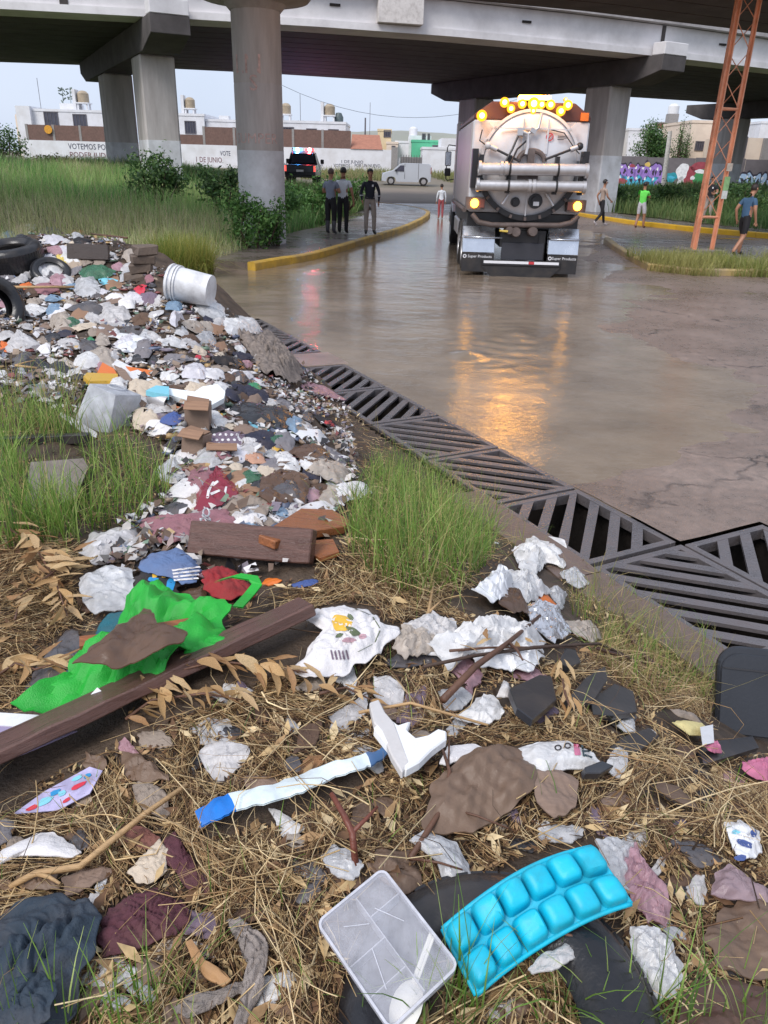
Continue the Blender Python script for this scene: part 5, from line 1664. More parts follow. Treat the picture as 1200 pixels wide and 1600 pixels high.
for sx, c, nm, e in ((-1, (.05, .35, 1., 1), 'blue_roof_lamp', 26), (1, (1., .06, .07, 1), 'red_roof_lamp', 14)):
 MB().b2((sx * .36 - .27, .05, 1.865), (sx * .36 + .27, .35, 2.02)).build('lens', glow(nm, c, e * .25), lb, bevel=.03)
 MB().sphere((sx * .38, .04, 1.95), (.13, .06, .09), 12, 8).build('lamp', glow(nm + '_core', tuple(min(1., v * .6 + .35) for v in c[:3]) + (1,), e), lb, smooth=True)
 ld = bpy.data.lights.new('roof_light', 'POINT'); ld.energy = 110; ld.color = c[:3]; ld.shadow_soft_size = .1
 lo = bpy.data.objects.new('roof_light', ld); col.objects.link(lo); lo.parent = pu; lo.location = (sx * .4, -.35, 1.98)
for sx in (-1, 1):
 MB().tube([(sx * .7, -.75, 1.1), (sx * .62, -.62, 2.0), (sx * .62, -.2, 2.05)], .03, 6).build('roll_bar', M_blk, pu, smooth=True)

# orange lattice mast
M_or = surf('orange_mast_paint', rgb(240, 170, 134), .55, .12, 3, .15, 30, dirt=.45, dirtc=rgb(150, 92, 72), dscale=2.5)
p = at_z(1094, 391, .15)
ms = empty('lattice_mast', (p[0], p[1], .15), .35, 'tall orange lattice mast standing on the traffic island', 'mast')
H = 11.; wd = .33
legs = [(wd * math.cos(a), wd * math.sin(a)) for a in (math.radians(200), math.radians(340), math.radians(90))]
for (x, y) in legs:
 m = MB(); m.b2((x - .08, y - .012, -.1), (x + .08, y + .012, H)); m.b2((x - .012, y - .08, -.1), (x + .012, y + .08, H))
 m.build('leg', M_or, ms)
hs = np.arange(.9, H, 1.36)
for z in hs[::2]:
 for i in range(3):
  a, b = legs[i], legs[(i + 1) % 3]
  MB().tube([(a[0], a[1], z), (b[0], b[1], z)], .035, 6).build('ring_bar', M_or, ms)
zz = np.arange(.9, H - .7, .68)
for i in range(3):
 a, b = legs[i], legs[(i + 1) % 3]
 for j, z in enumerate(zz):
  q0, q1 = (a, b) if j % 2 else (b, a)
  MB().tube([(q0[0], q0[1], z), (q1[0], q1[1], z + .68)], .013, 5).build('brace', M_or, ms)
MB().b2((-.5, -.5, -.16), (.5, .5, .03)).build('footing', surf('mast_footing', rgb(140, 132, 126), .8), ms)
# paper notices stuck on the right leg
x, y = legs[1]
for z, h, mname, c in ((1.78, .36, 'green_notice', rgb(150, 190, 130)), (1.5, .22, 'white_notice', rgb(220, 222, 214)), (2.2, .2, 'red_notice', rgb(200, 186, 170))):
 MB().box((x, y - .084, z), (.19, .006, h)).build('pasted_notice', surf(mname, c, .7, .2, 9), ms)
# ================================================================ THE TRASH HEAP
_mask = np.zeros((900, 700), bool)                 # outlines of placed things on a 2-pixel raster, 100 px margin


class Outlines(list):
 """pixel outlines of placed things, so that straw and grass leave them visible"""
 def append(self, poly):
  q = np.array(poly); lo = np.maximum(np.floor((q.min(0) + 100) / 2).astype(int), 0); hi = np.minimum(np.ceil((q.max(0) + 100) / 2).astype(int) + 1, (700, 900))
  if (hi <= lo).any(): return
  gx, gy = np.meshgrid(np.arange(lo[0], hi[0]), np.arange(lo[1], hi[1]))
  _mask[gy, gx] |= in_poly(gx * 2. - 99, gy * 2. - 99, poly)


def covered(px, py):
 return _mask[np.clip(((np.asarray(py) + 100) / 2).astype(int), 0, 899), np.clip(((np.asarray(px) + 100) / 2).astype(int), 0, 699)]


ITEMS = Outlines()
SEED = [100]


def nseed():
 SEED[0] += 1
 return SEED[0]


def EL(cx, cy_, w, h, rot=0., wob=.22, n=9):
 """irregular torn outline in photograph pixels: a few corners joined by straight edges"""
 g = np.random.default_rng(nseed())
 n = int(g.integers(7, 12))
 a = (np.arange(n) + g.uniform(-.3, .3, n)) / n * 2 * math.pi
 q = 1 + wob * g.uniform(-1.1, 1., n)
 x = w / 2 * q * np.cos(a) * 1.06; y = h / 2 * q * np.sin(a) * 1.06
 c, s = math.cos(math.radians(rot)), math.sin(math.radians(rot))
 return [(cx + X * c - Y * s, cy_ + X * s + Y * c) for X, Y in zip(x, y)]


def local_plane(cpx, cpy, r, lift, tilt):
 c = hit(cpx, cpy)
 e = max(r, .06)
 g = lambda dx, dy: float(ground(np.array(c[0] + dx), np.array(c[1] + dy)))
 gx = (g(e, 0) - g(-e, 0)) / (2 * e); gy = (g(0, e) - g(0, -e)) / (2 * e)
 m = math.hypot(gx, gy)
 if m > tilt: gx *= tilt / m; gy *= tilt / m
 z0 = g(0, 0) + lift
 return c, gx, gy, z0


def on_plane(px, py, c, gx, gy, z0):
 d = ray(px, py)
 # z = z0 + gx (x-cx) + gy (y-cy)
 den = d[2] - gx * d[0] - gy * d[1]
 t = (z0 - CAM[2] + gx * (CAM[0] - c[0]) + gy * (CAM[1] - c[1])) / den
 return CAM + d * t


def poly_px_size(poly):
 p = np.array(poly)
 return p.mean(0), math.sqrt(max(1., abs(np.sum(p[:, 0] * np.roll(p[:, 1], -1) - p[:, 1] * np.roll(p[:, 0], -1))) / 2))


def rnoise(x, y, seed):
 return 1 - np.abs(2 * vnoise(x, y, seed) - 1)


def drape(name, label, cat, mat, poly, style='cloth', amp=None, dome=.12, lift=.012, freq=1., thick=.003, tilt=.55, nb=None, rings=None, group=None, extra_up=0., keepout=True):
 """a limp thing lying on the heap: outline set on the local slope, folded and crumpled, with thickness"""
 cpx, spx = poly_px_size(poly)
 c0 = hit(*cpx); size = spx / (FPX / px_of(c0)[2])
 c, gx, gy, z0 = local_plane(cpx[0], cpx[1], size * .5, lift + extra_up, tilt)
 B = np.array([on_plane(x, y, c, gx, gy, z0) for x, y in poly])
 dv = B - np.array([c[0], c[1], z0]); ln = np.linalg.norm(dv, axis=1, keepdims=True); B = B - dv * np.maximum(0, 1 - 1.7 * size / (ln + 1e-6))
 if nb is None: nb = int(np.clip(spx * 1.2, 36, 120))
 if rings is None: rings = int(np.clip(spx * .24, 7, 22))
 d = np.r_[0, np.cumsum(np.linalg.norm(np.diff(np.vstack([B, B[:1]]), axis=0), axis=1))]
 t = np.linspace(0, d[-1], nb, endpoint=False); Bc = np.vstack([B, B[:1]])
 b = np.stack([np.interp(t, d, Bc[:, i]) for i in range(3)], 1)
 sd = nseed(); g = np.random.default_rng(sd)
 cc = b.mean(0)
 tj = np.arange(nb) / nb * 2 * math.pi
 jit = 1 + (.01 if style in ('flat', 'board') else .018) * sum(g.normal() * np.sin(k_ * tj + g.uniform(0, 6.28)) for k_ in (5, 7, 9, 12, 15))
 b = cc + (b - cc) * jit[:, None]
 rr = (np.arange(1, rings + 1) / rings) ** .85
 P = cc[None, None] + (b - cc)[None] * rr[:, None, None]
 P = np.concatenate([cc[None], P.reshape(-1, 3)])
 rad = np.concatenate([[0], np.repeat(rr, nb)])
 u = (P[:, 0] - cc[0]) / size * freq; v = (P[:, 1] - cc[1]) / size * freq
 th = g.uniform(0, 6.28); u, v = u * math.cos(th) + v * math.sin(th), -u * math.sin(th) + v * math.cos(th)
 if style == 'cloth':
  w = fbm(u * 1.1, v * 1.1, 3, sd) * 1.6; w2 = fbm(u * 1.4 + 7, v * 1.4, 3, sd + 1) * 1.6
  f1 = np.abs(np.sin(math.pi * (u * 3.1 + w * 1.5))) ** .6 * (.2 + 1.1 * vnoise(u * 1.5, v * 1.5, sd + 2))
  f2 = np.abs(np.sin(math.pi * (v * 4.1 - u * 1.2 + w2 * 1.6))) ** .6 * (.1 + 1.2 * vnoise(u * 1.7, v * 1.7, sd + 3))
  f3 = np.abs(np.sin(math.pi * (u * 7 + v * 8 + 3 * w))) * vnoise(u * 2.5, v * 2.5, sd + 4)
  h = .6 * f1 + .5 * f2 + .25 * f3
  a = .17 if amp is None else amp
 elif style == 'bag':
  h = np.zeros(len(P))
  wx = fbm(u * 2, v * 2, 2, sd) * .5
  for k_ in range(11):                          # crumpled: many straight creases
   an = g.uniform(0, math.pi); fr = 1.2 * 1.33 ** k_ * g.uniform(.8, 1.2)
   q = (u * math.cos(an) + v * math.sin(an)) * fr + g.uniform(0, 1) + wx
   h += np.abs((q % 1.) - .5) * 2 / (1.26 ** k_)
  h = h / 2.3 - .3
  a = .15 if amp is None else amp
 elif style == 'stiff':                            # broad folded planes with sharp creases
  h = np.zeros(len(P)); wx = fbm(u, v, 2, sd) * .3
  for k_ in range(8):
   an = g.uniform(0, math.pi); fr = .7 * 1.4 ** k_
   h += np.abs((((u * math.cos(an) + v * math.sin(an)) * fr + g.uniform(0, 1) + wx) % 1.) - .5) * 2 / (1.35 ** k_)
  h = h / 2. - .3; a = .32 if amp is None else amp * 1.35
 elif style == 'flat':
  q = u * 1.5 + g.uniform(0, 1)
  h = .7 * vnoise(u * 1.3, v * 1.3, sd) + .2 * vnoise(u * 5, v * 5, sd + 2) + .6 * np.abs((q % 1.) - .5)
  a = .09 if amp is None else amp
 else:
  h = np.zeros(len(P)); a = 0.
 up = size * (a * (h - .25) * (1 - .3 * rad ** 4) + dome * .6 * (1 - rad ** 2.2))
 if style == 'bag' or style == 'cloth':
  P[:, 0] += size * .06 * (vnoise(u * 4, v * 4, sd + 11) - .5); P[:, 1] += size * .06 * (vnoise(u * 4, v * 4, sd + 13) - .5)
 P[:, 2] += up
 gz = ground(P[:, 0], P[:, 1])
 if keepout and style != 'board':
  hug = smooth((rad - .6) / .4) * .75
  P[:, 2] = P[:, 2] * (1 - hug) + hug * np.minimum(P[:, 2], gz + .012 + lift * .6 + size * a * .45 * np.maximum(h, 0))
 P[:, 2] = np.maximum(P[:, 2], gz + .006 + lift * .3)
 n = len(P)
 Q = P.copy(); Q[:, 2] -= thick
 V = np.concatenate([P, Q]) - cc
 F = []
 for i in range(nb):
  j = (i + 1) % nb
  F.append((0, 1 + i, 1 + j)); F.append((n, n + 1 + j, n + 1 + i))
  for k in range(rings - 1):
   a_, b_ = 1 + k * nb + i, 1 + k * nb + j; c_, d_ = a_ + nb, b_ + nb
   F.append((a_, c_, d_, b_)); F.append((n + a_, n + b_, n + d_, n + c_))
  o_ = 1 + (rings - 1) * nb
  F.append((o_ + i, n + o_ + i, n + o_ + j, o_ + j))
 me = bpy.data.meshes.new(name); me.from_pydata([tuple(q) for q in V], [], F); me.shade_smooth()
 if style != 'cloth': me.set_sharp_from_angle(angle=math.radians(28 if style in ('bag', 'stiff') else 50))
 o = link(name, me, mat, None, tuple(cc))
 tag(o, label, cat, group)
 if keepout: ITEMS.append([tuple(p) for p in poly])
 return o


def slab(name, label, cat, mat, poly, thick=.01, lift=.02, tilt=.5, bend=0., group=None, up=0., keepout=True, plane=None, bevel=0.):
 """a stiff flat thing: outline on a tilted plane, extruded"""
 cpx, spx = poly_px_size(poly)
 c0 = hit(*cpx); size = spx / (FPX / px_of(c0)[2])
 c, gx, gy, z0 = local_plane(cpx[0], cpx[1], size * .5, lift + up, tilt)
 if plane is not None: gx, gy = plane
 B = np.array([on_plane(x, y, c, gx, gy, z0) for x, y in poly]); cc = B.mean(0)
 nrm = Vector((-gx, -gy, 1)).normalized()
 top = [Vector(q - cc) for q in B]; bot = [q - nrm * thick for q in top]
 k = len(B)
 m = MB(); m.add(top + bot, [tuple(range(k)), tuple(range(2 * k - 1, k - 1, -1))] + [(i, k + i, k + (i + 1) % k, (i + 1) % k) for i in range(k)])
 o = m.build(name, mat, None, tuple(cc), bevel=bevel)
 tag(o, label, cat, group)
 if keepout: ITEMS.append([tuple(p) for p in poly])
 return o


def beam(name, label, cat, mat, a_px, b_px, width, thick, lift=.03, roll=0., la=None, lb=None, bevel=.004, group=None):
 """a plank between two seen points"""
 A = hit(*a_px); B = hit(*b_px)
 A[2] += la if la is not None else lift; B[2] += lb if lb is not None else lift
 A, B = Vector(A), Vector(B); L = (B - A).length
 x = (B - A).normalized(); y = Vector((0, 0, 1)).cross(x).normalized(); z = x.cross(y)
 R = Matrix((x, y, z)).transposed() @ Matrix.Rotation(roll, 3, 'X')
 c = (A + B) / 2
 m = MB()
 nseg = max(2, int(L / .06))
 prof = [(-width / 2, -thick / 2), (width / 2, -thick / 2), (width / 2, thick / 2), (-width / 2, thick / 2)]
 g = np.random.default_rng(nseed())
 st = [[(-L / 2 + L * i / nseg, py + g.normal() * .0015, pz + g.normal() * .001) for py, pz in prof] for i in range(nseg + 1)]
 m.add(*loft(st))
 o = m.build(name, mat, None, bevel=bevel)
 o.matrix_world = Matrix.Translation(c) @ R.to_4x4()
 tag(o, label, cat, group)
 pa, pb = np.array(a_px, float), np.array(b_px, float); q = pb - pa; q /= np.linalg.norm(q); nn_ = np.array([-q[1], q[0]]) * (width * .5 * FPX / px_of(A)[2])
 ITEMS.append([tuple(pa + nn_), tuple(pb + nn_), tuple(pb - nn_), tuple(pa - nn_)])
 return o


from mathutils.bvhtree import BVHTree


def decal(o, polys, mat, name='print', off=.0025):
 """flat print lying on the folded surface of o, as a part of it"""
 me = o.data; M = Matrix.Translation(o.location)
 bv = BVHTree.FromPolygons([M @ v.co for v in me.vertices], [tuple(p.vertices) for p in me.polygons])
 for poly in polys:
  cpx, spx = poly_px_size(poly); q = np.array(poly); n = 20
  d = np.r_[0, np.cumsum(np.linalg.norm(np.diff(np.vstack([q, q[:1]]), axis=0), axis=1))]; t = np.linspace(0, d[-1], n, endpoint=False); qc = np.vstack([q, q[:1]])
  b = np.stack([np.interp(t, d, qc[:, i]) for i in range(2)], 1)
  pts = [cpx] + [cpx + (b[i] - cpx) * r_ for r_ in (.34, .67, 1.) for i in range(n)]
  V = []
  for x, y in pts:
   dr = Vector(ray(x, y)).normalized(); hp = bv.ray_cast(Vector(CAM), dr)
   V.append((hp[0] - dr * off - Vector(o.location)) if hp[0] is not None else None)
  ok = [v for v in V if v is not None]
  if not ok: continue
  for i, v in enumerate(V):
   if v is None:
    dr = Vector(ray(*pts[i])).normalized(); z = (sum((a.z for a in ok)) / len(ok)) + o.location[2]
    V[i] = Vector(CAM) + dr * ((z - CAM[2]) / dr.z) - Vector(o.location)
  F = [(0, 1 + i, 1 + (i + 1) % n) for i in range(n)] + [(1 + r_ * n + i, 1 + (r_ + 1) * n + i, 1 + (r_ + 1) * n + (i + 1) % n, 1 + r_ * n + (i + 1) % n) for r_ in range(2) for i in range(n)]
  MB().add(V, F).build(name, mat, o, smooth=True, fix=False)


# ---- trash materials
def cl(name, c, rough=.85, dirt=.35):
 return surf('fabric_' + name, c, rough, .16, 9, .35, 160, dirt=dirt, dscale=8)


def pl(name, c, rough=.35, dirt=.25):
 return surf('plastic_' + name, c, rough, .1, 8, .12, 40, dirt=dirt, dscale=9)


def wood(name, c):
 return surf('wood_' + name, c, .36, .3, 7, .4, 40, stretch=(1, 14, 14), dirt=.35, dirtc=rgb(64, 48, 40), dscale=4, rvar=.12)


def card(name, c):
 return surf('card_' + name, c, .8, .12, 6, .2, 50, stretch=(1, 9, 1), dirt=.35, dirtc=rgb(80, 62, 50), dscale=7)


FW = film('film_white', rgb(246, 244, 243), .97, .34, .12, .2)
FG = film('film_grey', rgb(228, 224, 223), .92, .3, .12, .35)
FC = film('film_clear', rgb(230, 230, 232), .66, .18, .12, .3)
FL = film('film_lavender', rgb(238, 234, 240), .96, .3, .12, .2)
FB = film('film_blue', rgb(176, 206, 232), .75, .25, .35, .25)
FGn = film('film_green', rgb(92, 150, 118), .7, .25, .35, .4)
FT = film('film_tan', rgb(206, 192, 178), .96, .3, .12, .4)
BK = surf('black_bag_film', rgb(44, 44, 48), .26, .2, 8, .25, 50, dirt=.3, dirtc=rgb(96, 84, 74))
CH = surf('charcoal_film', rgb(84, 82, 86), .32, .2, 8, .25, 50, dirt=.45, dirtc=rgb(110, 96, 84))
WH = pl('white', rgb(232, 232, 234)); WHc = cl('white', rgb(226, 222, 222), dirt=.3); CRM = cl('cream', rgb(206, 190, 170))
BR = cl('brown', rgb(96, 74, 60)); TA = cl('taupe', rgb(150, 136, 124)); NA = cl('navy', rgb(46, 48, 66)); GY = cl('grey', rgb(128, 124, 128)); PU = cl('purple_grey', rgb(120, 104, 120))
MV = cl('mauve', rgb(150, 104, 112)); RD = cl('red', rgb(152, 38, 44)); BL = cl('blue', rgb(70, 92, 150)); OR = cl('orange', rgb(214, 110, 52)); TEAL = cl('teal', rgb(28, 98, 112)); BKc = cl('black', rgb(38, 37, 41))
LEA = surf('brown_leatherette', rgb(92, 68, 52), .35, .2, 6, .15, 60, dirt=.3)
CD = card('brown', rgb(150, 116, 92)); CD2 = card('grey_brown', rgb(136, 114, 100)); CDO = card('orange', rgb(176, 124, 80))
PK = film('film_pink', rgb(222, 178, 188), .8, .3, .3, .3); YL = cl('yellow', rgb(220, 196, 110)); GN = pl('green', rgb(52, 142, 96)); RDp = pl('red', rgb(206, 52, 72)); ORp = pl('orange', rgb(222, 116, 44)); YLp = pl('yellow', rgb(222, 176, 60)); BLp = pl('pale_blue', rgb(130, 204, 222)); TA2 = cl('beige', rgb(176, 158, 140)); FLE = cl('flesh', rgb(196, 150, 126))

# ---- far part of the heap: (kind, label, category, material, outline, style)
FAR = [
 ('leather_piece', 'dark brown leather scrap on the very top of the heap', 'scrap', LEA, EL(90, 353, 38, 17), 'cloth'),
 ('plastic_bag', 'white bag on the crest just left of the brown leather scrap', 'bag', FW, EL(49, 358, 19, 17), 'bag'),
 ('cloth', 'tan cloth on the left shoulder of the heap crest', 'cloth', TA2, EL(32, 362, 30, 22), 'cloth'),
 ('plastic_bag', 'pale blue bag at the left picture edge near the heap crest', 'bag', FB, EL(13, 372, 32, 20), 'bag'),
 ('plastic_sheet', 'charcoal plastic sheet below the brown leather scrap', 'sheet', CH, EL(83, 365, 50, 18, 12), 'bag'),
 ('plastic_bag', 'pale lavender bag above the large black tyre', 'bag', FL, EL(82, 377, 40, 18), 'bag'),
 ('cloth', 'black cloth right of the lavender bag on the crest', 'cloth', BKc, EL(126, 378, 38, 15, 8), 'cloth'),
 ('cardboard', 'tan cardboard scrap at the right end of the heap crest', 'cardboard', CDO, EL(117, 364, 26, 12), 'flat'),
 ('plastic_bag', 'white bag resting on the large black tyre', 'bag', FW, EL(33, 388, 38, 18), 'bag'),
 ('cardboard', 'orange brown wet cardboard above the dark board', 'cardboard', CDO, EL(128, 391, 42, 12), 'flat'),
 ('shirt', 'pale yellow shirt hanging beside the end of the black tyre', 'shirt', YL, [(86, 394), (98, 396), (107, 405), (104, 417), (95, 424), (90, 410)], 'cloth'),
 ('cloth', 'pink and white cloth on the tyre by the yellow shirt', 'cloth', PK, EL(86, 391, 26, 13), 'cloth'),
 ('cloth', 'beige cloth right of the pale yellow shirt', 'cloth', TA2, EL(117, 415, 24, 28, 30), 'cloth'),
 ('plastic_sheet', 'torn green plastic sheet in front of the dark board', 'sheet', FGn, EL(148, 427, 60, 20), 'bag'),
 ('plastic_tray', 'pale green white foam piece left of the white bucket', 'foam', BLp, EL(167, 440, 30, 13), 'flat'),
 ('plastic_bag', 'clear bag standing upright below the green sheet', 'bag', FC, EL(138, 452, 44, 34), 'bag'),
 ('packet', 'pink and white packet just left of the white bucket', 'packet', RDp, EL(218, 455, 16, 26, 25), 'flat'),
 ('shirt', 'white shirt crumpled left of the pink packet', 'shirt', WHc, EL(178, 466, 38, 13), 'cloth'),
 ('cloth', 'dark purple cloth under the white bucket mouth', 'cloth', PU, EL(232, 468, 34, 22), 'cloth'),
 ('plastic_bag', 'pale bag with blue print directly below the white bucket', 'bag', FB, EL(272, 478, 30, 18), 'bag'),
 ('plastic_bag', 'large pale lavender bag below the white bucket', 'bag', FL, EL(272, 502, 56, 42), 'bag'),
 ('plastic_bag', 'large grey film bag in the middle of the heap', 'bag', FG, EL(180, 502, 62, 44), 'bag'),
 ('plastic_sheet', 'dark grey sheet left of the large grey film bag', 'sheet', CH, EL(135, 482, 58, 18), 'bag'),
 ('plastic_bag', 'tall beige bag left of the dark grey sheet', 'bag', FT, EL(96, 510, 40, 48), 'bag'),
 ('plastic_bag', 'grey crumpled bag near the left edge above the orange cloth', 'bag', FG, EL(33, 540, 50, 40), 'bag'),
 ('cloth', 'orange cloth at the left picture edge', 'cloth', OR, [(0, 532), (12, 536), (24, 552), (24, 566), (14, 568), (6, 552), (0, 548)], 'cloth'),
 ('plastic_bag', 'black bag right of the orange cloth', 'bag', BK, EL(48, 572, 54, 24), 'bag'),
 ('plastic_bag', 'torn black bag below the grey crumpled bag', 'bag', BK, EL(88, 580, 60, 30, -20), 'bag'),
 ('plastic_bag', 'white bag between the black bags and the orange carton', 'bag', FW, EL(138, 563, 42, 24), 'bag'),
 ('plastic_bag', 'round tied white bag above the long white carton', 'bag', WH, EL(196, 543, 36, 24), 'bag'),
 ('plastic_bag', 'beige bag standing left of the round tied white bag', 'bag', FT, EL(162, 538, 24, 34), 'bag'),
 ('plastic_cup', 'small green plastic scrap left of the beige bag', 'scrap', GN, EL(142, 536, 15, 18), 'bag'),
 ('paper', 'long white paper strip lying above the round tied bag', 'paper', WH, EL(205, 528, 72, 12, 8), 'flat'),
 ('plastic_bag', 'pale dirty bag right of the white paper strip', 'bag', FW, EL(268, 538, 46, 22), 'bag'),
 ('cloth', 'grey black cloth above the blue white foam sheet', 'cloth', GY, EL(276, 565, 54, 22, -8), 'cloth'),
 ('packet', 'red packet between the grey cloth and the black jacket', 'packet', RDp, EL(310, 563, 18, 16, -40), 'flat'),
 ('plastic_bag', 'white grey film draped at the heap edge beside the drain', 'bag', FW, EL(372, 513, 66, 26), 'bag'),
 ('plastic_bag', 'clear white bag left of the film at the drain edge', 'bag', FC, EL(319, 533, 42, 24), 'bag'),
 ('plastic_bag', 'dirty cream bag in the middle of the heap edge', 'bag', FT, EL(300, 512, 36, 22), 'bag'),
 ('plastic_bag', 'clear bag above the drain edge film', 'bag', FC, EL(330, 492, 46, 20), 'bag'),
 ('cardboard', 'brown cardboard beside the grey blanket', 'cardboard', CD, EL(345, 544, 26, 18), 'flat'),
 ('jacket', 'black jacket left of the grey blanket', 'jacket', BKc, EL(346, 564, 42, 22), 'cloth'),
 ('cloth', 'dark blue cloth tucked against the grey blanket', 'cloth', NA, EL(378, 557, 34, 14), 'cloth'),
 ('plastic_bag', 'pale pink bag below the dark blue cloth', 'bag', PK, EL(384, 572, 24, 16), 'bag'),
 ('shirt', 'white shirt left of the blanket foot', 'shirt', WHc, EL(330, 586, 46, 20), 'cloth'),
 ('shirt', 'white crumpled shirt below the pale pink bag', 'shirt', WHc, EL(372, 589, 54, 20, 8), 'cloth'),
 ('plastic_sheet', 'white and red printed wrapper below the blanket', 'wrapper', WH, [(374, 598), (398, 590), (412, 592), (416, 602), (404, 600), (388, 604)], 'flat'),
 ('packet', 'red corner of a wrapper above the green plastic scrap', 'packet', RDp, EL(401, 594, 18, 8), 'flat'),
 ('plastic_scrap', 'crumpled green plastic scrap below the grey blanket', 'scrap', GN, EL(398, 607, 26, 16), 'bag'),
 ('cloth_roll', 'white and pink rolled cloth reaching onto the drain rim', 'cloth', PK, [(452, 604), (480, 598), (512, 606), (540, 622), (542, 628), (515, 622), (480, 614), (458, 614)], 'cloth'),
 ('plastic_bag', 'black bag stretched out below the green plastic scrap', 'bag', BK, [(348, 640), (385, 632), (430, 636), (462, 648), (470, 660), (445, 672), (405, 668), (370, 656)], 'bag'),
 ('shirt', 'grey black and white shirt right of the stretched black bag', 'shirt', GY, EL(458, 664, 30, 26, -40), 'cloth'),
 ('paper_sheet', 'bright white sheet beside the black hat', 'sheet', WH, [(428, 688), (446, 676), (470, 670), (512, 666), (508, 690), (480, 696), (452, 694)], 'flat'),
 ('hat', 'black hat with red print near the drain rim', 'hat', BKc, EL(508, 664, 54, 26, 10), 'cloth'),
 ('plastic_strip', 'pale blue plastic strip over the stretched black bag', 'strip', BLp, [(360, 652), (376, 654), (400, 660), (426, 668), (420, 674), (396, 668), (368, 658)], 'flat'),
 ('patterned_cloth', 'purple and white patterned cloth below the cardboard box', 'cloth', PU, EL(352, 690, 64, 36), 'cloth'),
 ('jacket', 'dark navy jacket right of the patterned cloth', 'jacket', NA, EL(406, 690, 46, 30), 'cloth'),
 ('plastic_scrap', 'small yellow plastic scrap below the bright white sheet', 'scrap', YLp, EL(435, 702, 24, 12), 'flat'),
 ('bag', 'brown paper bag below the bright white sheet', 'bag', LEA, EL(484, 712, 52, 32), 'bag'),
 ('bag', 'translucent brown bag right above the leatherette pieces', 'bag', FT, EL(500, 730, 44, 20), 'bag'),
 ('cloth', 'blue cloth left of the upright cardboard box', 'cloth', BL, EL(268, 654, 36, 18), 'cloth'),
 ('plastic_bag', 'small grey tied bag left of the lower cardboard box', 'bag', FG, EL(280, 674, 26, 18), 'bag'),
 ('plastic_scrap', 'orange scrap beside the upright cardboard box', 'scrap', ORp, EL(280, 640, 22, 10, 15), 'flat'),
 ('packet', 'white blue packet lying on the lower cardboard box', 'packet', BLp, [(298, 676), (324, 684), (322, 690), (297, 682)], 'flat'),
 ('plastic_cup', 'tiny yellow cup under the foam sheet', 'cup', YLp, EL(343, 652, 14, 9), 'bag'),
 ('cloth', 'flesh coloured cloth with black patch above the leatherette', 'cloth', FLE, EL(398, 720, 34, 26, 35), 'cloth'),
 ('cloth', 'black cloth patch between flesh coloured and white pieces', 'cloth', BKc, EL(388, 730, 22, 22), 'cloth'),
 ('cloth', 'white cloth lying left of the black patch', 'cloth', CRM, EL(366, 733, 30, 18, -30), 'cloth'),
 ('cloth', 'green grey patterned scrap above the maroon bag', 'cloth', FGn, EL(392, 746, 30, 22), 'cloth'),
 ('leatherette', 'large folded brown leatherette piece right of the maroon bag', 'leatherette', LEA, [(408, 748), (430, 736), (452, 740), (478, 742), (484, 762), (476, 790), (450, 794), (424, 794), (404, 780)], 'stiff'),
 ('leatherette', 'smaller brown leatherette flap above the orange board', 'leatherette', LEA, EL(444, 745, 46, 20), 'stiff'),
 ('leatherette', 'dark brown scrap between leatherette and white cushion', 'leatherette', BR, EL(500, 765, 34, 16), 'stiff'),
 ('pillow', 'dirty white pillow at the right end of the heap top', 'pillow', WHc, [(492, 786), (516, 764), (548, 752), (574, 752), (582, 764), (566, 778), (536, 788), (506, 796)], 'cloth'),
 ('cloth', 'white cloth left of the maroon bag', 'cloth', WHc, EL(290, 764, 52, 26, -20), 'cloth'),
 ('printed_bag', 'shiny maroon bag with white swirling print', 'bag', surf('maroon_printed_film', rgb(132, 42, 58), .28, .15, 6, .2, 40), [(304, 790), (312, 752), (336, 728), (352, 736), (372, 764), (370, 782), (340, 792), (318, 794)], 'bag'),
 ('cloth', 'long mauve cloth below the maroon bag', 'cloth', MV, [(218, 818), (250, 808), (300, 806), (340, 796), (366, 800), (330, 826), (290, 842), (250, 846), (224, 838)], 'cloth'),
 ('cloth', 'striped mauve cloth draped over the upper plank', 'cloth', MV, EL(398, 836, 50, 28, 8), 'cloth'),
 ('cloth', 'mauve ribbed sleeve between the long cloth and the plank', 'cloth', MV, EL(345, 818, 46, 24, -25), 'cloth'),
 ('cloth', 'cream white cloth on top of the striped mauve cloth', 'cloth', WHc, EL(390, 812, 50, 22), 'cloth'),
 ('cloth', 'small cream scrap at the left end of the mauve cloth', 'cloth', CRM, EL(302, 802, 44, 18, -15), 'cloth'),
 ('bag', 'grey brown open bag below the leatherette', 'bag', TA, EL(372, 792, 42, 36), 'bag'),
 ('plastic_bag', 'clear grey bag left of the mauve cloth', 'bag', FG, [(124, 866), (140, 838), (176, 828), (212, 828), (218, 850), (190, 866), (150, 884)], 'bag'),
 ('plastic_bag', 'pale clear bag half buried above the green tuft', 'bag', FC, EL(265, 740, 46, 44), 'bag'),
 ('plastic_bag', 'white bag tucked behind the white container', 'bag', FW, EL(184, 606, 30, 24, -35), 'bag'),
 ('cloth', 'cream lace cloth right of the white container', 'cloth', CRM, EL(226, 655, 40, 40), 'cloth'),
 ('cloth', 'grey patterned rag on the grass left of the container', 'cloth', GY, EL(60, 612, 56, 20), 'cloth'),
 ('cloth', 'purple maroon cloth among bags left of the clear upright bag', 'cloth', MV, EL(70, 452, 44, 18), 'cloth'),
 ('cloth', 'orange brown cloth below the wheel on the left', 'cloth', OR, EL(42, 450, 24, 16), 'cloth'),
 ('plastic_bag', 'white pinkish bag below the dark wheel', 'bag', PK, EL(92, 440, 34, 20), 'bag'),
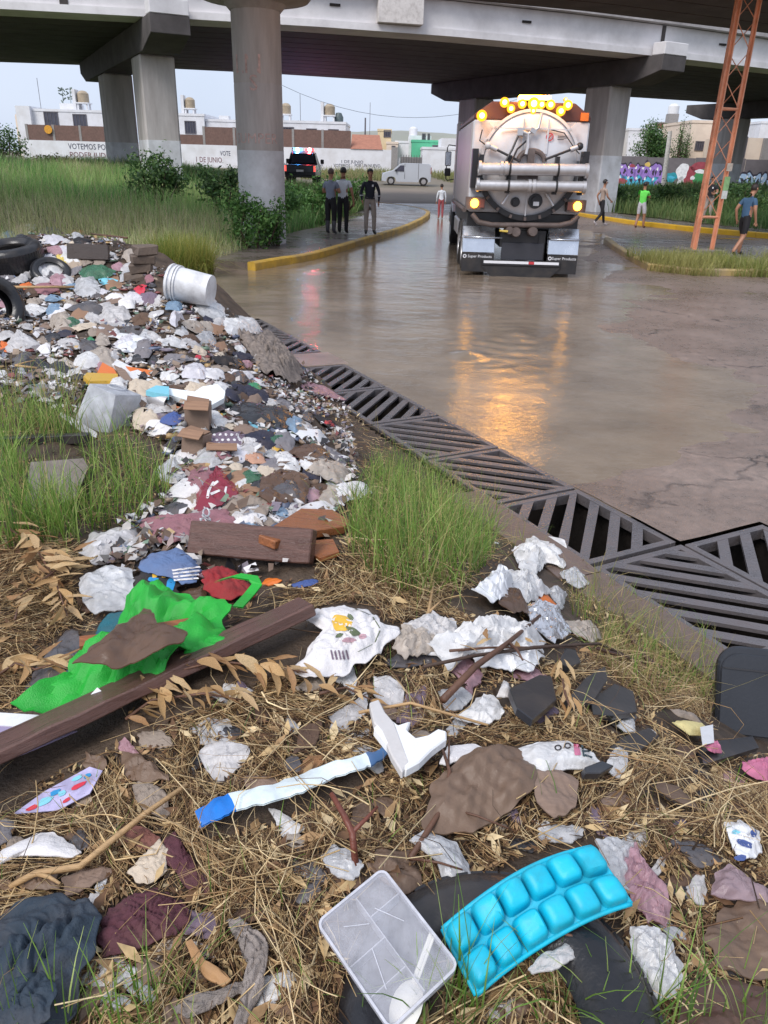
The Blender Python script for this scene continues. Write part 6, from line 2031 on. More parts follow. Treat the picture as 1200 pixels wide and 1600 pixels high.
 ('plastic_sheet', 'grey sheet draped from the left edge to the dark wheel', 'sheet', FG, EL(34, 438, 50, 14, -30), 'bag'),
 ('plastic_bag', 'blue and white bag in the left middle of the heap', 'bag', FB, EL(84, 470, 30, 16), 'bag'),
 ('plastic_bag', 'white bag above the tall beige bag', 'bag', FW, EL(50, 486, 46, 18, -10), 'bag'),
 ('plastic_bag', 'dirty grey bag under the tall beige bag', 'bag', FG, EL(112, 540, 44, 22), 'bag'),
 ('cloth', 'maroon dark cloth between the large grey bag and the bucket', 'cloth', BR, EL(222, 500, 32, 28), 'cloth'),
 ('plastic_bag', 'white tissue heap left of the blanket', 'tissue', FW, EL(300, 600, 36, 14), 'bag'),
 ('plastic_bag', 'lavender white bag above the foam sheet', 'bag', FL, EL(304, 582, 40, 22), 'bag'),
 ('cloth', 'brown patterned cloth under the foam sheet end', 'cloth', BR, EL(368, 622, 40, 20), 'cloth'),
]
for nm, lab, cat, mat, poly, st in FAR:
 big = st == 'bag'
 o = drape(nm, lab, cat, mat, poly, st, dome=.30 if big else (.18 if st == 'cloth' else .05), lift=.02)
 if nm == 'printed_bag':
  decal(o, [[(322, 778), (324, 766), (332, 752), (335, 752), (328, 768), (326, 779)], [(330, 756), (340, 750), (342, 753), (333, 760)], [(328, 770), (344, 764), (345, 767), (330, 774)], [(350, 768), (352, 760), (355, 760), (353, 772)]], WHc)
 elif nm == 'patterned_cloth':
  decal(o, [EL(326 + 9 * i + 4 * (j % 2), 679 + 8 * j, 5, 4) for i in range(6) for j in range(4)], WHc)
 elif nm == 'hat':
  decal(o, [EL(512, 660, 14, 6), EL(520, 664, 6, 5)], RDp); decal(o, [EL(503, 660, 7, 4), EL(516, 668, 12, 3)], WHc)
 elif 'rolled cloth' in lab:
  decal(o, [EL(484, 606, 16, 7)], BKc)

# ---- further bags, rags and card between the named things, each told apart by its neighbours
LMK = [('white bucket', 280, 455), ('large black tyre', 45, 412), ('large grey film bag', 180, 502), ('tall beige bag', 96, 510), ('long white carton', 212, 582), ('white container', 168, 642), ('foam sheet', 310, 616), ('grey blanket', 432, 565), ('stretched black bag', 410, 655), ('maroon bag', 338, 765), ('patterned purple cloth', 352, 690), ('lavender bag under the bucket', 272, 502), ('green plastic sheet', 148, 427), ('leatherette fold', 444, 765), ('orange cloth', 12, 552), ('denim', 262, 885), ('short plank', 400, 876)]
KINDS = [('white', 'bag', FW, 'bag'), ('grey', 'bag', FG, 'bag'), ('clear', 'film', FC, 'bag'), ('beige', 'bag', FT, 'bag'), ('charcoal', 'bag', CH, 'bag'), ('black', 'bag', BK, 'bag'), ('lavender', 'bag', FL, 'bag'), ('brown', 'rag', BR, 'cloth'), ('taupe', 'rag', TA, 'cloth'), ('grey', 'rag', GY, 'cloth'), ('cream', 'rag', CRM, 'cloth'), ('navy', 'rag', NA, 'cloth'), ('mauve', 'rag', MV, 'cloth'), ('brown', 'card', CD2, 'flat'), ('tan', 'card', CD, 'flat'), ('white', 'paper', WHc, 'flat'), ('pinkish', 'wrapper', PK, 'bag'), ('pale blue', 'bag', FB, 'bag'), ('greenish', 'film', FGn, 'bag')]
KP = np.array([17, 13, 9, 9, 5, 5, 7, 6, 5, 5, 7, 3, 3, 6, 4, 8, 3, 3, 2], float); KP /= KP.sum()
gA = np.random.default_rng(77); seen = set()
HEAPP = [(0, 362), (140, 366), (240, 410), (250, 480), (330, 480), (400, 515), (400, 600), (470, 640), (520, 690), (540, 770), (500, 840), (430, 840), (300, 850), (230, 840), (290, 780), (270, 700), (210, 620), (100, 590), (0, 590)]
n_a = 0
for _ in range(4200):
 if n_a >= 290: break
 x_, y_ = gA.uniform(0, 540), gA.uniform(362, 850)
 if not in_poly(np.array([x_]), np.array([y_]), HEAPP)[0]: continue
 if covered(x_, y_) and gA.random() < .8: continue
 h_ = hit(x_, y_)
 if h_[2] < .1: continue
 cw, kd, mt, st = KINDS[gA.choice(len(KINDS), p=KP)]
 w_ = gA.uniform(15, 46) * (.8 + .5 * (y_ - 360) / 450); hh_ = w_ * gA.uniform(.45, .85)
 sz = 'tiny' if w_ < 22 else 'small' if w_ < 31 else 'large' if w_ > 44 else ''
 dl = sorted((math.hypot(x_ - a, y_ - b), nme, x_ - a, y_ - b) for nme, a, b in LMK)
 lab = None
 for dd, nme, dx_, dy_ in dl[:3]:
  rel = ('right of' if dx_ > 0 else 'left of') if abs(dx_) > abs(dy_) * 1.2 else ('below' if dy_ > 0 else 'above')
  q = ' '.join(('%s %s crumpled %s %s%s the %s' % (sz, cw, kd, 'close ' if dd < 35 else '', rel, nme)).split())
  if q not in seen: lab = q; break
 if lab is None: continue
 seen.add(lab); n_a += 1
 drape({'bag': 'plastic_bag', 'film': 'plastic_film', 'rag': 'rag', 'card': 'cardboard', 'paper': 'paper', 'wrapper': 'wrapper'}[kd], lab, kd, mt, EL(x_, y_, w_, hh_, gA.uniform(-40, 40), .3), st, dome=.3 if st == 'bag' else .14, lift=.015, group='loose rubbish filling the heap')

# grey blanket sagging over the gratings
drape('blanket', 'taupe striped blanket sagging from the heap onto the gratings', 'blanket', surf('taupe_striped_blanket', rgb(130, 118, 110), .8, .45, 10, .5, 60, stretch=(2, 9, 2)), [(372, 532), (398, 520), (428, 530), (455, 552), (474, 572), (470, 590), (440, 600), (412, 594), (402, 574), (386, 552)], 'cloth', .34, .22, .03, 1.5, nb=110, rings=22)

# white bucket on its side -----------------------------------------------------------------------------
A = hit(262, 476); b_ = empty('bucket', tuple(A + np.array([.03, .05, .02])), 0, 'dirty white plastic bucket lying on its side on the heap edge', 'bucket')
M_bucket = surf('dirty_white_bucket', rgb(228, 228, 230), .4, .05, 6, .1, 40, dirt=.6, dirtc=rgb(120, 112, 108), dscale=6)
R = Matrix.Translation((0, 0, .17)) @ Matrix.Rotation(math.radians(8), 4, 'Y') @ Matrix.Rotation(-.15, 4, 'Z')
m = MB(); m.lathe([(.165, 0), (.16, .012), (.137, .39), (.0, .39), (.0, .383), (.131, .383), (.152, .012), (.158, .0)], 32, 'x', closed=False); m.xf(R); m.build('shell', M_bucket, b_, smooth=35)
for xx in (.02, .06, .085):
 m = MB(); m.lathe([(.155, xx - .007), (.176 - .1 * xx, xx - .007), (.176 - .1 * xx, xx + .007), (.155, xx + .007)], 32, 'x', closed=True); m.xf(R); m.build('rim_rib', M_bucket, b_, smooth=30)
ITEMS.append([(243, 424), (316, 432), (314, 482), (250, 474)])

# tyres -------------------------------------------------------------------------------------------------
M_tyre = surf('old_tyre_rubber', rgb(30, 30, 34), .3, .2, 8, .2, 50, dirt=.3, dirtc=rgb(92, 82, 72))


def tyre(label, c, R3, ro=.31, w=.19, ri=.19):
 t = empty('tyre', tuple(c), 0, label, 'tyre')
 t.rotation_euler = R3
 pr = [(ri, -w * .4), (ri + .012, -w * .46), (ri * .7 + ro * .3, -w * .56), (ri * .45 + ro * .55, -w * .58), (ro * .93, -w * .5), (ro * .985, -w * .36), (ro, -w * .2), (ro, w * .2), (ro * .985, w * .36), (ro * .93, w * .5), (ri * .45 + ro * .55, w * .58), (ri * .7 + ro * .3, w * .56), (ri + .012, w * .46), (ri, w * .4), (ri + .015, w * .3), (ro * .84, w * .4), (ro * .88, 0), (ro * .84, -w * .4), (ri + .015, -w * .3)]
 MB().lathe(pr, 56, 'z', closed=True).build('casing', M_tyre, t, smooth=50)
 m = MB()
 for k in range(60):
  a = 2 * math.pi * k / 60
  for dz, sk in ((-w * .24, .1), (0., 0), (w * .24, -.1)):
   m.box(((ro - .002) * math.cos(a + sk), (ro - .002) * math.sin(a + sk), dz), (.010, ro * .085, w * .19), (0, 0, a + sk))
 m.build('tread_blocks', M_tyre, t)
 for k in (-1, 1):
  MB().lathe([(ri + .05, k * w * .49), (ri + .055, k * w * .525), (ri + .06, k * w * .5)], 48, 'z').build('bead_ring', M_tyre, t, smooth=True)
 return t


c = hit(30, 425); tyre('large black tyre lying across the left end of the heap top', c + np.array([-.12, .12, .13]), (math.radians(9), math.radians(-5), .2), .34, .25)
c = hit(78, 436); tyre('dark small tyre leaning below the large black tyre', c + np.array([0, .05, .05]), (math.radians(35), .2, .3), .2, .12, .12)
c = hit(2, 500); tyre('black tyre half out of the picture at the left edge', c + np.array([-.08, .02, .1]), (math.radians(70), .2, .8), .26, .18, .15)
c = hit(758, 1600); tyre('black tyre under the cyan ice tray in the foreground', c + np.array([.015, -.015, -.03]), (math.radians(8), math.radians(-9), .2), .25, .17, .13)
ITEMS.append([(850, 1470), (970, 1440), (990, 1520), (965, 1600), (880, 1600), (900, 1530)]); ITEMS.append([(530, 1560), (560, 1500), (700, 1500), (690, 1600), (530, 1600)])

# block stack, dark board, board with frame, pipe -----------------------------------------------------------
M_stone = surf('wet_block', rgb(104, 90, 80), .7, .25, 9, .5, 40, dirt=.5)
for k, (px, py, sx_, up) in enumerate(((214, 440, .34, .0), (220, 428, .3, .12), (212, 418, .32, .23), (205, 402, .3, .33))):
 c = hit(218, 442)
 g = np.random.default_rng(k + 5)
 m = MB().box((0, 0, .045), (sx_ * .72, .2, .085), (0, 0, .2 * k)); m.v = [tuple(np.array(v) + g.normal(size=3) * .008) for v in m.v]
 lab = ('lowest block of the small stack left of the bucket', 'second block from the bottom of the small stack', 'third block of the small stack beside the ditch', 'topmost block of the small stack behind the heap')[k]
 tag(m.build('concrete_block', M_stone, None, (c[0] - .08 + .03 * k, c[1] + .25, c[2] - .02 + .088 * k), bevel=.012), lab, 'block', 'stacked blocks at the back of the heap')
beam('board', 'dark wet board on the heap top right of the large tyre', 'board', wood('dark_wet', rgb(58, 46, 42)), (108, 408), (172, 410), .16, .07, .1, 1.3)
slab('panel', 'grey panel with a pale top edge lying in the grass at left', 'panel', surf('grey_board_panel', rgb(138, 126, 122), .7, .15, 5, .2, 30, dirt=.5), [(48, 722), (130, 716), (138, 730), (118, 778), (60, 800), (40, 780)], .02, .05)
beam('pipe', 'black pipe lying in the grass at the left edge', 'pipe', BK, (-30, 706), (142, 700), .045, .045, .05)
slab('strip', 'thin pale plastic strip bent across the grass left of the container', 'strip', FG, [(92, 648), (96, 644), (126, 660), (152, 676), (150, 684), (120, 670)], .004, .06)

# translucent white container ---------------------------------------------------------------------------
c = hit(168, 662); ct = empty('plastic_container', (c[0], c[1], c[2] - .02), math.radians(-22), 'translucent white square container lying open in the grass', 'container')
M_cont = film('milky_plastic', rgb(228, 230, 236), .86, .35, .35, .15)
h0, h1, zt = .115, .09, .20
m = MB()
for (a, b) in (((-h0, -h0), (h0, -h0)), ((h0, -h0), (h0, h0)), ((h0, h0), (-h0, h0)), ((-h0, h0), (-h0, -h0))):
 q = h1 / h0
 m.add([(a[0], a[1], 0), (b[0], b[1], 0), (b[0] * q, b[1] * q, zt), (a[0] * q, a[1] * q, zt)], [(0, 1, 2, 3)])
m.build('side', M_cont, ct)
MB().box((0, 0, zt + .002), (2 * h1, 2 * h1, .006)).build('base_panel', M_cont, ct, bevel=.002)
MB().lathe([(.035, 0), (.05, 0), (.05, .006), (.035, .006)], 20, c=(-.02, .03, zt + .006), closed=True).build('base_ring', M_cont, ct, smooth=True)
for e in ct.children: pass
ct.rotation_euler = (math.radians(-14), math.radians(10), math.radians(-28))
ITEMS.append([(128, 625), (160, 612), (205, 648), (206, 672), (150, 680), (126, 660)])

# cartons, foam sheet, cup, can ----------------------------------------------------------------------------
slab('carton', 'long white printed carton lying flat in the middle of the heap', 'carton', WH, [(162, 559), (180, 560), (260, 600), (262, 606), (230, 604), (190, 582)], .02, .06)
slab('carton_strip', 'orange and white printed strip on the long white carton', 'strip', ORp, [(196, 572), (246, 580), (250, 588), (205, 582)], .004, .085, keepout=False)
slab('carton', 'torn orange and yellow carton left of the long white carton', 'carton', ORp, [(152, 582), (160, 566), (178, 576), (186, 590), (160, 590)], .015, .08)
slab('carton', 'yellow tube carton pointing left below the orange carton', 'carton', YLp, [(130, 588), (136, 582), (184, 584), (184, 594), (140, 596)], .03, .06)
slab('cardboard', 'brown cardboard flap below the orange carton', 'cardboard', CD, [(158, 594), (190, 592), (196, 604), (170, 610)], .01, .05)
slab('cardboard', 'soggy grey brown cardboard right of the long carton foot', 'cardboard', CD2, [(178, 570), (196, 578), (208, 596), (206, 612), (194, 600)], .008, .09)
fs_ = slab('foam_sheet', 'white foam sheet with pale blue left end lying over boxes', 'foam sheet', pl('foam_white', rgb(236, 240, 242), .5, .15), [(262, 606), (304, 612), (316, 604), (340, 600), (352, 612), (350, 622), (328, 634), (290, 624), (262, 616)], .03, .13)
slab('foam_sheet', 'pale blue torn end of a foam sheet beside the metal can', 'foam sheet', BLp, [(228, 610), (244, 602), (264, 604), (264, 617), (246, 614)], .028, .12)
for lab, pa, dims, rz_, rx_ in (('upright brown cardboard box under the foam sheet', (307, 672), (.12, .10, .14), .1, .0), ('lower brown cardboard box below the upright one', (303, 716), (.11, .09, .12), -.25, -.15), ('flattened brown cardboard piece right of the lower box', (344, 716), (.14, .08, .05), .2, -.3)):
 c = hit(*pa)
 m = MB(); w_, d_, h_ = dims
 m.b2((-w_ / 2, -d_ / 2, 0), (w_ / 2, d_ / 2, h_))
 bx = empty('cardboard_box', (c[0], c[1] + d_ * .4, c[2] - .01), rz_, lab, 'box'); bx.rotation_euler = (rx_, .06, rz_)
 m.build('box', CD2, bx, bevel=.003)
 MB().box((0, -d_ / 2 - .02, h_ + .004), (w_ * .98, .06, .004), (.5, 0, 0)).build('flap', CD, bx)
 MB().box((0, 0, h_ + .012), (w_ * .9, d_ * .9, .004), (0, .15, .1)).build('flap', CD, bx)
 u0, v0 = pa
 ITEMS.append([(u0 - 18, v0 - 42), (u0 + 18, v0 - 42), (u0 + 18, v0 + 2), (u0 - 18, v0 + 2)])
c = hit(252, 640)
m = MB(); m.lathe([(.038, -.06), (.04, -.055), (.04, .055), (.038, .06), (.034, .06), (.034, -.05), (0, -.05)], 24, 'x')
tag(m.build('metal_can', M_alu, None, tuple(c + np.array([0, 0, .05])), (0, .1, -.5), smooth=40), 'open grey metal can lying under the pale blue foam end', 'can')
c = hit(336, 645)
m = MB(); m.lathe([(.022, 0), (.036, .085), (.039, .088), (.034, .085), (.02, .004), (0, .004)], 22)
tag(m.build('foam_cup', WH, None, tuple(c + np.array([0, .02, .09])), (math.pi - .5, .3, 0), smooth=40), 'small white cup upside down at the right end of the foam sheet', 'cup')

# ------------------------------------------------------------------------------------------------ middle ground
Mw1 = wood('wet_brown', rgb(98, 66, 50)); Mw2 = wood('dark_plank', rgb(98, 70, 62)); Mw3 = wood('orange_brown', rgb(150, 92, 54))
slab('board', 'orange brown broken board between the striped cloth and the grass clump', 'board', Mw3, [(404, 836), (470, 794), (520, 796), (546, 812), (540, 822), (470, 832), (430, 846)], .03, .07, bevel=.003)
pk = beam('plank', 'short dark brown plank with a chain, lying in the middle of the heap', 'plank', Mw2, (302, 868), (490, 884), .115, .045, .07, math.radians(58))
# chain over the plank
cA = hit(326, 848); ch = empty('chain', tuple(cA + np.array([0, 0, .1])), 0, 'small grey chain hanging over the left end of the short plank', 'chain')
for k in range(9):
 m = MB(); q = [(.011 * math.cos(a), 0, .017 * math.sin(a)) for a in np.linspace(0, 2 * math.pi, 11)]
 m.tube(q, .0034, 6, False)
 m.build('chain_link', M_alu, ch, (.004 * math.sin(k * 2.1), -.022 * k * .8, .02 - .021 * k * .55), (-.9, 0, (k % 2) * 1.5 + .2))
slab('board', 'pale torn board end under the orange brown board', 'board', Mw3, [(470, 846), (520, 842), (530, 862), (500, 872), (480, 862)], .015, .04)
jn = drape('jeans', 'faded blue denim shorts with pale stripes below the short plank', 'jeans', cl('denim', rgb(96, 118, 158)), [(212, 880), (240, 862), (276, 858), (304, 870), (316, 894), (306, 908), (286, 912), (264, 900), (232, 892)], 'cloth', .17, .2, .03)
decal(jn, [[(268 + k, 890 + 5 * k), (314 - k, 884 + 6 * k), (314 - k, 886.5 + 6 * k), (268 + k, 893 + 5 * k)] for k in range(4)], WHc, 'stripe')
ps = drape('printed_shirt', 'black shirt with blue and yellow print tucked under the denim', 'shirt', BKc, [(205, 908), (222, 892), (250, 896), (282, 912), (276, 934), (240, 940), (212, 928)], 'cloth', .1, .12, .02)
PB = surf('print_blue', rgb(40, 140, 196), .6)
decal(ps, [EL(240, 906, 20, 9), EL(266, 912, 14, 20), EL(222, 912, 10, 8)], PB); decal(ps, [EL(242, 899, 10, 8), EL(257, 899, 9, 8), EL(234, 920, 16, 6)], YLp); decal(ps, [EL(214, 922, 8, 8)], RDp)
drape('knit_cloth', 'dark red knitted cloth right of the denim', 'cloth', RD, [(316, 892), (340, 886), (368, 892), (396, 922), (402, 934), (372, 940), (336, 938), (318, 916)], 'cloth', .16, .24, .03, 1.5)
drape('wrapper', 'pink and white wrapper under the red knitted cloth', 'wrapper', PK, EL(318, 902, 30, 22), 'bag', .14, .15, .03)
drape('wrapper', 'small blue wrapper strip in the straw below the plank', 'wrapper', BL, EL(478, 912, 50, 12, -12), 'cloth')
drape('wrapper', 'orange red packet scrap under the short plank', 'wrapper', ORp, EL(425, 908, 32, 12), 'flat')
drape('leatherette', 'brown leatherette scrap below the denim', 'leatherette', LEA, EL(306, 930, 40, 22), 'stiff')
drape('plastic_bag', 'dirty clear bag spread left of the black printed shirt', 'bag', FC, [(124, 900), (150, 884), (200, 884), (212, 910), (204, 950), (160, 965), (128, 945)], 'bag', .16, .12, .02)
drape('plastic_bag', 'dark dirty bag left of the green bag', 'bag', CH, [(60, 1040), (100, 990), (124, 985), (124, 1030), (80, 1070), (40, 1080)], 'bag', .12, .1, .02)
drape('leatherette', 'brown leatherette scrap above the left end of the green bag', 'leatherette', LEA, [(126, 956), (134, 936), (172, 934), (160, 950), (136, 962)], 'stiff')
# teal cloth, green bag, brown leatherette on it, lath
drape('cloth', 'teal cloth under the left side of the green bag', 'cloth', TEAL, [(66, 1096), (100, 1060), (120, 1028), (150, 990), (168, 960), (200, 956), (190, 985), (150, 1040), (110, 1096)], 'cloth', .1, .1, .02)
GRN = surf('bright_green_nonwoven', rgb(30, 166, 50), .5, .14, 5, .3, 260, dirt=.4, dirtc=rgb(44, 108, 50))
gb = [(24, 1113), (70, 1106), (108, 1086), (122, 1046), (142, 1040), (168, 1010), (196, 965), (204, 944), (240, 920), (290, 934), (336, 952), (361, 976), (352, 990), (370, 1003), (330, 1032), (284, 1050), (250, 1080), (200, 1088), (150, 1122), (100, 1114), (60, 1118)]
drape('shopping_bag', 'bright green fabric shopping bag lying open on the brown plank', 'bag', GRN, gb, 'stiff', .36, .22, .05, 1.15, thick=.004, nb=110, rings=20)
drape('bag_flap', 'bright green side flap of the shopping bag lying toward the plank', 'bag', GRN, [(282, 1010), (320, 990), (362, 998), (371, 1004), (330, 1032), (288, 1050), (282, 1030)], 'stiff', .15, .25, .095, keepout=False)
A = [hit(*q) + np.array([0, 0, .1]) for q in ((345, 952), (372, 944), (398, 948), (404, 958), (392, 974), (374, 996))]
m = MB()
V = []
for i, q in enumerate(A):
 w_ = np.array([.012, .012, 0.]) if i < 3 else np.array([.015, -.002, 0])
 V += [tuple(q - w_), tuple(q + w_)]
m.add(V, [(2 * i, 2 * i + 1, 2 * i + 3, 2 * i + 2) for i in range(len(A) - 1)]); V2 = [(a, b, c - .004) for a, b, c in V]; m.add(V2, [(2 * i, 2 * i + 2, 2 * i + 3, 2 * i + 1) for i in range(len(A) - 1)])
tag(m.build('bag_strap', GRN, None), 'bright green strap loop at the right of the green shopping bag', 'strap')
slab('lath', 'orange brown wooden lath across the green bag', 'lath', Mw3, [(124, 994), (124, 1010), (170, 1004), (250, 990), (290, 983), (298, 965), (240, 974), (160, 990)], .012, .16)
drape('leatherette', 'brown leatherette piece folded across the green bag', 'leatherette', LEA, [(114, 1041), (170, 1000), (204, 966), (224, 952), (238, 954), (248, 986), (290, 990), (294, 998), (284, 1036), (248, 1068), (222, 1082), (212, 1040), (188, 1056), (160, 1052)], 'stiff', .14, .16, .155, 1.1, keepout=False, nb=90, rings=16)
slab('paper_label', 'white paper label lying on the green bag', 'label', WH, [(117, 1112), (152, 1074), (168, 1088), (134, 1121)], .002, .115, keepout=False)
drape('cloth', 'black cloth under the right end of the green bag', 'cloth', BKc, EL(385, 985, 60, 22, -20), 'cloth')
# big plank running out of the picture
beam('plank', 'long dark brown wet plank running from the left edge past the green bag', 'plank', Mw2, (-90, 1258), (482, 988), .095, .034, .05, math.radians(-14), .075, .085)
# posters below the plank
po = slab('poster', 'white and violet printed poster under the plank at the left edge', 'poster', surf('poster_violet', rgb(150, 138, 168), .4, .25, 4), [(-20, 1130), (60, 1140), (120, 1142), (60, 1168), (-20, 1200)], .003, .035)
decal(po, [EL(10, 1168, 34, 34), EL(38, 1166, 10, 18)], RDp)
slab('poster', 'white edge of a poster between the green bag and the plank', 'poster', WH, [(-20, 1112), (60, 1117), (148, 1122), (110, 1142), (40, 1136), (-20, 1132)], .003, .04, keepout=False)
le = slab('poster', 'printed leaflet with blue and red pictures below the plank', 'poster', surf('leaflet_print', rgb(172, 166, 200), .4, .5, 14), [(20, 1272), (70, 1236), (140, 1198), (160, 1204), (140, 1240), (90, 1266)], .003, .03)
decal(le, [EL(70, 1252, 26, 10, -28), EL(96, 1240, 14, 8, -28), EL(120, 1216, 18, 7, -28)], BLp); decal(le, [EL(122, 1228, 24, 8, -28), EL(50, 1262, 18, 6, -25), EL(104, 1250, 14, 6, -28)], RDp); decal(le, [EL(86, 1238, 18, 7, -28), EL(136, 1212, 14, 6, -28)], PB)
drape('paper', 'grey torn paper in the straw at the end of the leaflet', 'paper', TA2, EL(124, 1244, 46, 40), 'bag')
# white t-shirt with print
ts_ = [(452, 1040), (478, 1010), (505, 985), (474, 965), (500, 948), (540, 942), (584, 950), (594, 972), (622, 978), (626, 988), (600, 1010), (572, 1032), (520, 1060), (480, 1054)]
te = drape('printed_tee', 'white tee with yellow and green print behind the plank end', 'shirt', WHc, ts_, 'cloth', .13, .16, .03, 1.2)
OLV = surf('print_olive', rgb(96, 106, 78), .7)
decal(te, [EL(532, 974, 32, 24, 20)], YLp); decal(te, [EL(552, 986, 24, 12, 30), EL(548, 964, 14, 7, 50), EL(530, 992, 14, 6, -20)], OLV); decal(te, [EL(546, 1000, 20, 9), EL(566, 994, 12, 8)], PK)
decal(te, [[(516 + 6 * k, 1016 + 3 * (k % 2)), (518 + 6 * k, 1015), (522 + 6 * k, 1030), (519 + 6 * k, 1031)] for k in range(5)], PU)
decal(te, [[(498 + 10 * math.cos(t) * 6.5 + 30, 985 + 38 * math.sin(t)), (499.8 + 10 * math.cos(t) * 6.5 + 30, 985 + 38 * math.sin(t)), (499.8 + 10 * math.cos(t + .5) * 6.5 + 30, 985 + 38 * math.sin(t + .5)), (498 + 10 * math.cos(t + .5) * 6.5 + 30, 985 + 38 * math.sin(t + .5))] for t in (-1.2, -.6, 0., .6)], OLV)

# white torn plastic heap right of the grass clump ---------------------------------------------------------
FOIL = surf('silver_foil', rgb(206, 206, 210), .22, .2, 9, .5, 40, metal=.7)
for nm, lab, cat, mat, poly, st in (
 ('plastic_sheet', 'torn white plastic sheet at the top of the white pile beside the gratings', 'sheet', FW, [(808, 868), (830, 852), (866, 850), (880, 866), (874, 890), (850, 880), (838, 898), (812, 896), (790, 910)], 'bag'),
 ('plastic_sheet', 'white plastic sheet on the left slope of the white pile', 'sheet', WH, [(712, 935), (760, 915), (784, 890), (806, 880), (812, 900), (788, 930), (762, 960), (736, 950)], 'bag'),
 ('plastic_bag', 'grey white bag in the middle of the white pile', 'bag', FW, [(790, 905), (824, 892), (846, 900), (850, 925), (820, 945), (800, 960), (770, 945)], 'bag'),
 ('leather_piece', 'brown leather scrap inside the white pile', 'scrap', LEA, [(768, 955), (780, 925), (810, 922), (822, 950), (800, 962)], 'cloth'),
 ('packet', 'red orange packet at the right of the white pile', 'packet', ORp, [(834, 934), (852, 930), (870, 950), (862, 958), (840, 950)], 'flat'),
 ('foil', 'crumpled silver foil at the lower right of the white pile', 'foil', FOIL, [(830, 960), (850, 944), (878, 950), (884, 990), (870, 1024), (846, 1016), (838, 990)], 'bag'),
 ('plastic_sheet', 'clear plastic standing at the right edge of the white pile', 'sheet', FC, [(862, 900), (884, 930), (884, 985), (872, 980), (858, 930)], 'bag'),
 ('plastic_bag', 'white bag below the white pile', 'bag', FW, [(690, 1002), (740, 984), (800, 975), (830, 985), (834, 1012), (800, 1024), (750, 1020), (716, 1036)], 'bag'),
 ('foam_piece', 'bright white foam chip left of the white pile', 'foam', WH, [(644, 1012), (662, 1006), (690, 1014), (680, 1022), (650, 1020)], 'flat'),
 ('plastic_bag', 'pale film left of the white pile', 'bag', FG, [(640, 980), (676, 965), (706, 978), (700, 1004), (660, 1006)], 'bag'),
 ('plastic_bag', 'soaked grey paper bag left behind the bright foam chip', 'bag', FT, [(622, 1010), (634, 986), (668, 990), (690, 1008), (660, 1022), (636, 1024)], 'bag'),
 ('plastic_sheet', 'white torn sheet below the silver foil', 'sheet', WH, [(744, 1030), (764, 1010), (806, 1012), (836, 1024), (820, 1048), (786, 1044), (756, 1040)], 'bag'),
 ('leather_piece', 'dark folded scrap in the white sheet below the pile', 'scrap', GY, [(740, 1020), (770, 1010), (786, 1022), (770, 1034), (748, 1034)], 'cloth'),
 ('plastic_bag', 'pale film right of the tall grass clump near the rim', 'bag', FC, [(880, 900), (900, 890), (916, 912), (908, 922), (890, 916)], 'bag'),
 ('paper', 'small white scrap in the green clump', 'paper', WH, [(766, 856), (772, 848), (778, 850), (774, 860)], 'flat'),
 ('plastic_bag', 'grey soaked cloth bag right of the white pile', 'bag', FT, [(884, 980), (920, 976), (936, 992), (924, 1010), (890, 1008)], 'bag'),
):
 q = np.array(poly, float); q = q.mean(0) + (q - q.mean(0)) * 1.3
 drape(nm, lab, cat, mat, [tuple(v) for v in q], st, .24 if st == 'bag' else None, .25 if st == 'bag' else .15, .03, 1.3)
# black broken panels, pad, foam, pink cloths -------------------------------------------------------------------
BP = surf('black_panel', rgb(44, 45, 50), .3, .15, 5, .1, 30, dirt=.25, dirtc=rgb(104, 92, 80))
for lab, poly, up in (('square black panel piece below the silver foil', [(872, 1036), (884, 1012), (900, 1016), (908, 1034), (890, 1042)], .07), ('black ribbed panel left of the dry leaf bunch', [(796, 1076), (842, 1054), (862, 1056), (870, 1092), (832, 1124), (808, 1106)], .03),
                      ('black panel right of the dry leaf bunch', [(884, 1094), (916, 1058), (946, 1040), (950, 1062), (930, 1092), (896, 1106)], .06), ('large black panel in the straw left of the black pad', [(922, 1092), (960, 1068), (990, 1080), (996, 1112), (960, 1118), (926, 1116)], .035), ('long black panel at the far right of the broken panels', [(948, 1170), (976, 1150), (1014, 1136), (1030, 1150), (1000, 1172), (960, 1180)], .03), ('small black panel below the grey printed bag', [(914, 1198), (940, 1188), (960, 1196), (940, 1208), (916, 1208)], .04)):
 o = slab('panel', lab, 'panel', BP, poly, .02, .02, up=up, bevel=.002)
for k, z in enumerate((0., .02)):
 pass
c = hit(1172, 1150)
pd_ = empty('seat_pad', (c[0] + .01, c[1] + .0, c[2] + .0), -.15, 'black moulded pad standing at the right edge by the gratings', 'seat pad')
M_pad = surf('black_pad', rgb(40, 42, 48), .35, .15, 6, .1, 60)
def rrect(w, h, r, n=6):
 q = []
 for cx_, cz_, a0 in ((w / 2 - r, h - r, 0), (-w / 2 + r, h - r, 90), (-w / 2 + r * .4, r * .4, 180), (w / 2 - r * .4, r * .4, 270)):
  rr_ = r if cz_ > h / 2 else r * .4
  q += [(cx_ + rr_ * math.cos(math.radians(a0 + 90 * i / n)), cz_ + rr_ * math.sin(math.radians(a0 + 90 * i / n))) for i in range(n + 1)]
 return q
R = Matrix.Rotation(math.radians(-32), 4, 'X')
m = MB(); m.prism(rrect(.31, .36, .09), -.02, .02, 'y'); m.xf(R); m.build('pad', M_pad, pd_, bevel=.008)
m = MB(); m.prism(rrect(.29, .33, .08), -.03, -.021, 'y'); m.xf(R); bp_ = m.build('face', M_pad, pd_, bevel=.006)
m = MB(); m.box((0, -.034, .265), (.27, .006, .006)); m.xf(R); m.build('seam', M_blk, bp_)
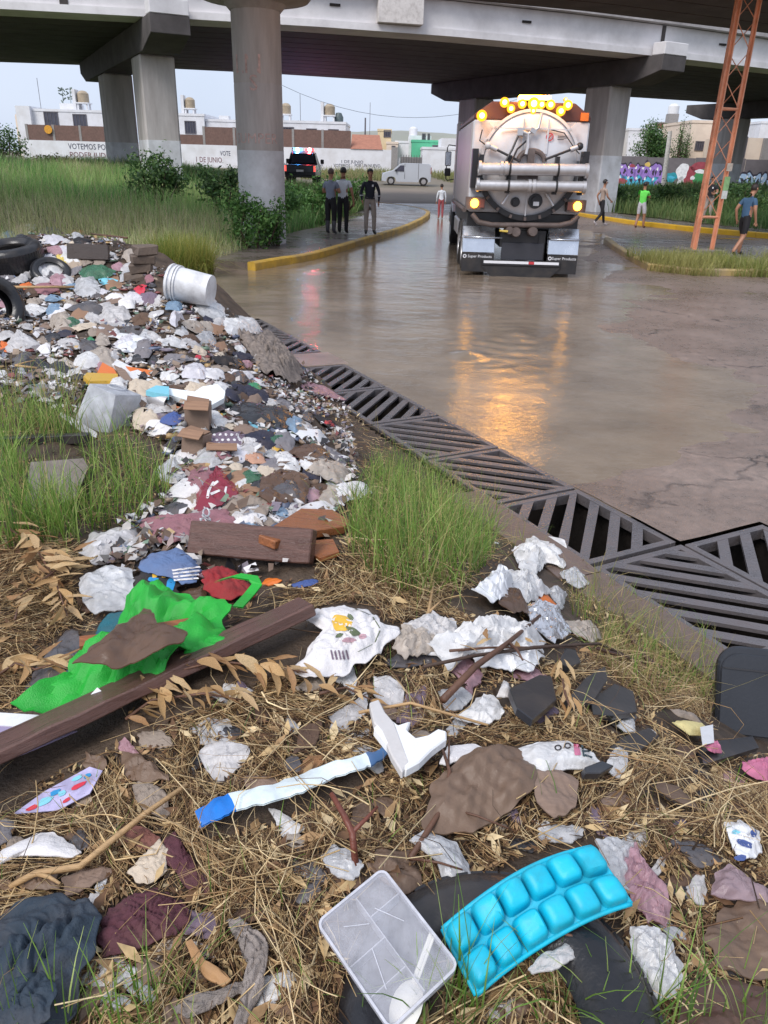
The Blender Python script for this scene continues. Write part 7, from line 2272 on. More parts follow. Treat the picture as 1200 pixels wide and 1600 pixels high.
ITEMS.append([(1116, 1066), (1200, 1062), (1200, 1180), (1110, 1180)])
slab('panel', 'black lower edge of the pad lying toward the pink cloth', 'panel', BP, [(1092, 1172), (1120, 1158), (1176, 1150), (1186, 1168), (1140, 1182), (1100, 1194)], .02, .05)
drape('foam_piece', 'yellowish foam piece left of the black pad', 'foam', surf('yellow_foam', rgb(222, 206, 144), .8, .15, 12, .4, 120, dirt=.3), [(1030, 1130), (1060, 1124), (1102, 1130), (1112, 1150), (1080, 1164), (1044, 1150)], 'flat', .06, .15, .05)
slab('label', 'bright white label on the yellowish foam', 'label', WH, [(1094, 1136), (1114, 1132), (1116, 1160), (1098, 1164)], .002, .085, keepout=False)
drape('cloth', 'grey brown cloth above the yellowish foam', 'cloth', TA, [(1018, 1120), (1040, 1108), (1090, 1118), (1100, 1130), (1060, 1126), (1030, 1136)], 'cloth', .12, .12, .06)
PKc = cl('pink', rgb(206, 120, 150))
drape('cloth', 'pink cloth in front of the black pad', 'cloth', PKc, [(1084, 1180), (1094, 1168), (1122, 1158), (1130, 1172), (1112, 1188), (1090, 1194)], 'cloth', .16, .2, .06)
drape('cloth', 'larger pink cloth at the right edge below the pad', 'cloth', PKc, [(1126, 1216), (1146, 1206), (1160, 1190), (1200, 1182), (1215, 1200), (1200, 1220), (1160, 1224)], 'cloth', .16, .2, .05)
# kraft paper, printed grey bag, white scraps --------------------------------------------------------------------
KR_ = surf('wet_kraft_paper', rgb(112, 90, 74), .55, .2, 6, .3, 40, dirt=.4)
drape('kraft_bag', 'large wet brown paper bag in the straw right of the white foam', 'paper bag', KR_, [(660, 1290), (676, 1232), (720, 1190), (780, 1168), (818, 1166), (834, 1200), (838, 1232), (800, 1262), (740, 1300), (690, 1310)], 'stiff', .22, .12, .02)
drape('cardboard', 'brown corrugated cardboard right of the brown paper bag', 'cardboard', CD2, [(832, 1204), (872, 1200), (904, 1222), (900, 1262), (868, 1276), (838, 1252)], 'stiff', .14, .04, .03)
gbag = drape('printed_bag', 'grey white printed bag with OO lettering above the corrugated cardboard', 'bag', FW, [(806, 1166), (850, 1158), (890, 1160), (930, 1176), (944, 1190), (900, 1198), (850, 1206), (820, 1196)], 'bag', .10, .2, .03)


def letter_ring(cx, cy_, r0, r1, n=10):
 return [[(cx + r_ * math.cos(t), cy_ + r_ * .8 * math.sin(t)) for r_, t in ((r0, a), (r1, a), (r1, a + 6.4 / n), (r0, a + 6.4 / n))] for a in np.arange(n) * 2 * math.pi / n]


decal(gbag, letter_ring(872, 1168, 3.5, 6) + letter_ring(887, 1165, 3.5, 6), M_pr_blk); decal(gbag, [[(896, 1162), (905, 1163), (908, 1180), (898, 1180)]], PKc)
TEAL_P = surf('print_dark_teal', rgb(50, 70, 76), .6)
decal(gbag, [[(908, 1164), (920, 1168), (919, 1170.5), (907, 1167)], [(910, 1172), (922, 1172), (922, 1174.5), (910, 1175)], [(914, 1178), (926, 1182), (925, 1184.5), (913, 1181)], [(908, 1164), (911, 1164), (914, 1182), (911, 1182)]], TEAL_P)
drape('plastic_bag', 'white bag under the forked branch above the broken foam', 'bag', FW, [(706, 1124), (730, 1108), (756, 1086), (780, 1096), (788, 1118), (760, 1134), (730, 1130)], 'bag', .2, .2, .03)
drape('plastic_bag', 'pale film left of the forked branch', 'bag', FC, [(684, 1080), (720, 1074), (740, 1090), (720, 1110), (694, 1110)], 'bag', .16, .1, .02)
drape('plastic_scrap', 'upright grey film scrap right of the forked branch', 'scrap', FG, [(770, 1092), (786, 1062), (798, 1070), (800, 1090), (784, 1104)], 'bag', .15, .3, .05)
drape('plastic_bag', 'grey white film bag in the straw behind the broken foam', 'bag', FG, [(584, 1060), (606, 1056), (632, 1076), (630, 1100), (604, 1104), (582, 1084)], 'bag', .14, .12, .02)
drape('paper', 'white soaked paper between the foam and the brown bag', 'paper', WHc, [(684, 1190), (700, 1166), (740, 1162), (766, 1172), (720, 1186), (692, 1204)], 'flat', .08, .06, .03)
drape('plastic_bag', 'white crumpled film among the straw left of the pink cloth', 'bag', FW, [(950, 1146), (968, 1126), (990, 1124), (994, 1144), (972, 1154)], 'bag', .16, .15, .03)
# broken white foam and the long torn strip -----------------------------------------------------------------------
FOAM = pl('bright_foam', rgb(240, 240, 240), .6, .2)
slab('foam_piece', 'broken bright white foam piece in the straw', 'foam', FOAM, [(584, 1136), (600, 1120), (612, 1124), (622, 1132), (634, 1128), (642, 1126), (636, 1140), (650, 1152), (668, 1148), (684, 1138), (698, 1142), (698, 1154), (676, 1170), (656, 1190), (634, 1202), (620, 1180), (600, 1156)], .022, .07, bevel=.003)
slab('foam_piece', 'grey faced foam strip lying along the broken white foam', 'foam', pl('foam_edge', rgb(206, 202, 200), .7, .2), [(577, 1097), (592, 1092), (602, 1112), (616, 1128), (640, 1190), (628, 1206), (612, 1180), (596, 1142), (584, 1128)], .02, .075, bevel=.003)
STRIP_P = [(312, 1312, 15), (340, 1298, 20), (365, 1284, 22), (400, 1272, 18), (440, 1262, 17), (480, 1250, 17), (520, 1236, 15), (552, 1226, 13), (575, 1214, 13), (594, 1204, 10), (608, 1192, 8)]
_q = np.array(STRIP_P, float); _t = np.linspace(0, 10, 41); _g = np.random.default_rng(5)
STRIP_P = [(np.interp(k, np.arange(11), _q[:, 0]) + _g.normal() * .3, np.interp(k, np.arange(11), _q[:, 1]) + _g.normal() * .3, np.interp(k, np.arange(11), _q[:, 2]) * _g.uniform(.86, 1.06)) for k in _t]
st_l, st_r = [], []
for i, (px, py, w) in enumerate(STRIP_P):
 a = STRIP_P[max(0, i - 1)]; b = STRIP_P[min(len(STRIP_P) - 1, i + 1)]
 d = np.array([b[0] - a[0], b[1] - a[1]], float); d /= np.linalg.norm(d); nn_ = np.array([-d[1], d[0]]) * w * .8
 st_l.append(hit(px + nn_[0], py + nn_[1]) + np.array([0, 0, .052 + .006 * math.sin(i * .32) + .0015 * math.sin(i * 1.9)])); st_r.append(hit(px - nn_[0], py - nn_[1]) + np.array([0, 0, .052 + .006 * math.sin(i * .27 + 1) + .0015 * math.sin(i * 1.6)]))
for nm, lab, a, b, mt in (('plastic_strip', 'blue end of the long torn white strip', 0, 8, pl('strong_blue', rgb(28, 122, 214))), ('plastic_strip', 'long torn white plastic strip lying across the straw', 8, 32, pl('strip_white', rgb(226, 238, 242), .4, .3)), ('plastic_strip', 'dark blue frayed tip of the torn strip near the foam', 32, 40, pl('dull_blue', rgb(86, 122, 168)))):
 m = MB(); V = []
 for i in range(a, b + 1): V += [tuple(st_l[i]), tuple((st_l[i] + st_r[i]) / 2 + np.array([0, 0, .006])), tuple(st_r[i])]
 kk = b - a + 1
 F = [(3 * i + j, 3 * i + j + 1, 3 * i + j + 4, 3 * i + j + 3) for i in range(kk - 1) for j in range(2)]
 m.add(V, F); m.add([(x, y, z - .004) for x, y, z in V], [q[::-1] for q in F])
 tag(m.build(nm, mt, None, smooth=True, fix=False), lab, 'strip')
ITEMS.append([(305, 1320), (320, 1290), (360, 1264), (480, 1232), (600, 1184), (612, 1196), (540, 1246), (440, 1282), (370, 1306)])

# foreground clothes and paper ----------------------------------------------------------------------------------------
DEN = surf('fabric_dark_denim', rgb(42, 56, 70), .75, .2, 9, .35, 220, dirt=.3)
drape('trousers', 'dark blue denim trousers in the lower left corner', 'trousers', DEN, [(-20, 1440), (40, 1412), (90, 1404), (140, 1408), (162, 1440), (150, 1490), (128, 1530), (116, 1590), (90, 1620), (-20, 1620)], 'cloth', .2, .12, .03, .75, nb=120, rings=24)
drape('trouser_leg', 'folded leg of the dark blue trousers at the bottom edge', 'trousers', DEN, [(-10, 1560), (20, 1530), (60, 1520), (90, 1540), (80, 1590), (40, 1620), (-10, 1620)], 'cloth', .17, .2, .06, keepout=False)
drape('leaf_scrap', 'rust coloured scrap lying in the fold of the dark trousers', 'scrap', cl('rust', rgb(140, 76, 58)), [(22, 1490), (44, 1474), (58, 1490), (44, 1516), (26, 1514)], 'flat', .15, .15, .06, keepout=False)
drape('knit_cloth', 'maroon knitted cloth in the straw right of the dark trousers', 'cloth', cl('maroon_knit', rgb(86, 46, 56)), [(152, 1470), (168, 1424), (200, 1402), (240, 1392), (286, 1410), (300, 1440), (272, 1462), (232, 1476), (200, 1488), (162, 1496)], 'cloth', .14, .14, .02, 1.8)
drape('cloth', 'narrow maroon cloth behind the maroon knit', 'cloth', cl('maroon_knit', rgb(86, 46, 56)), [(254, 1312), (274, 1300), (292, 1330), (318, 1370), (330, 1400), (300, 1402), (276, 1370), (260, 1350)], 'cloth', .12, .1, .015)
drape('cloth', 'grey white rag between the two maroon cloths', 'cloth', CRM, [(222, 1340), (250, 1312), (262, 1330), (262, 1362), (240, 1380), (216, 1380), (198, 1366)], 'cloth', .14, .1, .015)
drape('paper', 'grey white torn cloth at the left edge below the plank', 'cloth', WHc, [(-10, 1352), (6, 1328), (56, 1304), (84, 1302), (130, 1332), (120, 1344), (70, 1340), (30, 1338)], 'flat', .16, .14, .03)
drape('cloth', 'grey cloth at the left edge under the plank end', 'cloth', GY, [(-12, 1290), (12, 1278), (24, 1284), (18, 1312), (-12, 1330)], 'cloth')
drape('wool_strip', 'matted grey wool strip curling through the straw', 'wool', surf('matted_grey_wool', rgb(140, 130, 124), .95, .3, 18, .8, 130), [(352, 1440), (372, 1434), (392, 1452), (414, 1470), (420, 1500), (412, 1540), (396, 1580), (380, 1620), (366, 1616), (380, 1560), (388, 1510), (372, 1474)], 'cloth', .3, .3, .03)
drape('wool_strip', 'matted grey wool clump left of the curling strip', 'wool', surf('matted_grey_wool', rgb(140, 130, 124), .95, .3, 18, .8, 130), [(270, 1580), (300, 1556), (340, 1548), (384, 1530), (386, 1550), (340, 1572), (290, 1596)], 'cloth', .3, .3, .03)
drape('tissue', 'white and pink tissue heap right of the ice tray', 'tissue', PK, [(966, 1330), (992, 1320), (1010, 1352), (1036, 1382), (1050, 1420), (1040, 1450), (1012, 1446), (990, 1410), (970, 1370)], 'bag', .22, .16, .02, 1.4)
drape('tissue', 'white soaked tissue below the pink tissue heap', 'tissue', FW, [(984, 1450), (1020, 1450), (1048, 1470), (1066, 1510), (1060, 1556), (1030, 1560), (1006, 1530), (984, 1490)], 'bag', .24, .16, .02, 1.4)
drape('plastic_bag', 'clear crumpled film between the ice tray and the tissue', 'bag', FC, [(930, 1316), (956, 1308), (990, 1320), (980, 1350), (990, 1400), (966, 1400), (950, 1360)], 'bag', .2, .2, .02)
wr = drape('wrapper', 'blue and white wrapper at the right edge of the straw', 'wrapper', WH, [(1130, 1290), (1156, 1282), (1184, 1300), (1192, 1330), (1170, 1352), (1146, 1346), (1140, 1316)], 'bag', .22, .16, .03, 1.3)
decal(wr, [EL(1164, 1318, 26, 12, 20), EL(1158, 1340, 18, 10), EL(1178, 1302, 10, 12)], BL); decal(wr, [EL(1150, 1300, 12, 8)], BLp)
drape('plastic_bag', 'mauve film below the blue and white wrapper', 'bag', film('film_mauve', rgb(196, 170, 176), .85, .3, .3, .3), [(1112, 1386), (1120, 1360), (1140, 1350), (1176, 1376), (1210, 1392), (1210, 1412), (1160, 1404), (1130, 1396)], 'bag', .16, .12, .03)
drape('leather_piece', 'dark brown wet card lying above the wrapper at right', 'card', KR_, [(1000, 1236), (1026, 1222), (1060, 1226), (1082, 1252), (1096, 1268), (1060, 1270), (1030, 1262)], 'flat', .1, .1, .045)
drape('cloth', 'black scrap right of the dark brown wet card', 'cloth', BKc, [(1088, 1240), (1110, 1226), (1120, 1240), (1104, 1272), (1090, 1264)], 'cloth')
drape('cardboard', 'large wet brown card in the lower right corner', 'cardboard', KR_, [(1096, 1470), (1130, 1420), (1190, 1400), (1220, 1420), (1220, 1540), (1180, 1530), (1130, 1520)], 'stiff', .14, .06, .02)
drape('cardboard', 'second wet brown card at the bottom right edge', 'cardboard', surf('wet_dark_card', rgb(92, 66, 56), .5, .2, 6, .3, 40, dirt=.3), [(1060, 1560), (1100, 1530), (1160, 1540), (1220, 1560), (1220, 1625), (1060, 1625)], 'stiff', .14, .06, .015)
drape('plastic_bag', 'clear plastic bottle shaped film left of the ice tray', 'bag', FC, [(640, 1312), (664, 1300), (712, 1318), (732, 1350), (738, 1384), (716, 1398), (696, 1380), (680, 1346)], 'bag', .16, .3, .025)
drape('plastic_bag', 'small clear film behind the clear box', 'bag', FC, [(500, 1340), (520, 1322), (552, 1330), (570, 1352), (552, 1376), (520, 1366)], 'bag', .16, .14, .02)
drape('leather_piece', 'curved tan bark piece in the straw left of the wool', 'bark', surf('tan_bark', rgb(168, 128, 88), .7, .2, 8), [(290, 1472), (300, 1468), (320, 1502), (350, 1516), (362, 1532), (350, 1540), (322, 1528), (300, 1500)], 'flat', .1, .2, .03)
drape('plastic_bag', 'tattered pale film under the ice tray on the tyre', 'bag', FG, [(812, 1530), (850, 1490), (890, 1474), (912, 1482), (900, 1496), (860, 1520), (820, 1540)], 'bag', .16, .12, .075, keepout=False)
for i, (px, py, w, h, mt, lab) in enumerate(((460, 1195, 26, 24, CH, 'small dark film in the straw above the torn strip'), (215, 1310, 60, 40, cl('dull_red', rgb(130, 84, 74)), 'faded reddish rag under the straw left of the maroon cloth'), (600, 1260, 40, 34, KR_, 'brown bark like scrap right of the torn strip'), (880, 1305, 70, 26, FC, 'grey film behind the top of the ice tray'), (960, 1250, 50, 24, CD2, 'brown card scrap under straw left of the wet card'), (400, 1430, 60, 26, BR, 'rust brown clump of rotten cloth in the straw'), (490, 1190, 30, 22, cl('bark', rgb(150, 110, 76)), 'tan bark flake above the torn strip'), (1010, 1150, 34, 18, FW, 'white film shred below the large black panel'), (700, 1455, 50, 30, BKc, 'black scrap between the clear box and the tray'), (60, 1375, 70, 26, KR_, 'brown wet paper at the left edge above the trousers'), (1150, 1265, 40, 20, BR, 'brown rag under the pink cloth at right'))):
 drape('scrap', lab, 'scrap', mt, EL(px, py, w, h, 0), 'bag' if mt in (FC, FW, CH) else 'cloth', None, .1, .012)

# clear compartment box with spoon ---------------------------------------------------------------------------------------
cbx = [(494, 1447), (597, 1350), (717, 1510), (612, 1612)]
c, gx_, gy_, z0_ = local_plane(605, 1480, .1, .105, .12)
gx_, gy_ = .04, .34
Bq = [Vector(on_plane(x, y, c, gx_, gy_, z0_)) for x, y in cbx]
o0_ = sum(Bq, Vector()) / 4
exx = ((Bq[2] - Bq[1]) + (Bq[3] - Bq[0])) / 2; eyy = ((Bq[1] - Bq[0]) + (Bq[2] - Bq[3])) / 2
Lb, Wb = exx.length, eyy.length
ex = exx.normalized(); ez = ex.cross(eyy).normalized(); ez = ez if ez.z > 0 else -ez; ey = ez.cross(ex)
cb = empty('compartment_box', (0, 0, 0), 0, 'clear plastic compartment box with a white spoon inside, in the foreground', 'box')
cb.matrix_world = Matrix.Translation(o0_) @ Matrix((ex, ey, ez)).transposed().to_4x4()


def clear_plastic(name, alpha, c=rgb(214, 214, 222)):
 m, nt, out = new_mat(name)
 b = nd(nt, 'ShaderNodeBsdfPrincipled', Roughness=.22); b.inputs['Base Color'].default_value = c
 tp_ = nd(nt, 'ShaderNodeBsdfTransparent'); mx = nd(nt, 'ShaderNodeMixShader')
 n1 = noise(nt, 22, 5, .65); n2 = noise(nt, 160, 2, .5)
 f = ramp(nt, n1.outputs['Fac'], [(.35, (alpha * .7,) * 3 + (1,)), (.7, (min(1, alpha * 1.5),) * 3 + (1,))])
 nt.links.new(f, mx.inputs['Fac']); nt.links.new(tp_.outputs['BSDF'], mx.inputs[1]); nt.links.new(b.outputs['BSDF'], mx.inputs[2])
 bp = nd(nt, 'ShaderNodeBump', Strength=.15, Distance=.003); nt.links.new(n2.outputs['Fac'], bp.inputs['Height']); nt.links.new(bp.outputs['Normal'], b.inputs['Normal'])
 nt.links.new(mx.outputs['Shader'], out.inputs['Surface'])
 return m


CP = clear_plastic('clear_box_plastic', .2); CPB = clear_plastic('clear_box_base', .16); CPE = clear_plastic('clear_box_edge', .62)


def rr2(w, h, r, n=5):
 q = []
 for cx_, cy2, a0 in ((w / 2 - r, h / 2 - r, 0), (-w / 2 + r, h / 2 - r, 90), (-w / 2 + r, -h / 2 + r, 180), (w / 2 - r, -h / 2 + r, 270)):
  q += [(cx_ + r * math.cos(math.radians(a0 + 90 * i / n)), cy2 + r * math.sin(math.radians(a0 + 90 * i / n))) for i in range(n + 1)]
 return q


def ring(w, h, r, t, z0, z1):
 a = rr2(w, h, r); b = rr2(w - 2 * t, h - 2 * t, max(.002, r - t)); n = len(a)
 V = [(x, y, z) for q, z in ((a, z0), (a, z1), (b, z1), (b, z0)) for x, y in q]
 F = [(k * n + i, k * n + (i + 1) % n, ((k + 1) % 4) * n + (i + 1) % n, ((k + 1) % 4) * n + i) for k in range(4) for i in range(n)]
 return V, F


MB().prism(rr2(Lb, Wb, .014), -.003, 0).build('lid', CP, cb)
m = MB(); m.add(*ring(Lb, Wb, .014, .004, -.014, .002)); m.build('lid_rim', CPE, cb)
m = MB(); m.add(*ring(Lb - .008, Wb - .008, .012, .002, -.04, -.003)); m.build('side', CP, cb)
MB().prism(rr2(Lb - .012, Wb - .012, .01), -.042, -.040).build('base', CPB, cb)
for a, b in (((-Lb / 2 + .01, .005), (Lb / 2 - .01, .005)), ((-.01, -Wb / 2 + .006), (-.01, .005)), ((Lb * .22, -Wb / 2 + .006), (Lb * .22, .005)), ((-Lb * .25, .005), (-Lb * .25, Wb / 2 - .006))):
 MB().b2((min(a[0], b[0]) - .0008, min(a[1], b[1]) - .0008, -.04), (max(a[0], b[0]) + .0008, max(a[1], b[1]) + .0008, -.004)).build('divider', CPE, cb)
for k, (x, y, l, a) in enumerate(((-.03, .03, .05, .5), (.02, -.03, .06, -.3), (-.05, -.02, .04, 1.))):
 MB().box((x, y, .0006), (l, .0012, .0008), (0, 0, a)).build('scratch', CPE, cb)
# spoon: bowl and handle inside the box
sp = empty('spoon', (0, 0, 0), 0, 'white plastic spoon lying inside the clear box', 'spoon')
S0 = Vector(on_plane(628, 1590, c, gx_, gy_, z0_ - .024)); S1 = Vector(on_plane(652, 1520, c, gx_, gy_, z0_ - .012))
sx_ = (S1 - S0).normalized(); sy_ = ez.cross(sx_).normalized(); sp.matrix_world = Matrix.Translation(S0) @ Matrix((sx_, sy_, ez)).transposed().to_4x4()
V = []; F = []
nu, nv = 10, 20
for i in range(nu + 1):
 r_ = i / nu
 for j in range(nv):
  a = 2 * math.pi * j / nv
  V.append((.016 + .036 * r_ * math.cos(a), .0235 * r_ * math.sin(a), .010 * (1 - r_ ** 2)))
for i in range(nu):
 for j in range(nv):
  F.append((i * nv + j, i * nv + (j + 1) % nv, (i + 1) * nv + (j + 1) % nv, (i + 1) * nv + j))
SPN = pl('spoon_white', rgb(238, 234, 224), .4, .12)
m = MB(); m.add(V, F); m.build('bowl', SPN, sp, smooth=True)
m = MB(); m.box((.085, 0, .003), (.075, .011, .003)); m.box((.085, 0, .005), (.075, .003, .002)); m.build('handle', SPN, sp, bevel=.001)
ITEMS.append(cbx)

# cyan ice tray, upside down and arched ---------------------------------------------------------------------------------------
CY = surf('cyan_tray_plastic', rgb(8, 186, 216), .5, .07, 7, .08, 60, dirt=.4, dirtc=rgb(60, 112, 112), dscale=16)
tc4 = [(678, 1446), (935, 1312), (968, 1412), (752, 1546)]
c, _a, _b, z0_ = local_plane(830, 1440, .1, .135, .1)
gx_, gy_ = .02, .42
Bq = [Vector(on_plane(x, y, c, gx_, gy_, z0_)) for x, y in tc4]
o1 = sum(Bq, Vector()) / 4
exx = ((Bq[1] - Bq[0]) + (Bq[2] - Bq[3])) / 2; eyy = ((Bq[0] - Bq[3]) + (Bq[1] - Bq[2])) / 2
Lt, Wt = exx.length, eyy.length
ex = exx.normalized(); ez = ex.cross(eyy).normalized(); ez = ez if ez.z > 0 else -ez; ey = ez.cross(ex)
tr = empty('ice_tray', (0, 0, 0), 0, 'bright cyan ice cube tray lying upside down in the foreground', 'ice tray')
tr.matrix_world = Matrix.Translation(o1) @ Matrix((ex, ey, ez)).transposed().to_4x4()
ARCH = .015


def arch(x, y, z):
 """bends the flat tray"""
 u = x / (Lt / 2)
 return (x, y + ARCH * .9 * (1 - u * u) - ARCH * .4, z + ARCH * .8 * (1 - u * u) + .006 * math.sin(3 * u + y * 20))


m = MB(); nx_, ny_ = 40, 12
V = [arch(-Lt / 2 + Lt * i / nx_, -Wt / 2 + Wt * j / ny_, 0) for j in range(ny_ + 1) for i in range(nx_ + 1)]
F = [(j * (nx_ + 1) + i, j * (nx_ + 1) + i + 1, (j + 1) * (nx_ + 1) + i + 1, (j + 1) * (nx_ + 1) + i) for j in range(ny_) for i in range(nx_)]
m.add(V, F); m.build('plate', CY, tr, smooth=True)
m = MB()
for y in (-Wt / 2, Wt / 2):
 m.tube([arch(-Lt / 2 + Lt * i / 24, y, -.002) for i in range(25)], .0042, 6)
for x in (-Lt / 2, Lt / 2):
 m.tube([arch(x, -Wt / 2 + Wt * i / 6, -.002) for i in range(7)], .0042, 6)
m.build('rim', CY, tr, smooth=True)
ncol = 6
for i in range(ncol):
 for j in range(2):
  cx_ = -Lt / 2 + Lt * (i + .5) / ncol; cy2 = -Wt / 4 + Wt / 2 * j
  a, b = Lt / ncol * .485, Wt * .238
  h = .026 + random.uniform(-.004, .003); tl_ = random.uniform(-.12, .12)
  m = MB(); st = []
  for q, z in ((1., .0), (.93, h * .45), (.84, h * .82), (.68, h), (.3, h * 1.03)):
   st.append([arch(cx_ + a * q * math.copysign(abs(math.cos(t)) ** .45, math.cos(t)), cy2 + b * q * math.copysign(abs(math.sin(t)) ** .45, math.sin(t)), z + tl_ * z * math.cos(t)) for t in np.linspace(0, 2 * math.pi, 24, endpoint=False)])
  m.add(*loft(st)); m.build('cell', CY, tr, smooth=50)
ITEMS.append([(676, 1446), (720, 1412), (800, 1345), (936, 1308), (972, 1414), (900, 1436), (840, 1470), (752, 1552)])

# ---- more soaked rags, film and card between the foreground things
LMK2 = [('ice tray', 820, 1430), ('clear box', 605, 1470), ('torn white strip', 460, 1255), ('broken white foam', 640, 1160), ('brown paper bag', 745, 1240), ('dark trousers', 70, 1500), ('maroon knit', 230, 1440), ('grey printed bag', 880, 1180), ('pink tissue heap', 1010, 1385), ('blue and white wrapper', 1160, 1318), ('black pad', 1160, 1120), ('long plank', 250, 1110), ('white tee', 545, 1000), ('white pile', 830, 940), ('bark strips', 1010, 1050), ('wool strip', 400, 1500)]
K2 = [('brown', 'rag', BR, 'cloth'), ('dark brown', 'card', KR_, 'stiff'), ('grey', 'film', FG, 'bag'), ('clear', 'film', FC, 'bag'), ('white', 'scrap', FW, 'bag'), ('black', 'scrap', BK, 'bag'), ('taupe', 'rag', TA, 'cloth'), ('charcoal', 'film', CH, 'bag'), ('grey brown', 'card', CD2, 'stiff'), ('tan', 'paper', FT, 'bag'), ('purple grey', 'rag', PU, 'cloth'), ('pinkish', 'film', PK, 'bag')]
FOREP = [(0, 1290), (160, 1180), (360, 1070), (520, 1060), (660, 1000), (900, 1010), (1010, 1040), (1110, 1200), (1200, 1240), (1200, 1600), (0, 1600)]
n_a = 0
for _ in range(1600):
 if n_a >= 92: break
 x_, y_ = gA.uniform(0, 1200), gA.uniform(1000, 1600)
 if not in_poly(np.array([x_]), np.array([y_]), FOREP)[0] or covered(x_, y_): continue
 cw, kd, mt, st = K2[int(gA.integers(0, len(K2)))]
 w_ = gA.uniform(26, 84); hh_ = w_ * gA.uniform(.35, .7)
 dl = sorted((math.hypot(x_ - a, y_ - b), nme, x_ - a, y_ - b) for nme, a, b in LMK2)
 lab = None
 for dd, nme, dx_, dy_ in dl[:4]:
  rel = ('right of' if dx_ > 0 else 'left of') if abs(dx_) > abs(dy_) * 1.2 else ('below' if dy_ > 0 else 'above')
  q = '%s %s half buried in straw %s the %s' % (cw, kd, rel, nme)
  if q not in seen: lab = q; break
 if lab is None: continue
 seen.add(lab); n_a += 1
 drape({'rag': 'rag', 'card': 'cardboard', 'film': 'plastic_film', 'scrap': 'plastic_scrap', 'paper': 'paper'}[kd], lab, kd, mt, EL(x_, y_, w_, hh_, gA.uniform(-60, 60), .35), st, dome=.1, lift=.006, group='soaked scraps in the near straw', keepout=gA.random() < .6)
# ================================================================ STRAW, GRASS, LEAVES, TWIGS, BUSHES
M_straw = leafmat('dry_straw', .15, .55, .25); M_grass = leafmat('green_grass', .5, .45, .15); M_dryleaf = leafmat('dry_leaf', .25, .55, .25); M_leaf = leafmat('green_leaf', .35, .45, .2)
M_twig = surf('brown_twig', rgb(96, 66, 50), .6, .3, 12, .4, 60); M_bark = surf('dark_bark', rgb(74, 56, 46), .7, .3, 10, .5, 50)


def sample(N, ymin=.55, ymax=12.5):
 y = np.exp(rng.uniform(math.log(ymin), math.log(ymax), N)); x = y * rng.uniform(-.95, .95, N)
 z = ground(x, y)
 s, n = sn(x, y)
 P = np.stack([x, y, z], 1)
 px, py, d = px_arr(P)
 ok = (z > -.06) & (n < 3.06) & (d > .3)
 return P[ok], px[ok], py[ok], d[ok]


STRAWC = np.array([rgb(210, 180, 132)[:3], rgb(230, 206, 162)[:3], rgb(174, 140, 100)[:3], rgb(120, 90, 66)[:3], rgb(68, 52, 40)[:3]])


def straw(N, polys, lmin, lmax, rmin, rmax, keep_cov, zoff, name, label, dens=None, cols=(.3, .25, .2, .15, .1), ymax=12.5, bendy=.35, gap=.22):
 P, px, py, d = sample(N, ymax=ymax)
 ok = np.zeros(len(P), bool)
 for poly, pr in polys:
  ok |= in_poly(px, py, poly) & (rng.random(len(P)) < pr)
 ok &= ~(covered(px, py) & (rng.random(len(P)) > keep_cov))
 P = P[ok]; n = len(P)
 L = rng.uniform(lmin, lmax, n) * rng.uniform(.6, 1.4, n); az = rng.uniform(0, 2 * math.pi, n)
 # matted stalks share a direction locally
 az = np.where(rng.random(n) < .6, 6.28 * vnoise(P[:, 0] * 2.5, P[:, 1] * 2.5, 55) + rng.normal(0, .45, n), az)
 K = 5; t = np.linspace(-.5, .5, K)
 bend = rng.normal(0, bendy, n)
 dx = np.cos(az[:, None] + bend[:, None] * t[None] * 3); dy = np.sin(az[:, None] + bend[:, None] * t[None] * 3)
 st = (L / (K - 1))[:, None]
 X = P[:, 0, None] + np.cumsum(dx * st, 1) - L[:, None] / 2 * np.cos(az)[:, None]; Y = P[:, 1, None] + np.cumsum(dy * st, 1) - L[:, None] / 2 * np.sin(az)[:, None]
 off = np.abs(rng.normal(0, 1, n)) * zoff
 tiltz = rng.normal(0, .10, n)
 Z = P[:, 2, None] + off[:, None] + .004 + tiltz[:, None] * t[None] * L[:, None] + (rng.uniform(-.1, .25, n) * L)[:, None] * (.25 - t[None] ** 2)
 Z = np.maximum(Z, ground(X, Y) + .002)
 r = rng.uniform(rmin * .6, rmax, n) * rng.uniform(.6, 1.1, n)
 c = STRAWC[rng.choice(5, n, p=cols)] * rng.uniform(.75, 1.2, (n, 1))
 good = np.ones(n, bool)
 for kk in range(K):
  qx, qy, _ = px_arr(np.stack([X[:, kk], Y[:, kk], Z[:, kk]], 1)); good &= ~covered(qx, qy)
 good |= rng.random(n) < keep_cov
 good &= (vnoise(P[:, 0] * 7, P[:, 1] * 7, 56) + rng.uniform(-.3, .3, n)) > gap
 V, F, C = stalks(np.stack([X, Y, Z], -1)[good], r[good], c[good])
 np_mesh(name, V, F, M_straw, np.clip(C, 0, 1), kind='stuff', smooth=True, label=label, cat='straw')


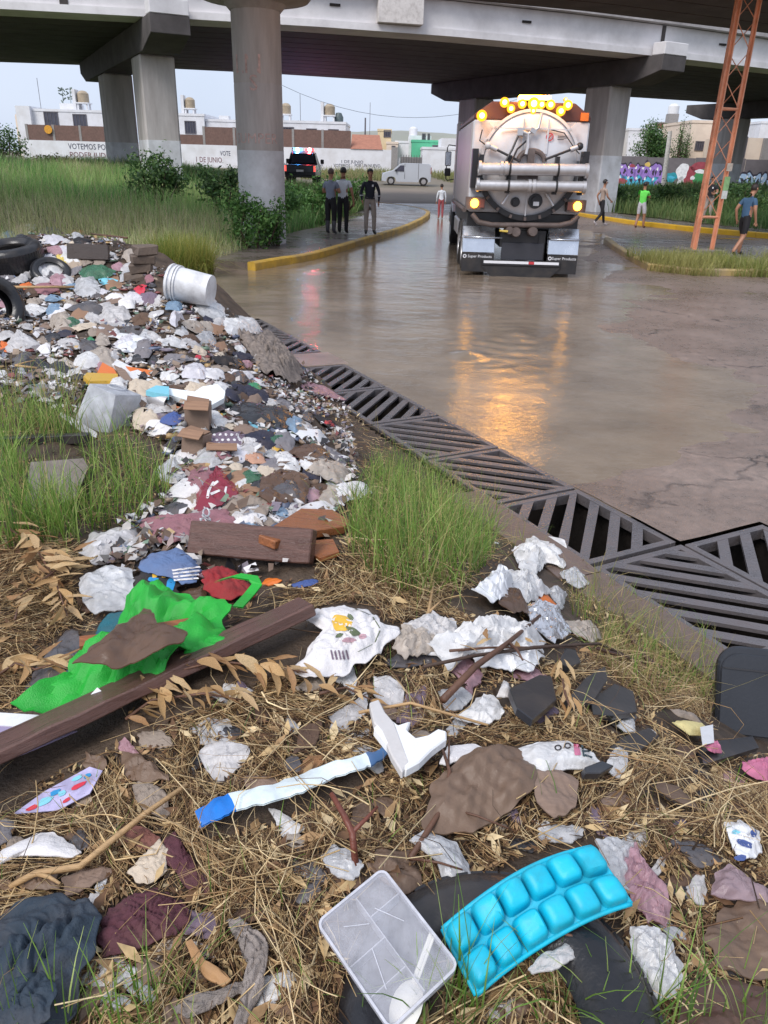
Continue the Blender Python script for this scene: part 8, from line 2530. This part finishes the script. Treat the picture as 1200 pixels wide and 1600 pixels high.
NEAR = [(-10, 1225), (60, 1195), (330, 1050), (480, 1010), (640, 1030), (820, 1020), (1010, 1020), (1120, 1080), (1210, 1180), (1210, 1620), (-10, 1620), (-10, 1290), (100, 1250)]
MID = [(430, 880), (560, 850), (800, 930), (900, 1000), (1010, 1030), (820, 1060), (640, 1050), (470, 960)]
RIMP = [(520, 640), (700, 700), (860, 850), (1000, 930), (1140, 1030), (1130, 1110), (960, 1040), (900, 960), (800, 860), (640, 720)]
LEFT = [(-10, 840), (140, 850), (140, 1090), (-10, 1110)]
ALLH = [(-10, 350), (330, 470), (560, 620), (760, 800), (900, 930), (760, 1050), (-10, 1110)]
straw(235000, [(NEAR, 1.), (MID, .9), (LEFT, .8)], .03, .15, .0006, .0015, .02, .010, 'straw', 'matted dry straw covering the near part of the heap', ymax=3.2, cols=(.2, .14, .24, .22, .20), gap=.1)
straw(40000, [(NEAR, .8), (MID, .3)], .10, .34, .0009, .0023, .07, .026, 'straw', 'loose long straw stalks lying over the near matting', cols=(.38, .32, .2, .07, .03), ymax=2.6, bendy=.6, gap=.3)
straw(60000, [(ALLH, .35), (RIMP, .7)], .06, .2, .0014, .003, .03, .012, 'straw', 'scattered straw and stems over the far part of the heap', cols=(.25, .2, .25, .2, .1))

# flat dry blades lying in the matting
grass_later = lambda: grass_patch(55000, [(NEAR, .7), (MID, .5), (LEFT, .5)], .06, .22, .0015, .006, [rgb(208, 178, 130), rgb(226, 200, 156), rgb(164, 130, 92), rgb(104, 80, 60), rgb(76, 60, 48)], 1.5, 'dry_grass', 'flattened dry blades mixed into the near straw', .0, .55, 3.2, flat=.16)

# mulch: broken leaf and stem bits over the soil
P, px, py, d = sample(120000, .55, 12)
ok = (in_poly(px, py, NEAR) | in_poly(px, py, MID) | in_poly(px, py, LEFT) | in_poly(px, py, RIMP) | (in_poly(px, py, ALLH) & (rng.random(len(P)) < .5))) & ~covered(px, py)
P = P[ok]; n = len(P); P[:, 2] += rng.uniform(.002, .014, n)
c = STRAWC[rng.choice(5, n, p=(.12, .08, .25, .3, .25))] * rng.uniform(.6, 1.15, (n, 1))
sz_ = rng.uniform(.008, .03, n); bigl = rng.random(n) < .04; sz_[bigl] *= 2.2; c[bigl] = STRAWC[rng.choice(4, int(bigl.sum()))] * .95; P[bigl, 2] += .012
V, F, C = leafquads(P, sz_, np.stack([rng.normal(0, .45, n), rng.normal(0, .45, n), np.ones(n)], 1), c, .32)
np_mesh('mulch', V, F, M_straw, np.clip(C, 0, 1), kind='stuff', label='broken leaf and stem bits strewn over the heap soil', cat='mulch')

# fine litter: scraps too small to pick apart -------------------------------------------------------------
P, px, py, d = sample(80000, 2.2, 12)
ok = in_poly(px, py, [(-10, 350), (150, 352), (330, 470), (470, 560), (545, 625), (560, 760), (500, 860), (420, 930), (200, 960), (130, 850), (270, 790), (250, 690), (-10, 620)])
ok &= ~(covered(px, py) & (rng.random(len(P)) > .10))
P = P[ok]; d = d[ok]; n = len(P)
LC = np.array([rgb(*c)[:3] for c in ((214, 212, 214), (190, 184, 180), (150, 130, 112), (104, 84, 70), (74, 66, 62), (50, 48, 52), (120, 110, 122), (160, 140, 136), (100, 108, 130), (130, 74, 70), (176, 146, 100), (112, 132, 112), (196, 190, 186), (132, 108, 90))])
ci = rng.choice(len(LC), n, p=np.array([12, 14, 12, 14, 10, 8, 6, 4, 3, 2, 2, 2, 8, 3]) / 100)
nrm = np.stack([rng.normal(0, .5, n), rng.normal(-.25, .5, n), np.ones(n)], 1)
P[:, 2] += rng.uniform(.005, .05, n)
V, F, C = leafquads(P, rng.uniform(.015, .06, n), nrm, LC[ci] * rng.uniform(.75, 1.1, (n, 1)), .7)
V += rng.normal(0, .006, V.shape)
M_lit = surf('fine_litter', rgb(180, 180, 180), .5, .2, 30, .2, 60, attr='col')
np_mesh('fine_litter', V, F, M_lit, C, kind='stuff', label='fine scraps of paper, film and cloth filling the trash heap', cat='litter')
# small crumpled bits, round-ish
P, px, py, d = sample(40000, 2.2, 12)
ok = in_poly(px, py, [(-10, 360), (150, 362), (330, 480), (470, 565), (520, 640), (480, 790), (420, 860), (250, 840), (270, 740), (240, 660), (200, 620), (-10, 600)]) & ~(covered(px, py) & (rng.random(len(P)) > .06))
P = P[ok][:3200]; n = len(P)
sp_ = MB().sphere((0, 0, 0), 1., 8, 6); SV = np.array(sp_.v); SF = [f if len(f) == 4 else (f[0], f[1], f[2], f[2]) for f in sp_.f]
SFq = np.array([f for f in sp_.f if len(f) == 4]); SFt = np.array([f for f in sp_.f if len(f) == 3])
sc3 = np.stack([rng.uniform(.010, .055, n), rng.uniform(.008, .035, n), rng.uniform(.006, .022, n)], 1)
Vv = SV[None] * sc3[:, None] * (1 + rng.normal(0, .22, (n, len(SV), 1)))
a = rng.uniform(0, 6.28, n); ca, sa = np.cos(a)[:, None], np.sin(a)[:, None]
Vv = np.stack([Vv[..., 0] * ca - Vv[..., 1] * sa, Vv[..., 0] * sa + Vv[..., 1] * ca, Vv[..., 2]], -1) + (P + np.array([0, 0, .015]))[:, None]
ci = rng.choice(len(LC), n)
Cc = np.repeat((LC[ci] * rng.uniform(.8, 1.1, (n, 1)))[:, None], len(SV), 1)
Fq = (SFq[None] + (np.arange(n) * len(SV))[:, None, None]).reshape(-1, 4)
np_mesh('crumpled_litter', Vv.reshape(-1, 3), Fq, M_lit, Cc.reshape(-1, 3), kind='stuff', smooth=True, label='small crumpled bits of bag and paper filling gaps in the heap', cat='litter')


# green grass on the heap -----------------------------------------------------------------------------------
def grass_patch(N, polys, hmin, hmax, wmin, wmax, cols, lean, name, label, keep_cov=0., ymin=.55, ymax=12.5, clump=0., seg=4, flat=1.):
 P, px, py, d = sample(N, ymin, ymax)
 ok = np.zeros(len(P), bool)
 for poly, pr in polys: ok |= in_poly(px, py, poly) & (rng.random(len(P)) < pr)
 if clump: ok &= vnoise(P[:, 0] * clump, P[:, 1] * clump, 77) > .42
 ok &= ~(covered(px, py) & (rng.random(len(P)) > keep_cov))
 P = P[ok]; n = len(P)
 h = rng.uniform(hmin, hmax, n) * (.7 + .6 * vnoise(P[:, 0] * 5, P[:, 1] * 5, 78))
 c = np.array([x[:3] for x in cols])[rng.choice(len(cols), n)] * rng.uniform(.75, 1.25, (n, 1))
 az = rng.uniform(0, 6.28, n); le = np.abs(rng.normal(0, lean, n)) + .05
 if flat < 1:
  le = rng.uniform(.8, 1.1, n); az = np.where(rng.random(n) < .6, 6.28 * vnoise(P[:, 0] * 2.5, P[:, 1] * 2.5, 55) + rng.normal(0, .5, n), az)
  k = np.ones(n, bool)
  for q in (.4, .7, 1.):
   T = P + np.stack([np.cos(az) * h * le * q, np.sin(az) * h * le * q, h * flat * .4], 1); k &= ~covered(*px_arr(T)[:2])
  k &= (vnoise(P[:, 0] * 7, P[:, 1] * 7, 57) + rng.uniform(-.3, .3, n)) > .3
  P, h, az, le, c = P[k], h[k], az[k], le[k], c[k]; n = len(P)
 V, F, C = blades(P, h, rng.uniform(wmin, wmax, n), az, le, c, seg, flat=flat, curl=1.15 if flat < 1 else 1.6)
 np_mesh(name, V, F, M_grass, np.clip(C, 0, 1), kind='stuff', label=label, cat='grass')


grass_later()
G_ = [rgb(128, 162, 72), rgb(148, 178, 90), rgb(112, 148, 64), rgb(172, 190, 110), rgb(94, 126, 60)]
GD = [rgb(190, 172, 118), rgb(168, 156, 104), rgb(150, 150, 90)]
grass_patch(80000, [([(545, 800), (570, 745), (640, 712), (715, 722), (775, 800), (775, 865), (730, 920), (650, 945), (590, 920), (545, 870)], .62)], .09, .28, .002, .0055, G_ * 2 + GD * 1, .55, 'grass', 'tall bright green grass clump between the heap and the gratings', 0., 1.6, 8)
grass_patch(90000, [([(-10, 640), (100, 660), (140, 700), (180, 690), (260, 740), (268, 800), (200, 826), (130, 860), (60, 850), (-10, 860)], .5), ([(-10, 760), (110, 770), (120, 850), (-10, 870)], .7)], .12, .30, .0025, .006, G_ * 2 + GD[:2], .5, 'grass', 'green grass around the grey panel at the left of the heap', .03, 1.6, 9, 0.)
grass_patch(50000, [([(-10, 590), (120, 600), (150, 690), (-10, 710)], .7)], .10, .24, .0025, .0055, G_ + GD * 2, .5, 'grass', 'yellow green grass above the black pipe at left', 0., 2, 9)
grass_patch(60000, [(RIMP, .4), ([(880, 930), (980, 900), (1010, 960), (1140, 1040), (1130, 1120), (1000, 1100), (930, 1040)], .4)], .08, .22, .002, .005, GD * 2 + G_[:3], .75, 'dry_grass', 'dry yellow grass along the concrete rim of the drain', .02, 1.2, 9)
grass_patch(9000, [([(-10, 1560), (300, 1540), (300, 1640), (-10, 1640)], .5), ([(640, 1570), (760, 1560), (760, 1640), (640, 1640)], .6), ([(850, 1560), (1210, 1570), (1210, 1640), (850, 1640)], .45)], .08, .2, .002, .0042, G_, .55, 'grass', 'green grass blades rising at the bottom edge', .4, .5, 1.1)
grass_patch(14000, [(NEAR, .06)], .04, .12, .0016, .003, G_, .7, 'grass', 'sparse green shoots in the near straw', .0, .6, 3)
# a few tall single blades near the camera
B0 = np.array([hit(px_, py_) for px_, py_ in ((214, 1560), (220, 1580), (208, 1590), (238, 1600), (232, 1570), (180, 1600), (716, 1560), (724, 1570), (945, 1590), (905, 1600), (840, 1610), (1150, 1230), (1160, 1236), (1148, 1226), (60, 1600), (90, 1590))])
n = len(B0)
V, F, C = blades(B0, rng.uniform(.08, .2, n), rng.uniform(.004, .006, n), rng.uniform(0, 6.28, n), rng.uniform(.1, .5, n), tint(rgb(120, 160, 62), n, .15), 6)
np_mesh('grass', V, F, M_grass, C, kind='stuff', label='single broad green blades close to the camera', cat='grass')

# the field at the left, island and bank grass ------------------------------------------------------------------


def field_grass(xs, ys, N, hf, filt, cols, name, label, lean=.35, w=(.01, .03), seg=3, cl=None):
 x = rng.uniform(xs[0], xs[1], N)
 y = np.exp(rng.uniform(math.log(ys[0]), math.log(ys[1]), N))
 z, okf = filt(x, y)
 ok = okf
 P = np.stack([x, y, z], 1)[ok]; n = len(P)
 vis = px_arr(P)
 h = hf(P[:, 0], P[:, 1]) * rng.uniform(.6, 1.2, n)
 patch = np.clip(.5 + 1.3 * fbm(P[:, 0] * .3, P[:, 1] * .22, 3, 88), 0, 1)
 cc = np.array([c[:3] for c in cols]); k = len(cc)
 idx = np.clip((patch * k * .8 + rng.normal(0, .9, n)).astype(int), 0, k - 1)
 c = cc[idx] * rng.uniform(.75, 1.2, (n, 1))
 dist = P[:, 1]
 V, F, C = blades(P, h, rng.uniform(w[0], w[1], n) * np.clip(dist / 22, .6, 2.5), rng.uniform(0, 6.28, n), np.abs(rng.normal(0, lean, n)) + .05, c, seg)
 np_mesh(name, V, F, M_grass, np.clip(C, 0, 1), kind='stuff', label=label, cat='grass')


FGc = [rgb(100, 142, 82), rgb(128, 174, 100), rgb(152, 190, 112), rgb(176, 200, 128), rgb(200, 204, 148), rgb(214, 206, 168)]


def f_left(x, y):
 z = fieldH(x, y); return z, (z > .0) & (px_arr(np.stack([x, y, z + .4], 1))[0] > -60) & (np.hypot(x + 3.47, y - 22) > .62)


field_grass((-24, 0), (13.5, 62), 120000, lambda x, y: .26 + .30 * smooth((y - 17) / 8) + .34 * vnoise(x * .4, y * .3, 5) ** 1.5, f_left, FGc, 'tall_grass', 'tall green and yellow grass covering the field at the left', .4, (.008, .022))
field_grass((-24, 0), (15, 50), 14000, lambda x, y: .6 + .4 * vnoise(x * .3, y * .3, 6), f_left, [rgb(176, 166, 128), rgb(190, 178, 150), rgb(160, 160, 110)], 'seed_grass', 'pale seed heads standing above the field grass', .45, (.006, .016))
# drooping tussock at the ditch corner
def f_tus(x, y):
 z = np.maximum(fieldH(x, y), .0); d = np.hypot(x + 4.25, (y - 16.3)); return z, d < .6
field_grass((-5, -3.5), (15.6, 17.), 5000, lambda x, y: .75 + 0 * x, f_tus, [rgb(150, 156, 80), rgb(170, 164, 92), rgb(126, 146, 70)], 'tussock', 'yellow green tussock drooping over the water beside the ditch', .65, (.012, .026))
# island grass
def f_isl(x, y):
 e = np.interp(x, [6.2, 7.0, 9.2, 12, 16], [19.6, 18.8, 18.95, 19.1, 18.4])
 d = y - e
 return np.full(x.shape, .13) - .12 * (d < .0), (d > -.45) & (d < 1.5 + .8 * vnoise(x * 1.3, y * 1.3, 7)) & (vnoise(x * 2.2, y * 2.2, 9) > .28)
field_grass((6.2, 14), (18.2, 22), 26000, lambda x, y: .22 + .25 * vnoise(x * 1.5, y * 1.5, 8), f_isl, [rgb(176, 172, 110), rgb(158, 162, 92), rgb(136, 152, 78), rgb(186, 178, 126)], 'island_grass', 'pale yellow green grass along the near edge of the traffic island', .6, (.008, .018))
def f_bank(x, y):
 z = bankH(x, y); return z, (z > .1) & (np.abs(px_arr(np.stack([x, y, z], 1))[0] - 1050) < 200)
field_grass((9, 46), (26, 76), 60000, lambda x, y: .35 + .5 * vnoise(x * .6, y * .6, 11), f_bank, [rgb(86, 118, 68), rgb(100, 130, 76), rgb(116, 140, 84), rgb(140, 152, 98)], 'bank_grass', 'dark green scrub grass on the bank below the painted wall', .45, (.012, .03))
def f_far(x, y):
 z = farH(x, y); return z, (np.abs(px_arr(np.stack([x, y, z], 1))[0] - 600) < 130) & (vnoise(x * .3, y * .2, 14) > .4) & (y > 76)
field_grass((-12, 12), (62, 91), 16000, lambda x, y: .4 + .5 * vnoise(x * .4, y * .4, 12), f_far, [rgb(150, 150, 96), rgb(122, 134, 80), rgb(168, 160, 116)], 'verge_grass', 'dry verge grass in front of the far houses', .4, (.015, .03))


# bushes and trees: trunk and limbs, crown of separate leaves ---------------------------------------------------------
def bush(name, label, cat, c, size, N, leaf, cols, trunk_h=.3, lobes=7, seed=1, group=None, dens_low=.0):
 g = np.random.default_rng(seed)
 root = empty(name, tuple(c), 0, label, cat, group)
 ls = []
 for k in range(lobes):
  a = g.uniform(0, 6.28); r = g.uniform(.1, .62)
  ls.append((np.array([size[0] * r * math.cos(a), size[1] * r * math.sin(a), trunk_h + size[2] * g.uniform(.25, .85)]), np.array([size[0], size[1], size[2]]) * g.uniform(.22, .42)))
 per = N // lobes; parts = []
 m = MB()
 for (lc, lr) in ls:
  d = g.normal(size=(per, 3)); d /= np.linalg.norm(d, axis=1, keepdims=True)
  rad = g.uniform(.25, 1., per) ** .6
  P_ = lc + d * lr * rad[:, None] * (1 + .3 * g.normal(size=(per, 1)))
  base = np.array([q[:3] for q in cols])[g.choice(len(cols), per)] * g.uniform(.7, 1.25, (per, 1))
  parts.append(leafquads(P_, leaf * g.uniform(.6, 1.4, per), d + g.normal(0, .7, (per, 3)), base, .5))
  mid = np.array([lc[0] * .35, lc[1] * .35, trunk_h * .7])
  m.tube([(0, 0, -.15), tuple(mid), tuple(lc), tuple(lc + lr * np.array([.2, .1, .7]))], [max(.02, size[2] * .03), size[2] * .022, size[2] * .012, .005], 6)
 V, F, C = join_np(parts)
 np_mesh('crown', V, F, M_leaf, np.clip(C, 0, 1), root)
 m.build('trunk', M_bark, root, smooth=True)
 return root


DG = [rgb(76, 106, 62), rgb(90, 122, 70), rgb(64, 92, 56), rgb(110, 138, 80)]
MG = [rgb(84, 124, 66), rgb(98, 140, 74), rgb(72, 108, 58), rgb(112, 148, 82)]
p = at_y(240, 262, 27.); bush('shrub', 'dark leafy shrub in front of the square piers at left', 'shrub', (p[0], 27., float(fieldH(np.array(p[0]), np.array(27.)))), (1.3, 1.0, 1.55), 2200, .13, DG, .2, 9, 3)
p = at_y(345, 262, 26.); bush('shrub', 'dark shrub just left of the round column', 'shrub', (p[0], 26., float(fieldH(np.array(p[0]), np.array(26.)))), (1.1, .9, 1.35), 1600, .12, DG, .2, 8, 4)
p = at_y(396, 330, 20.6); bush('shrub', 'bright green leafy weed at the foot of the round column', 'weed', (p[0], 20.6, float(fieldH(np.array(p[0]), np.array(20.6)))), (1.15, .8, 1.45), 2600, .1, MG, .1, 10, 5)
bush('shrub', 'leafy green weed right of the round column foot', 'weed', (-2.95, 21.3, float(fieldH(np.array(-3.4), np.array(21.3)))), (.55, .5, .95), 1100, .09, MG, .1, 7, 15)
p = at_y(545, 320, 30.); bush('shrub', 'green bush behind the man in the white tee', 'shrub', (-2.9, 31., float(fieldH(np.array(-2.9), np.array(31.)))), (1.5, 1.2, 1.5), 2600, .12, MG, .1, 9, 6)
bush('shrub', 'low green bush behind the police officer', 'shrub', (-1.9, 36., .45), (1.2, 1.2, 1.2), 1600, .12, MG, .1, 8, 7)
bush('shrub', 'dense weed patch left of the man in grey tee', 'weed', (-3.7, 27.5, .4), (1.3, 1.2, 1.1), 2000, .1, MG, .1, 9, 8)
p = at_y(75, 250, 42); bush('shrub', 'rounded yellow green bush on the rise at the far left', 'shrub', (p[0], 42., 1.1), (1.7, 1.4, .8), 2200, .14, [rgb(138, 148, 82), rgb(122, 136, 74), rgb(152, 158, 96)], .1, 10, 9)
p = at_y(12, 250, 60); bush('tree', 'small dark tree at the left edge beside the far house', 'tree', (p[0], 60., 1.4), (2.2, 1.8, 2.2), 1500, .2, DG, .3, 8, 10)
p = at_y(1013, 245, 84.); bush('tree', 'broad dark green tree behind the painted wall', 'tree', (p[0], 84., 1.), (3.0, 2.4, 4.2), 6500, .22, DG + MG[:1], 1.2, 14, 11)
p = at_y(1062, 245, 83.); bush('tree', 'narrow dark conifer behind the painted wall near the leaning pole', 'tree', (p[0], 83., 1.), (1.1, .9, 4.6), 2600, .15, DG, .6, 12, 12)
for k, (px_, Yb, s_, lab) in enumerate(((965, 50, 1.3, 'dark bush below the left end of the painted wall'), (1040, 47, 1.5, 'dark bush below the leaning pole'), (1110, 44, 1.4, 'dark bush behind the orange mast foot'), (1175, 40, 1.7, 'large dark bush at the right edge under the painted wall'), (1010, 44, 1.1, 'small bush right of the neon green tee'))):
 q = at_y(px_, 310, Yb); bush('shrub', lab, 'shrub', (q[0], Yb, float(bankH(np.array(q[0]), np.array(float(Yb))))), (s_ * 1.2, s_, s_ * .8), 1700, .13, DG, .05, 8, 30 + k, 'bushes on the bank')


# dry leaf branches: stem with separate leaves -------------------------------------------------------------------
def leaf_mesh(k):
 g = np.random.default_rng(k + 400)
 L = 1.; n = 8; V = []; F = []
 curl = g.uniform(-.5, .7); tw = g.uniform(-.6, .6); wid = g.uniform(.10, .15)
 for i in range(n + 1):
  t = i / n
  w = wid * math.sin(math.pi * min(1, t * .98 + .02)) ** .8 * (1.15 - .5 * t)
  z = curl * (t - .5) ** 2 * .8 - curl * .2; a = tw * (t - .5)
  side = .25 * math.sin(t * 3) * g.uniform(.2, .4)
  V += [(t, side - w * math.cos(a), z - w * math.sin(a) + .03), (t, side, z), (t, side + w * math.cos(a), z + w * math.sin(a) + .03)]
 for i in range(n):
  for j in range(2):
   F.append((i * 3 + j, i * 3 + j + 1, (i + 1) * 3 + j + 1, (i + 1) * 3 + j))
 me = bpy.data.meshes.new('leaf'); me.from_pydata(V, [], F); me.shade_smooth()
 a = me.color_attributes.new('col', 'FLOAT_COLOR', 'POINT')
 c = np.array(rgb(*[(196, 160, 112), (178, 142, 98), (206, 176, 132), (160, 122, 84), (188, 158, 118)][k % 5]))
 a.data.foreach_set('color', np.tile(c, len(V)).astype(np.float32))
 me.materials.append(M_dryleaf)
 return me


LEAVES = [leaf_mesh(k) for k in range(10)]


def leaf_branch(label, path_px, nl, lmin, lmax, lift=.05, seed=0, droop=.0, cat='branch', spread=1.2, stem_r=.004):
 g = np.random.default_rng(seed + 900)
 pts = [hit(*q) + np.array([0, 0, lift]) for q in path_px]
 c0 = pts[0].copy()
 root = empty('dry_branch', tuple(c0), 0, label, cat)
 pts = [Vector(q - c0) for q in pts]
 MB().tube(pts, [stem_r] + [stem_r * .8] * (len(pts) - 2) + [stem_r * .4], 6).build('stem', M_twig, root, smooth=True)
 for k in range(nl):
  t = (k + g.uniform(0, 1)) / nl * (len(pts) - 1); i = min(int(t), len(pts) - 2)
  p_ = pts[i].lerp(pts[i + 1], t - i); dr = (pts[i + 1] - pts[i]).normalized()
  az = math.atan2(dr.y, dr.x) + g.choice([-1, 1]) * g.uniform(.2, spread)
  o = link('leaf', LEAVES[int(g.integers(0, 10))], None, root)
  L_ = g.uniform(lmin, lmax)
  o.location = p_ + Vector((g.normal() * .008, g.normal() * .008, g.uniform(-.01, .03)))
  o.rotation_euler = (g.normal() * .6, g.uniform(-.15, .5) + droop, az)
  o.scale = (L_, L_ * g.uniform(.8, 1.3), L_)
 return root


leaf_branch('bunch of tan dry leaves at the left edge below the grey panel', [(20, 850), (60, 880), (90, 930), (110, 990)], 40, .06, .11, .06, 1)
leaf_branch('spray of tan dry leaves hanging left of the green bag', [(30, 1000), (40, 960), (80, 930), (120, 900)], 36, .05, .1, .07, 2)
leaf_branch('dry leaf branch low at the left edge beside the dark bag', [(0, 1080), (30, 1060), (60, 1070), (95, 1060)], 18, .05, .1, .05, 3)
leaf_branch('long dry leaf branch lying over the straw below the plank', [(210, 1110), (280, 1080), (340, 1064), (420, 1072), (480, 1082)], 42, .05, .1, .06, 4, .1)
leaf_branch('second dry leaf branch just under the long one', [(200, 1150), (240, 1120), (320, 1110), (380, 1120)], 26, .04, .085, .05, 5, .1)
leaf_branch('small bunch of dry leaves among the broken black panels', [(866, 1050), (872, 1080), (878, 1120), (884, 1140)], 14, .04, .08, .07, 6, .2, spread=.5)
leaf_branch('few dry leaves along the dark branch above the black panels', [(700, 1056), (760, 1050), (830, 1048), (900, 1044)], 10, .04, .07, .08, 7, .1)
leaf_branch('rust brown dry leaves above the foam piece', [(500, 1110), (540, 1100), (580, 1120)], 12, .03, .06, .05, 8)


def stick(label, path_px, radii, lift, mat=M_twig, cat='stick', name='stick', forks=()):
 pts = [hit(px_, py_) + np.array([0, 0, l]) for (px_, py_), l in zip(path_px, lift)]
 c0 = pts[0].copy()
 m = MB(); m.tube([tuple(q - c0) for q in pts], list(radii), 7)
 for (i, (fx_, fy_), l, r0) in forks:
  q = hit(fx_, fy_) + np.array([0, 0, l]); a = pts[i] - c0; b = q - c0
  m.tube([tuple(a), tuple((a + b) / 2 + np.array([.004, 0, .004])), tuple(b)], [r0, r0 * .8, r0 * .55], 6)
 o = m.build(name, mat, None, tuple(c0), smooth=True)
 return tag(o, label, cat)


M_red_twig = surf('red_brown_twig', rgb(110, 60, 46), .5, .3, 14, .4, 60); M_tan_stick = surf('tan_stalk', rgb(180, 146, 104), .6, .2, 12, .3, 50, stretch=(1, 8, 8))
stick('red brown forked twig standing behind the clear box', [(556, 1372), (550, 1345), (536, 1325), (518, 1302)], (.007, .0065, .006, .005), (.02, .07, .085, .10), M_red_twig, 'twig', 'twig', [(1, (588, 1316), .09, .005)])
stick('thick tan dry stalk bent across the straw at left', [(20, 1402), (60, 1388), (130, 1380), (170, 1350), (230, 1300), (296, 1256)], (.006, .007, .007, .0065, .006, .005), (.03, .04, .045, .05, .05, .055), M_tan_stick, 'stalk', 'stalk', [(1, (100, 1410), .05, .005)])
stick('brown branch rising over the white bag beside the black panels', [(690, 1120), (740, 1080), (790, 1046), (838, 1006)], (.010, .009, .007, .005), (.05, .08, .09, .11), M_twig, 'branch', 'branch', [(2, (812, 1070), .08, .005)])
stick('dark thin branch running from the straw to the black panels', [(660, 1072), (740, 1058), (830, 1048), (930, 1036), (1010, 1058)], (.005, .005, .0055, .005, .004), (.06, .07, .08, .08, .06), M_bark, 'branch', 'branch')
stick('dark curved bark strip in front of the concrete rim', [(968, 986), (980, 1020), (1010, 1050), (1056, 1072)], (.006, .012, .012, .004), (.10, .08, .06, .04), surf('dark_red_bark', rgb(78, 52, 44), .5, .3, 10, .4, 40), 'bark', 'bark_strip')
stick('second dark bark strip left of the curved one', [(930, 1036), (970, 1046), (1010, 1062), (1046, 1076)], (.006, .010, .010, .004), (.06, .06, .05, .04), surf('dark_red_bark', rgb(78, 52, 44), .5, .3, 10, .4, 40), 'bark', 'bark_strip')
stick('thin dark twigs arching over the film left of the ice tray', [(640, 1360), (690, 1290), (700, 1240), (690, 1200)], (.006, .005, .004, .003), (.03, .05, .06, .05), M_twig, 'twig', 'twig', [(1, (790, 1330), .06, .003), (1, (700, 1180), .05, .003), (0, (720, 1390), .05, .003)])
stick('thin grey twig lying over the tyre and the tray foot', [(820, 1500), (880, 1520), (930, 1540), (972, 1562)], (.003, .003, .003, .002), (.09, .09, .08, .06), M_twig, 'twig', 'twig')
stick('pale stick in the straw below the brown plank', [(560, 1140), (640, 1130), (760, 1160)], (.004, .004, .003), (.05, .06, .05), M_tan_stick, 'stick')
stick('upright pale root among the straw right of the tee', [(652, 1010), (668, 980), (676, 940)], (.006, .005, .003), (.03, .05, .07), M_tan_stick, 'root', 'root', [(1, (690, 962), .06, .004)])
stick('two pale sticks poking out of the black bag at left', [(26, 586), (60, 590)], (.008, .007), (.06, .06), M_tan_stick, 'stick', 'stick', [(0, (58, 580), .07, .006)])
stick('yellow lath lying below the purple maroon cloth at left', [(20, 462), (118, 461)], (.015, .012), (.08, .08), M_tan_stick, 'lath', 'lath')
stick('brown stick reaching right from the heap crest', [(140, 372), (200, 386)], (.02, .012), (.1, .1), M_twig, 'stick')
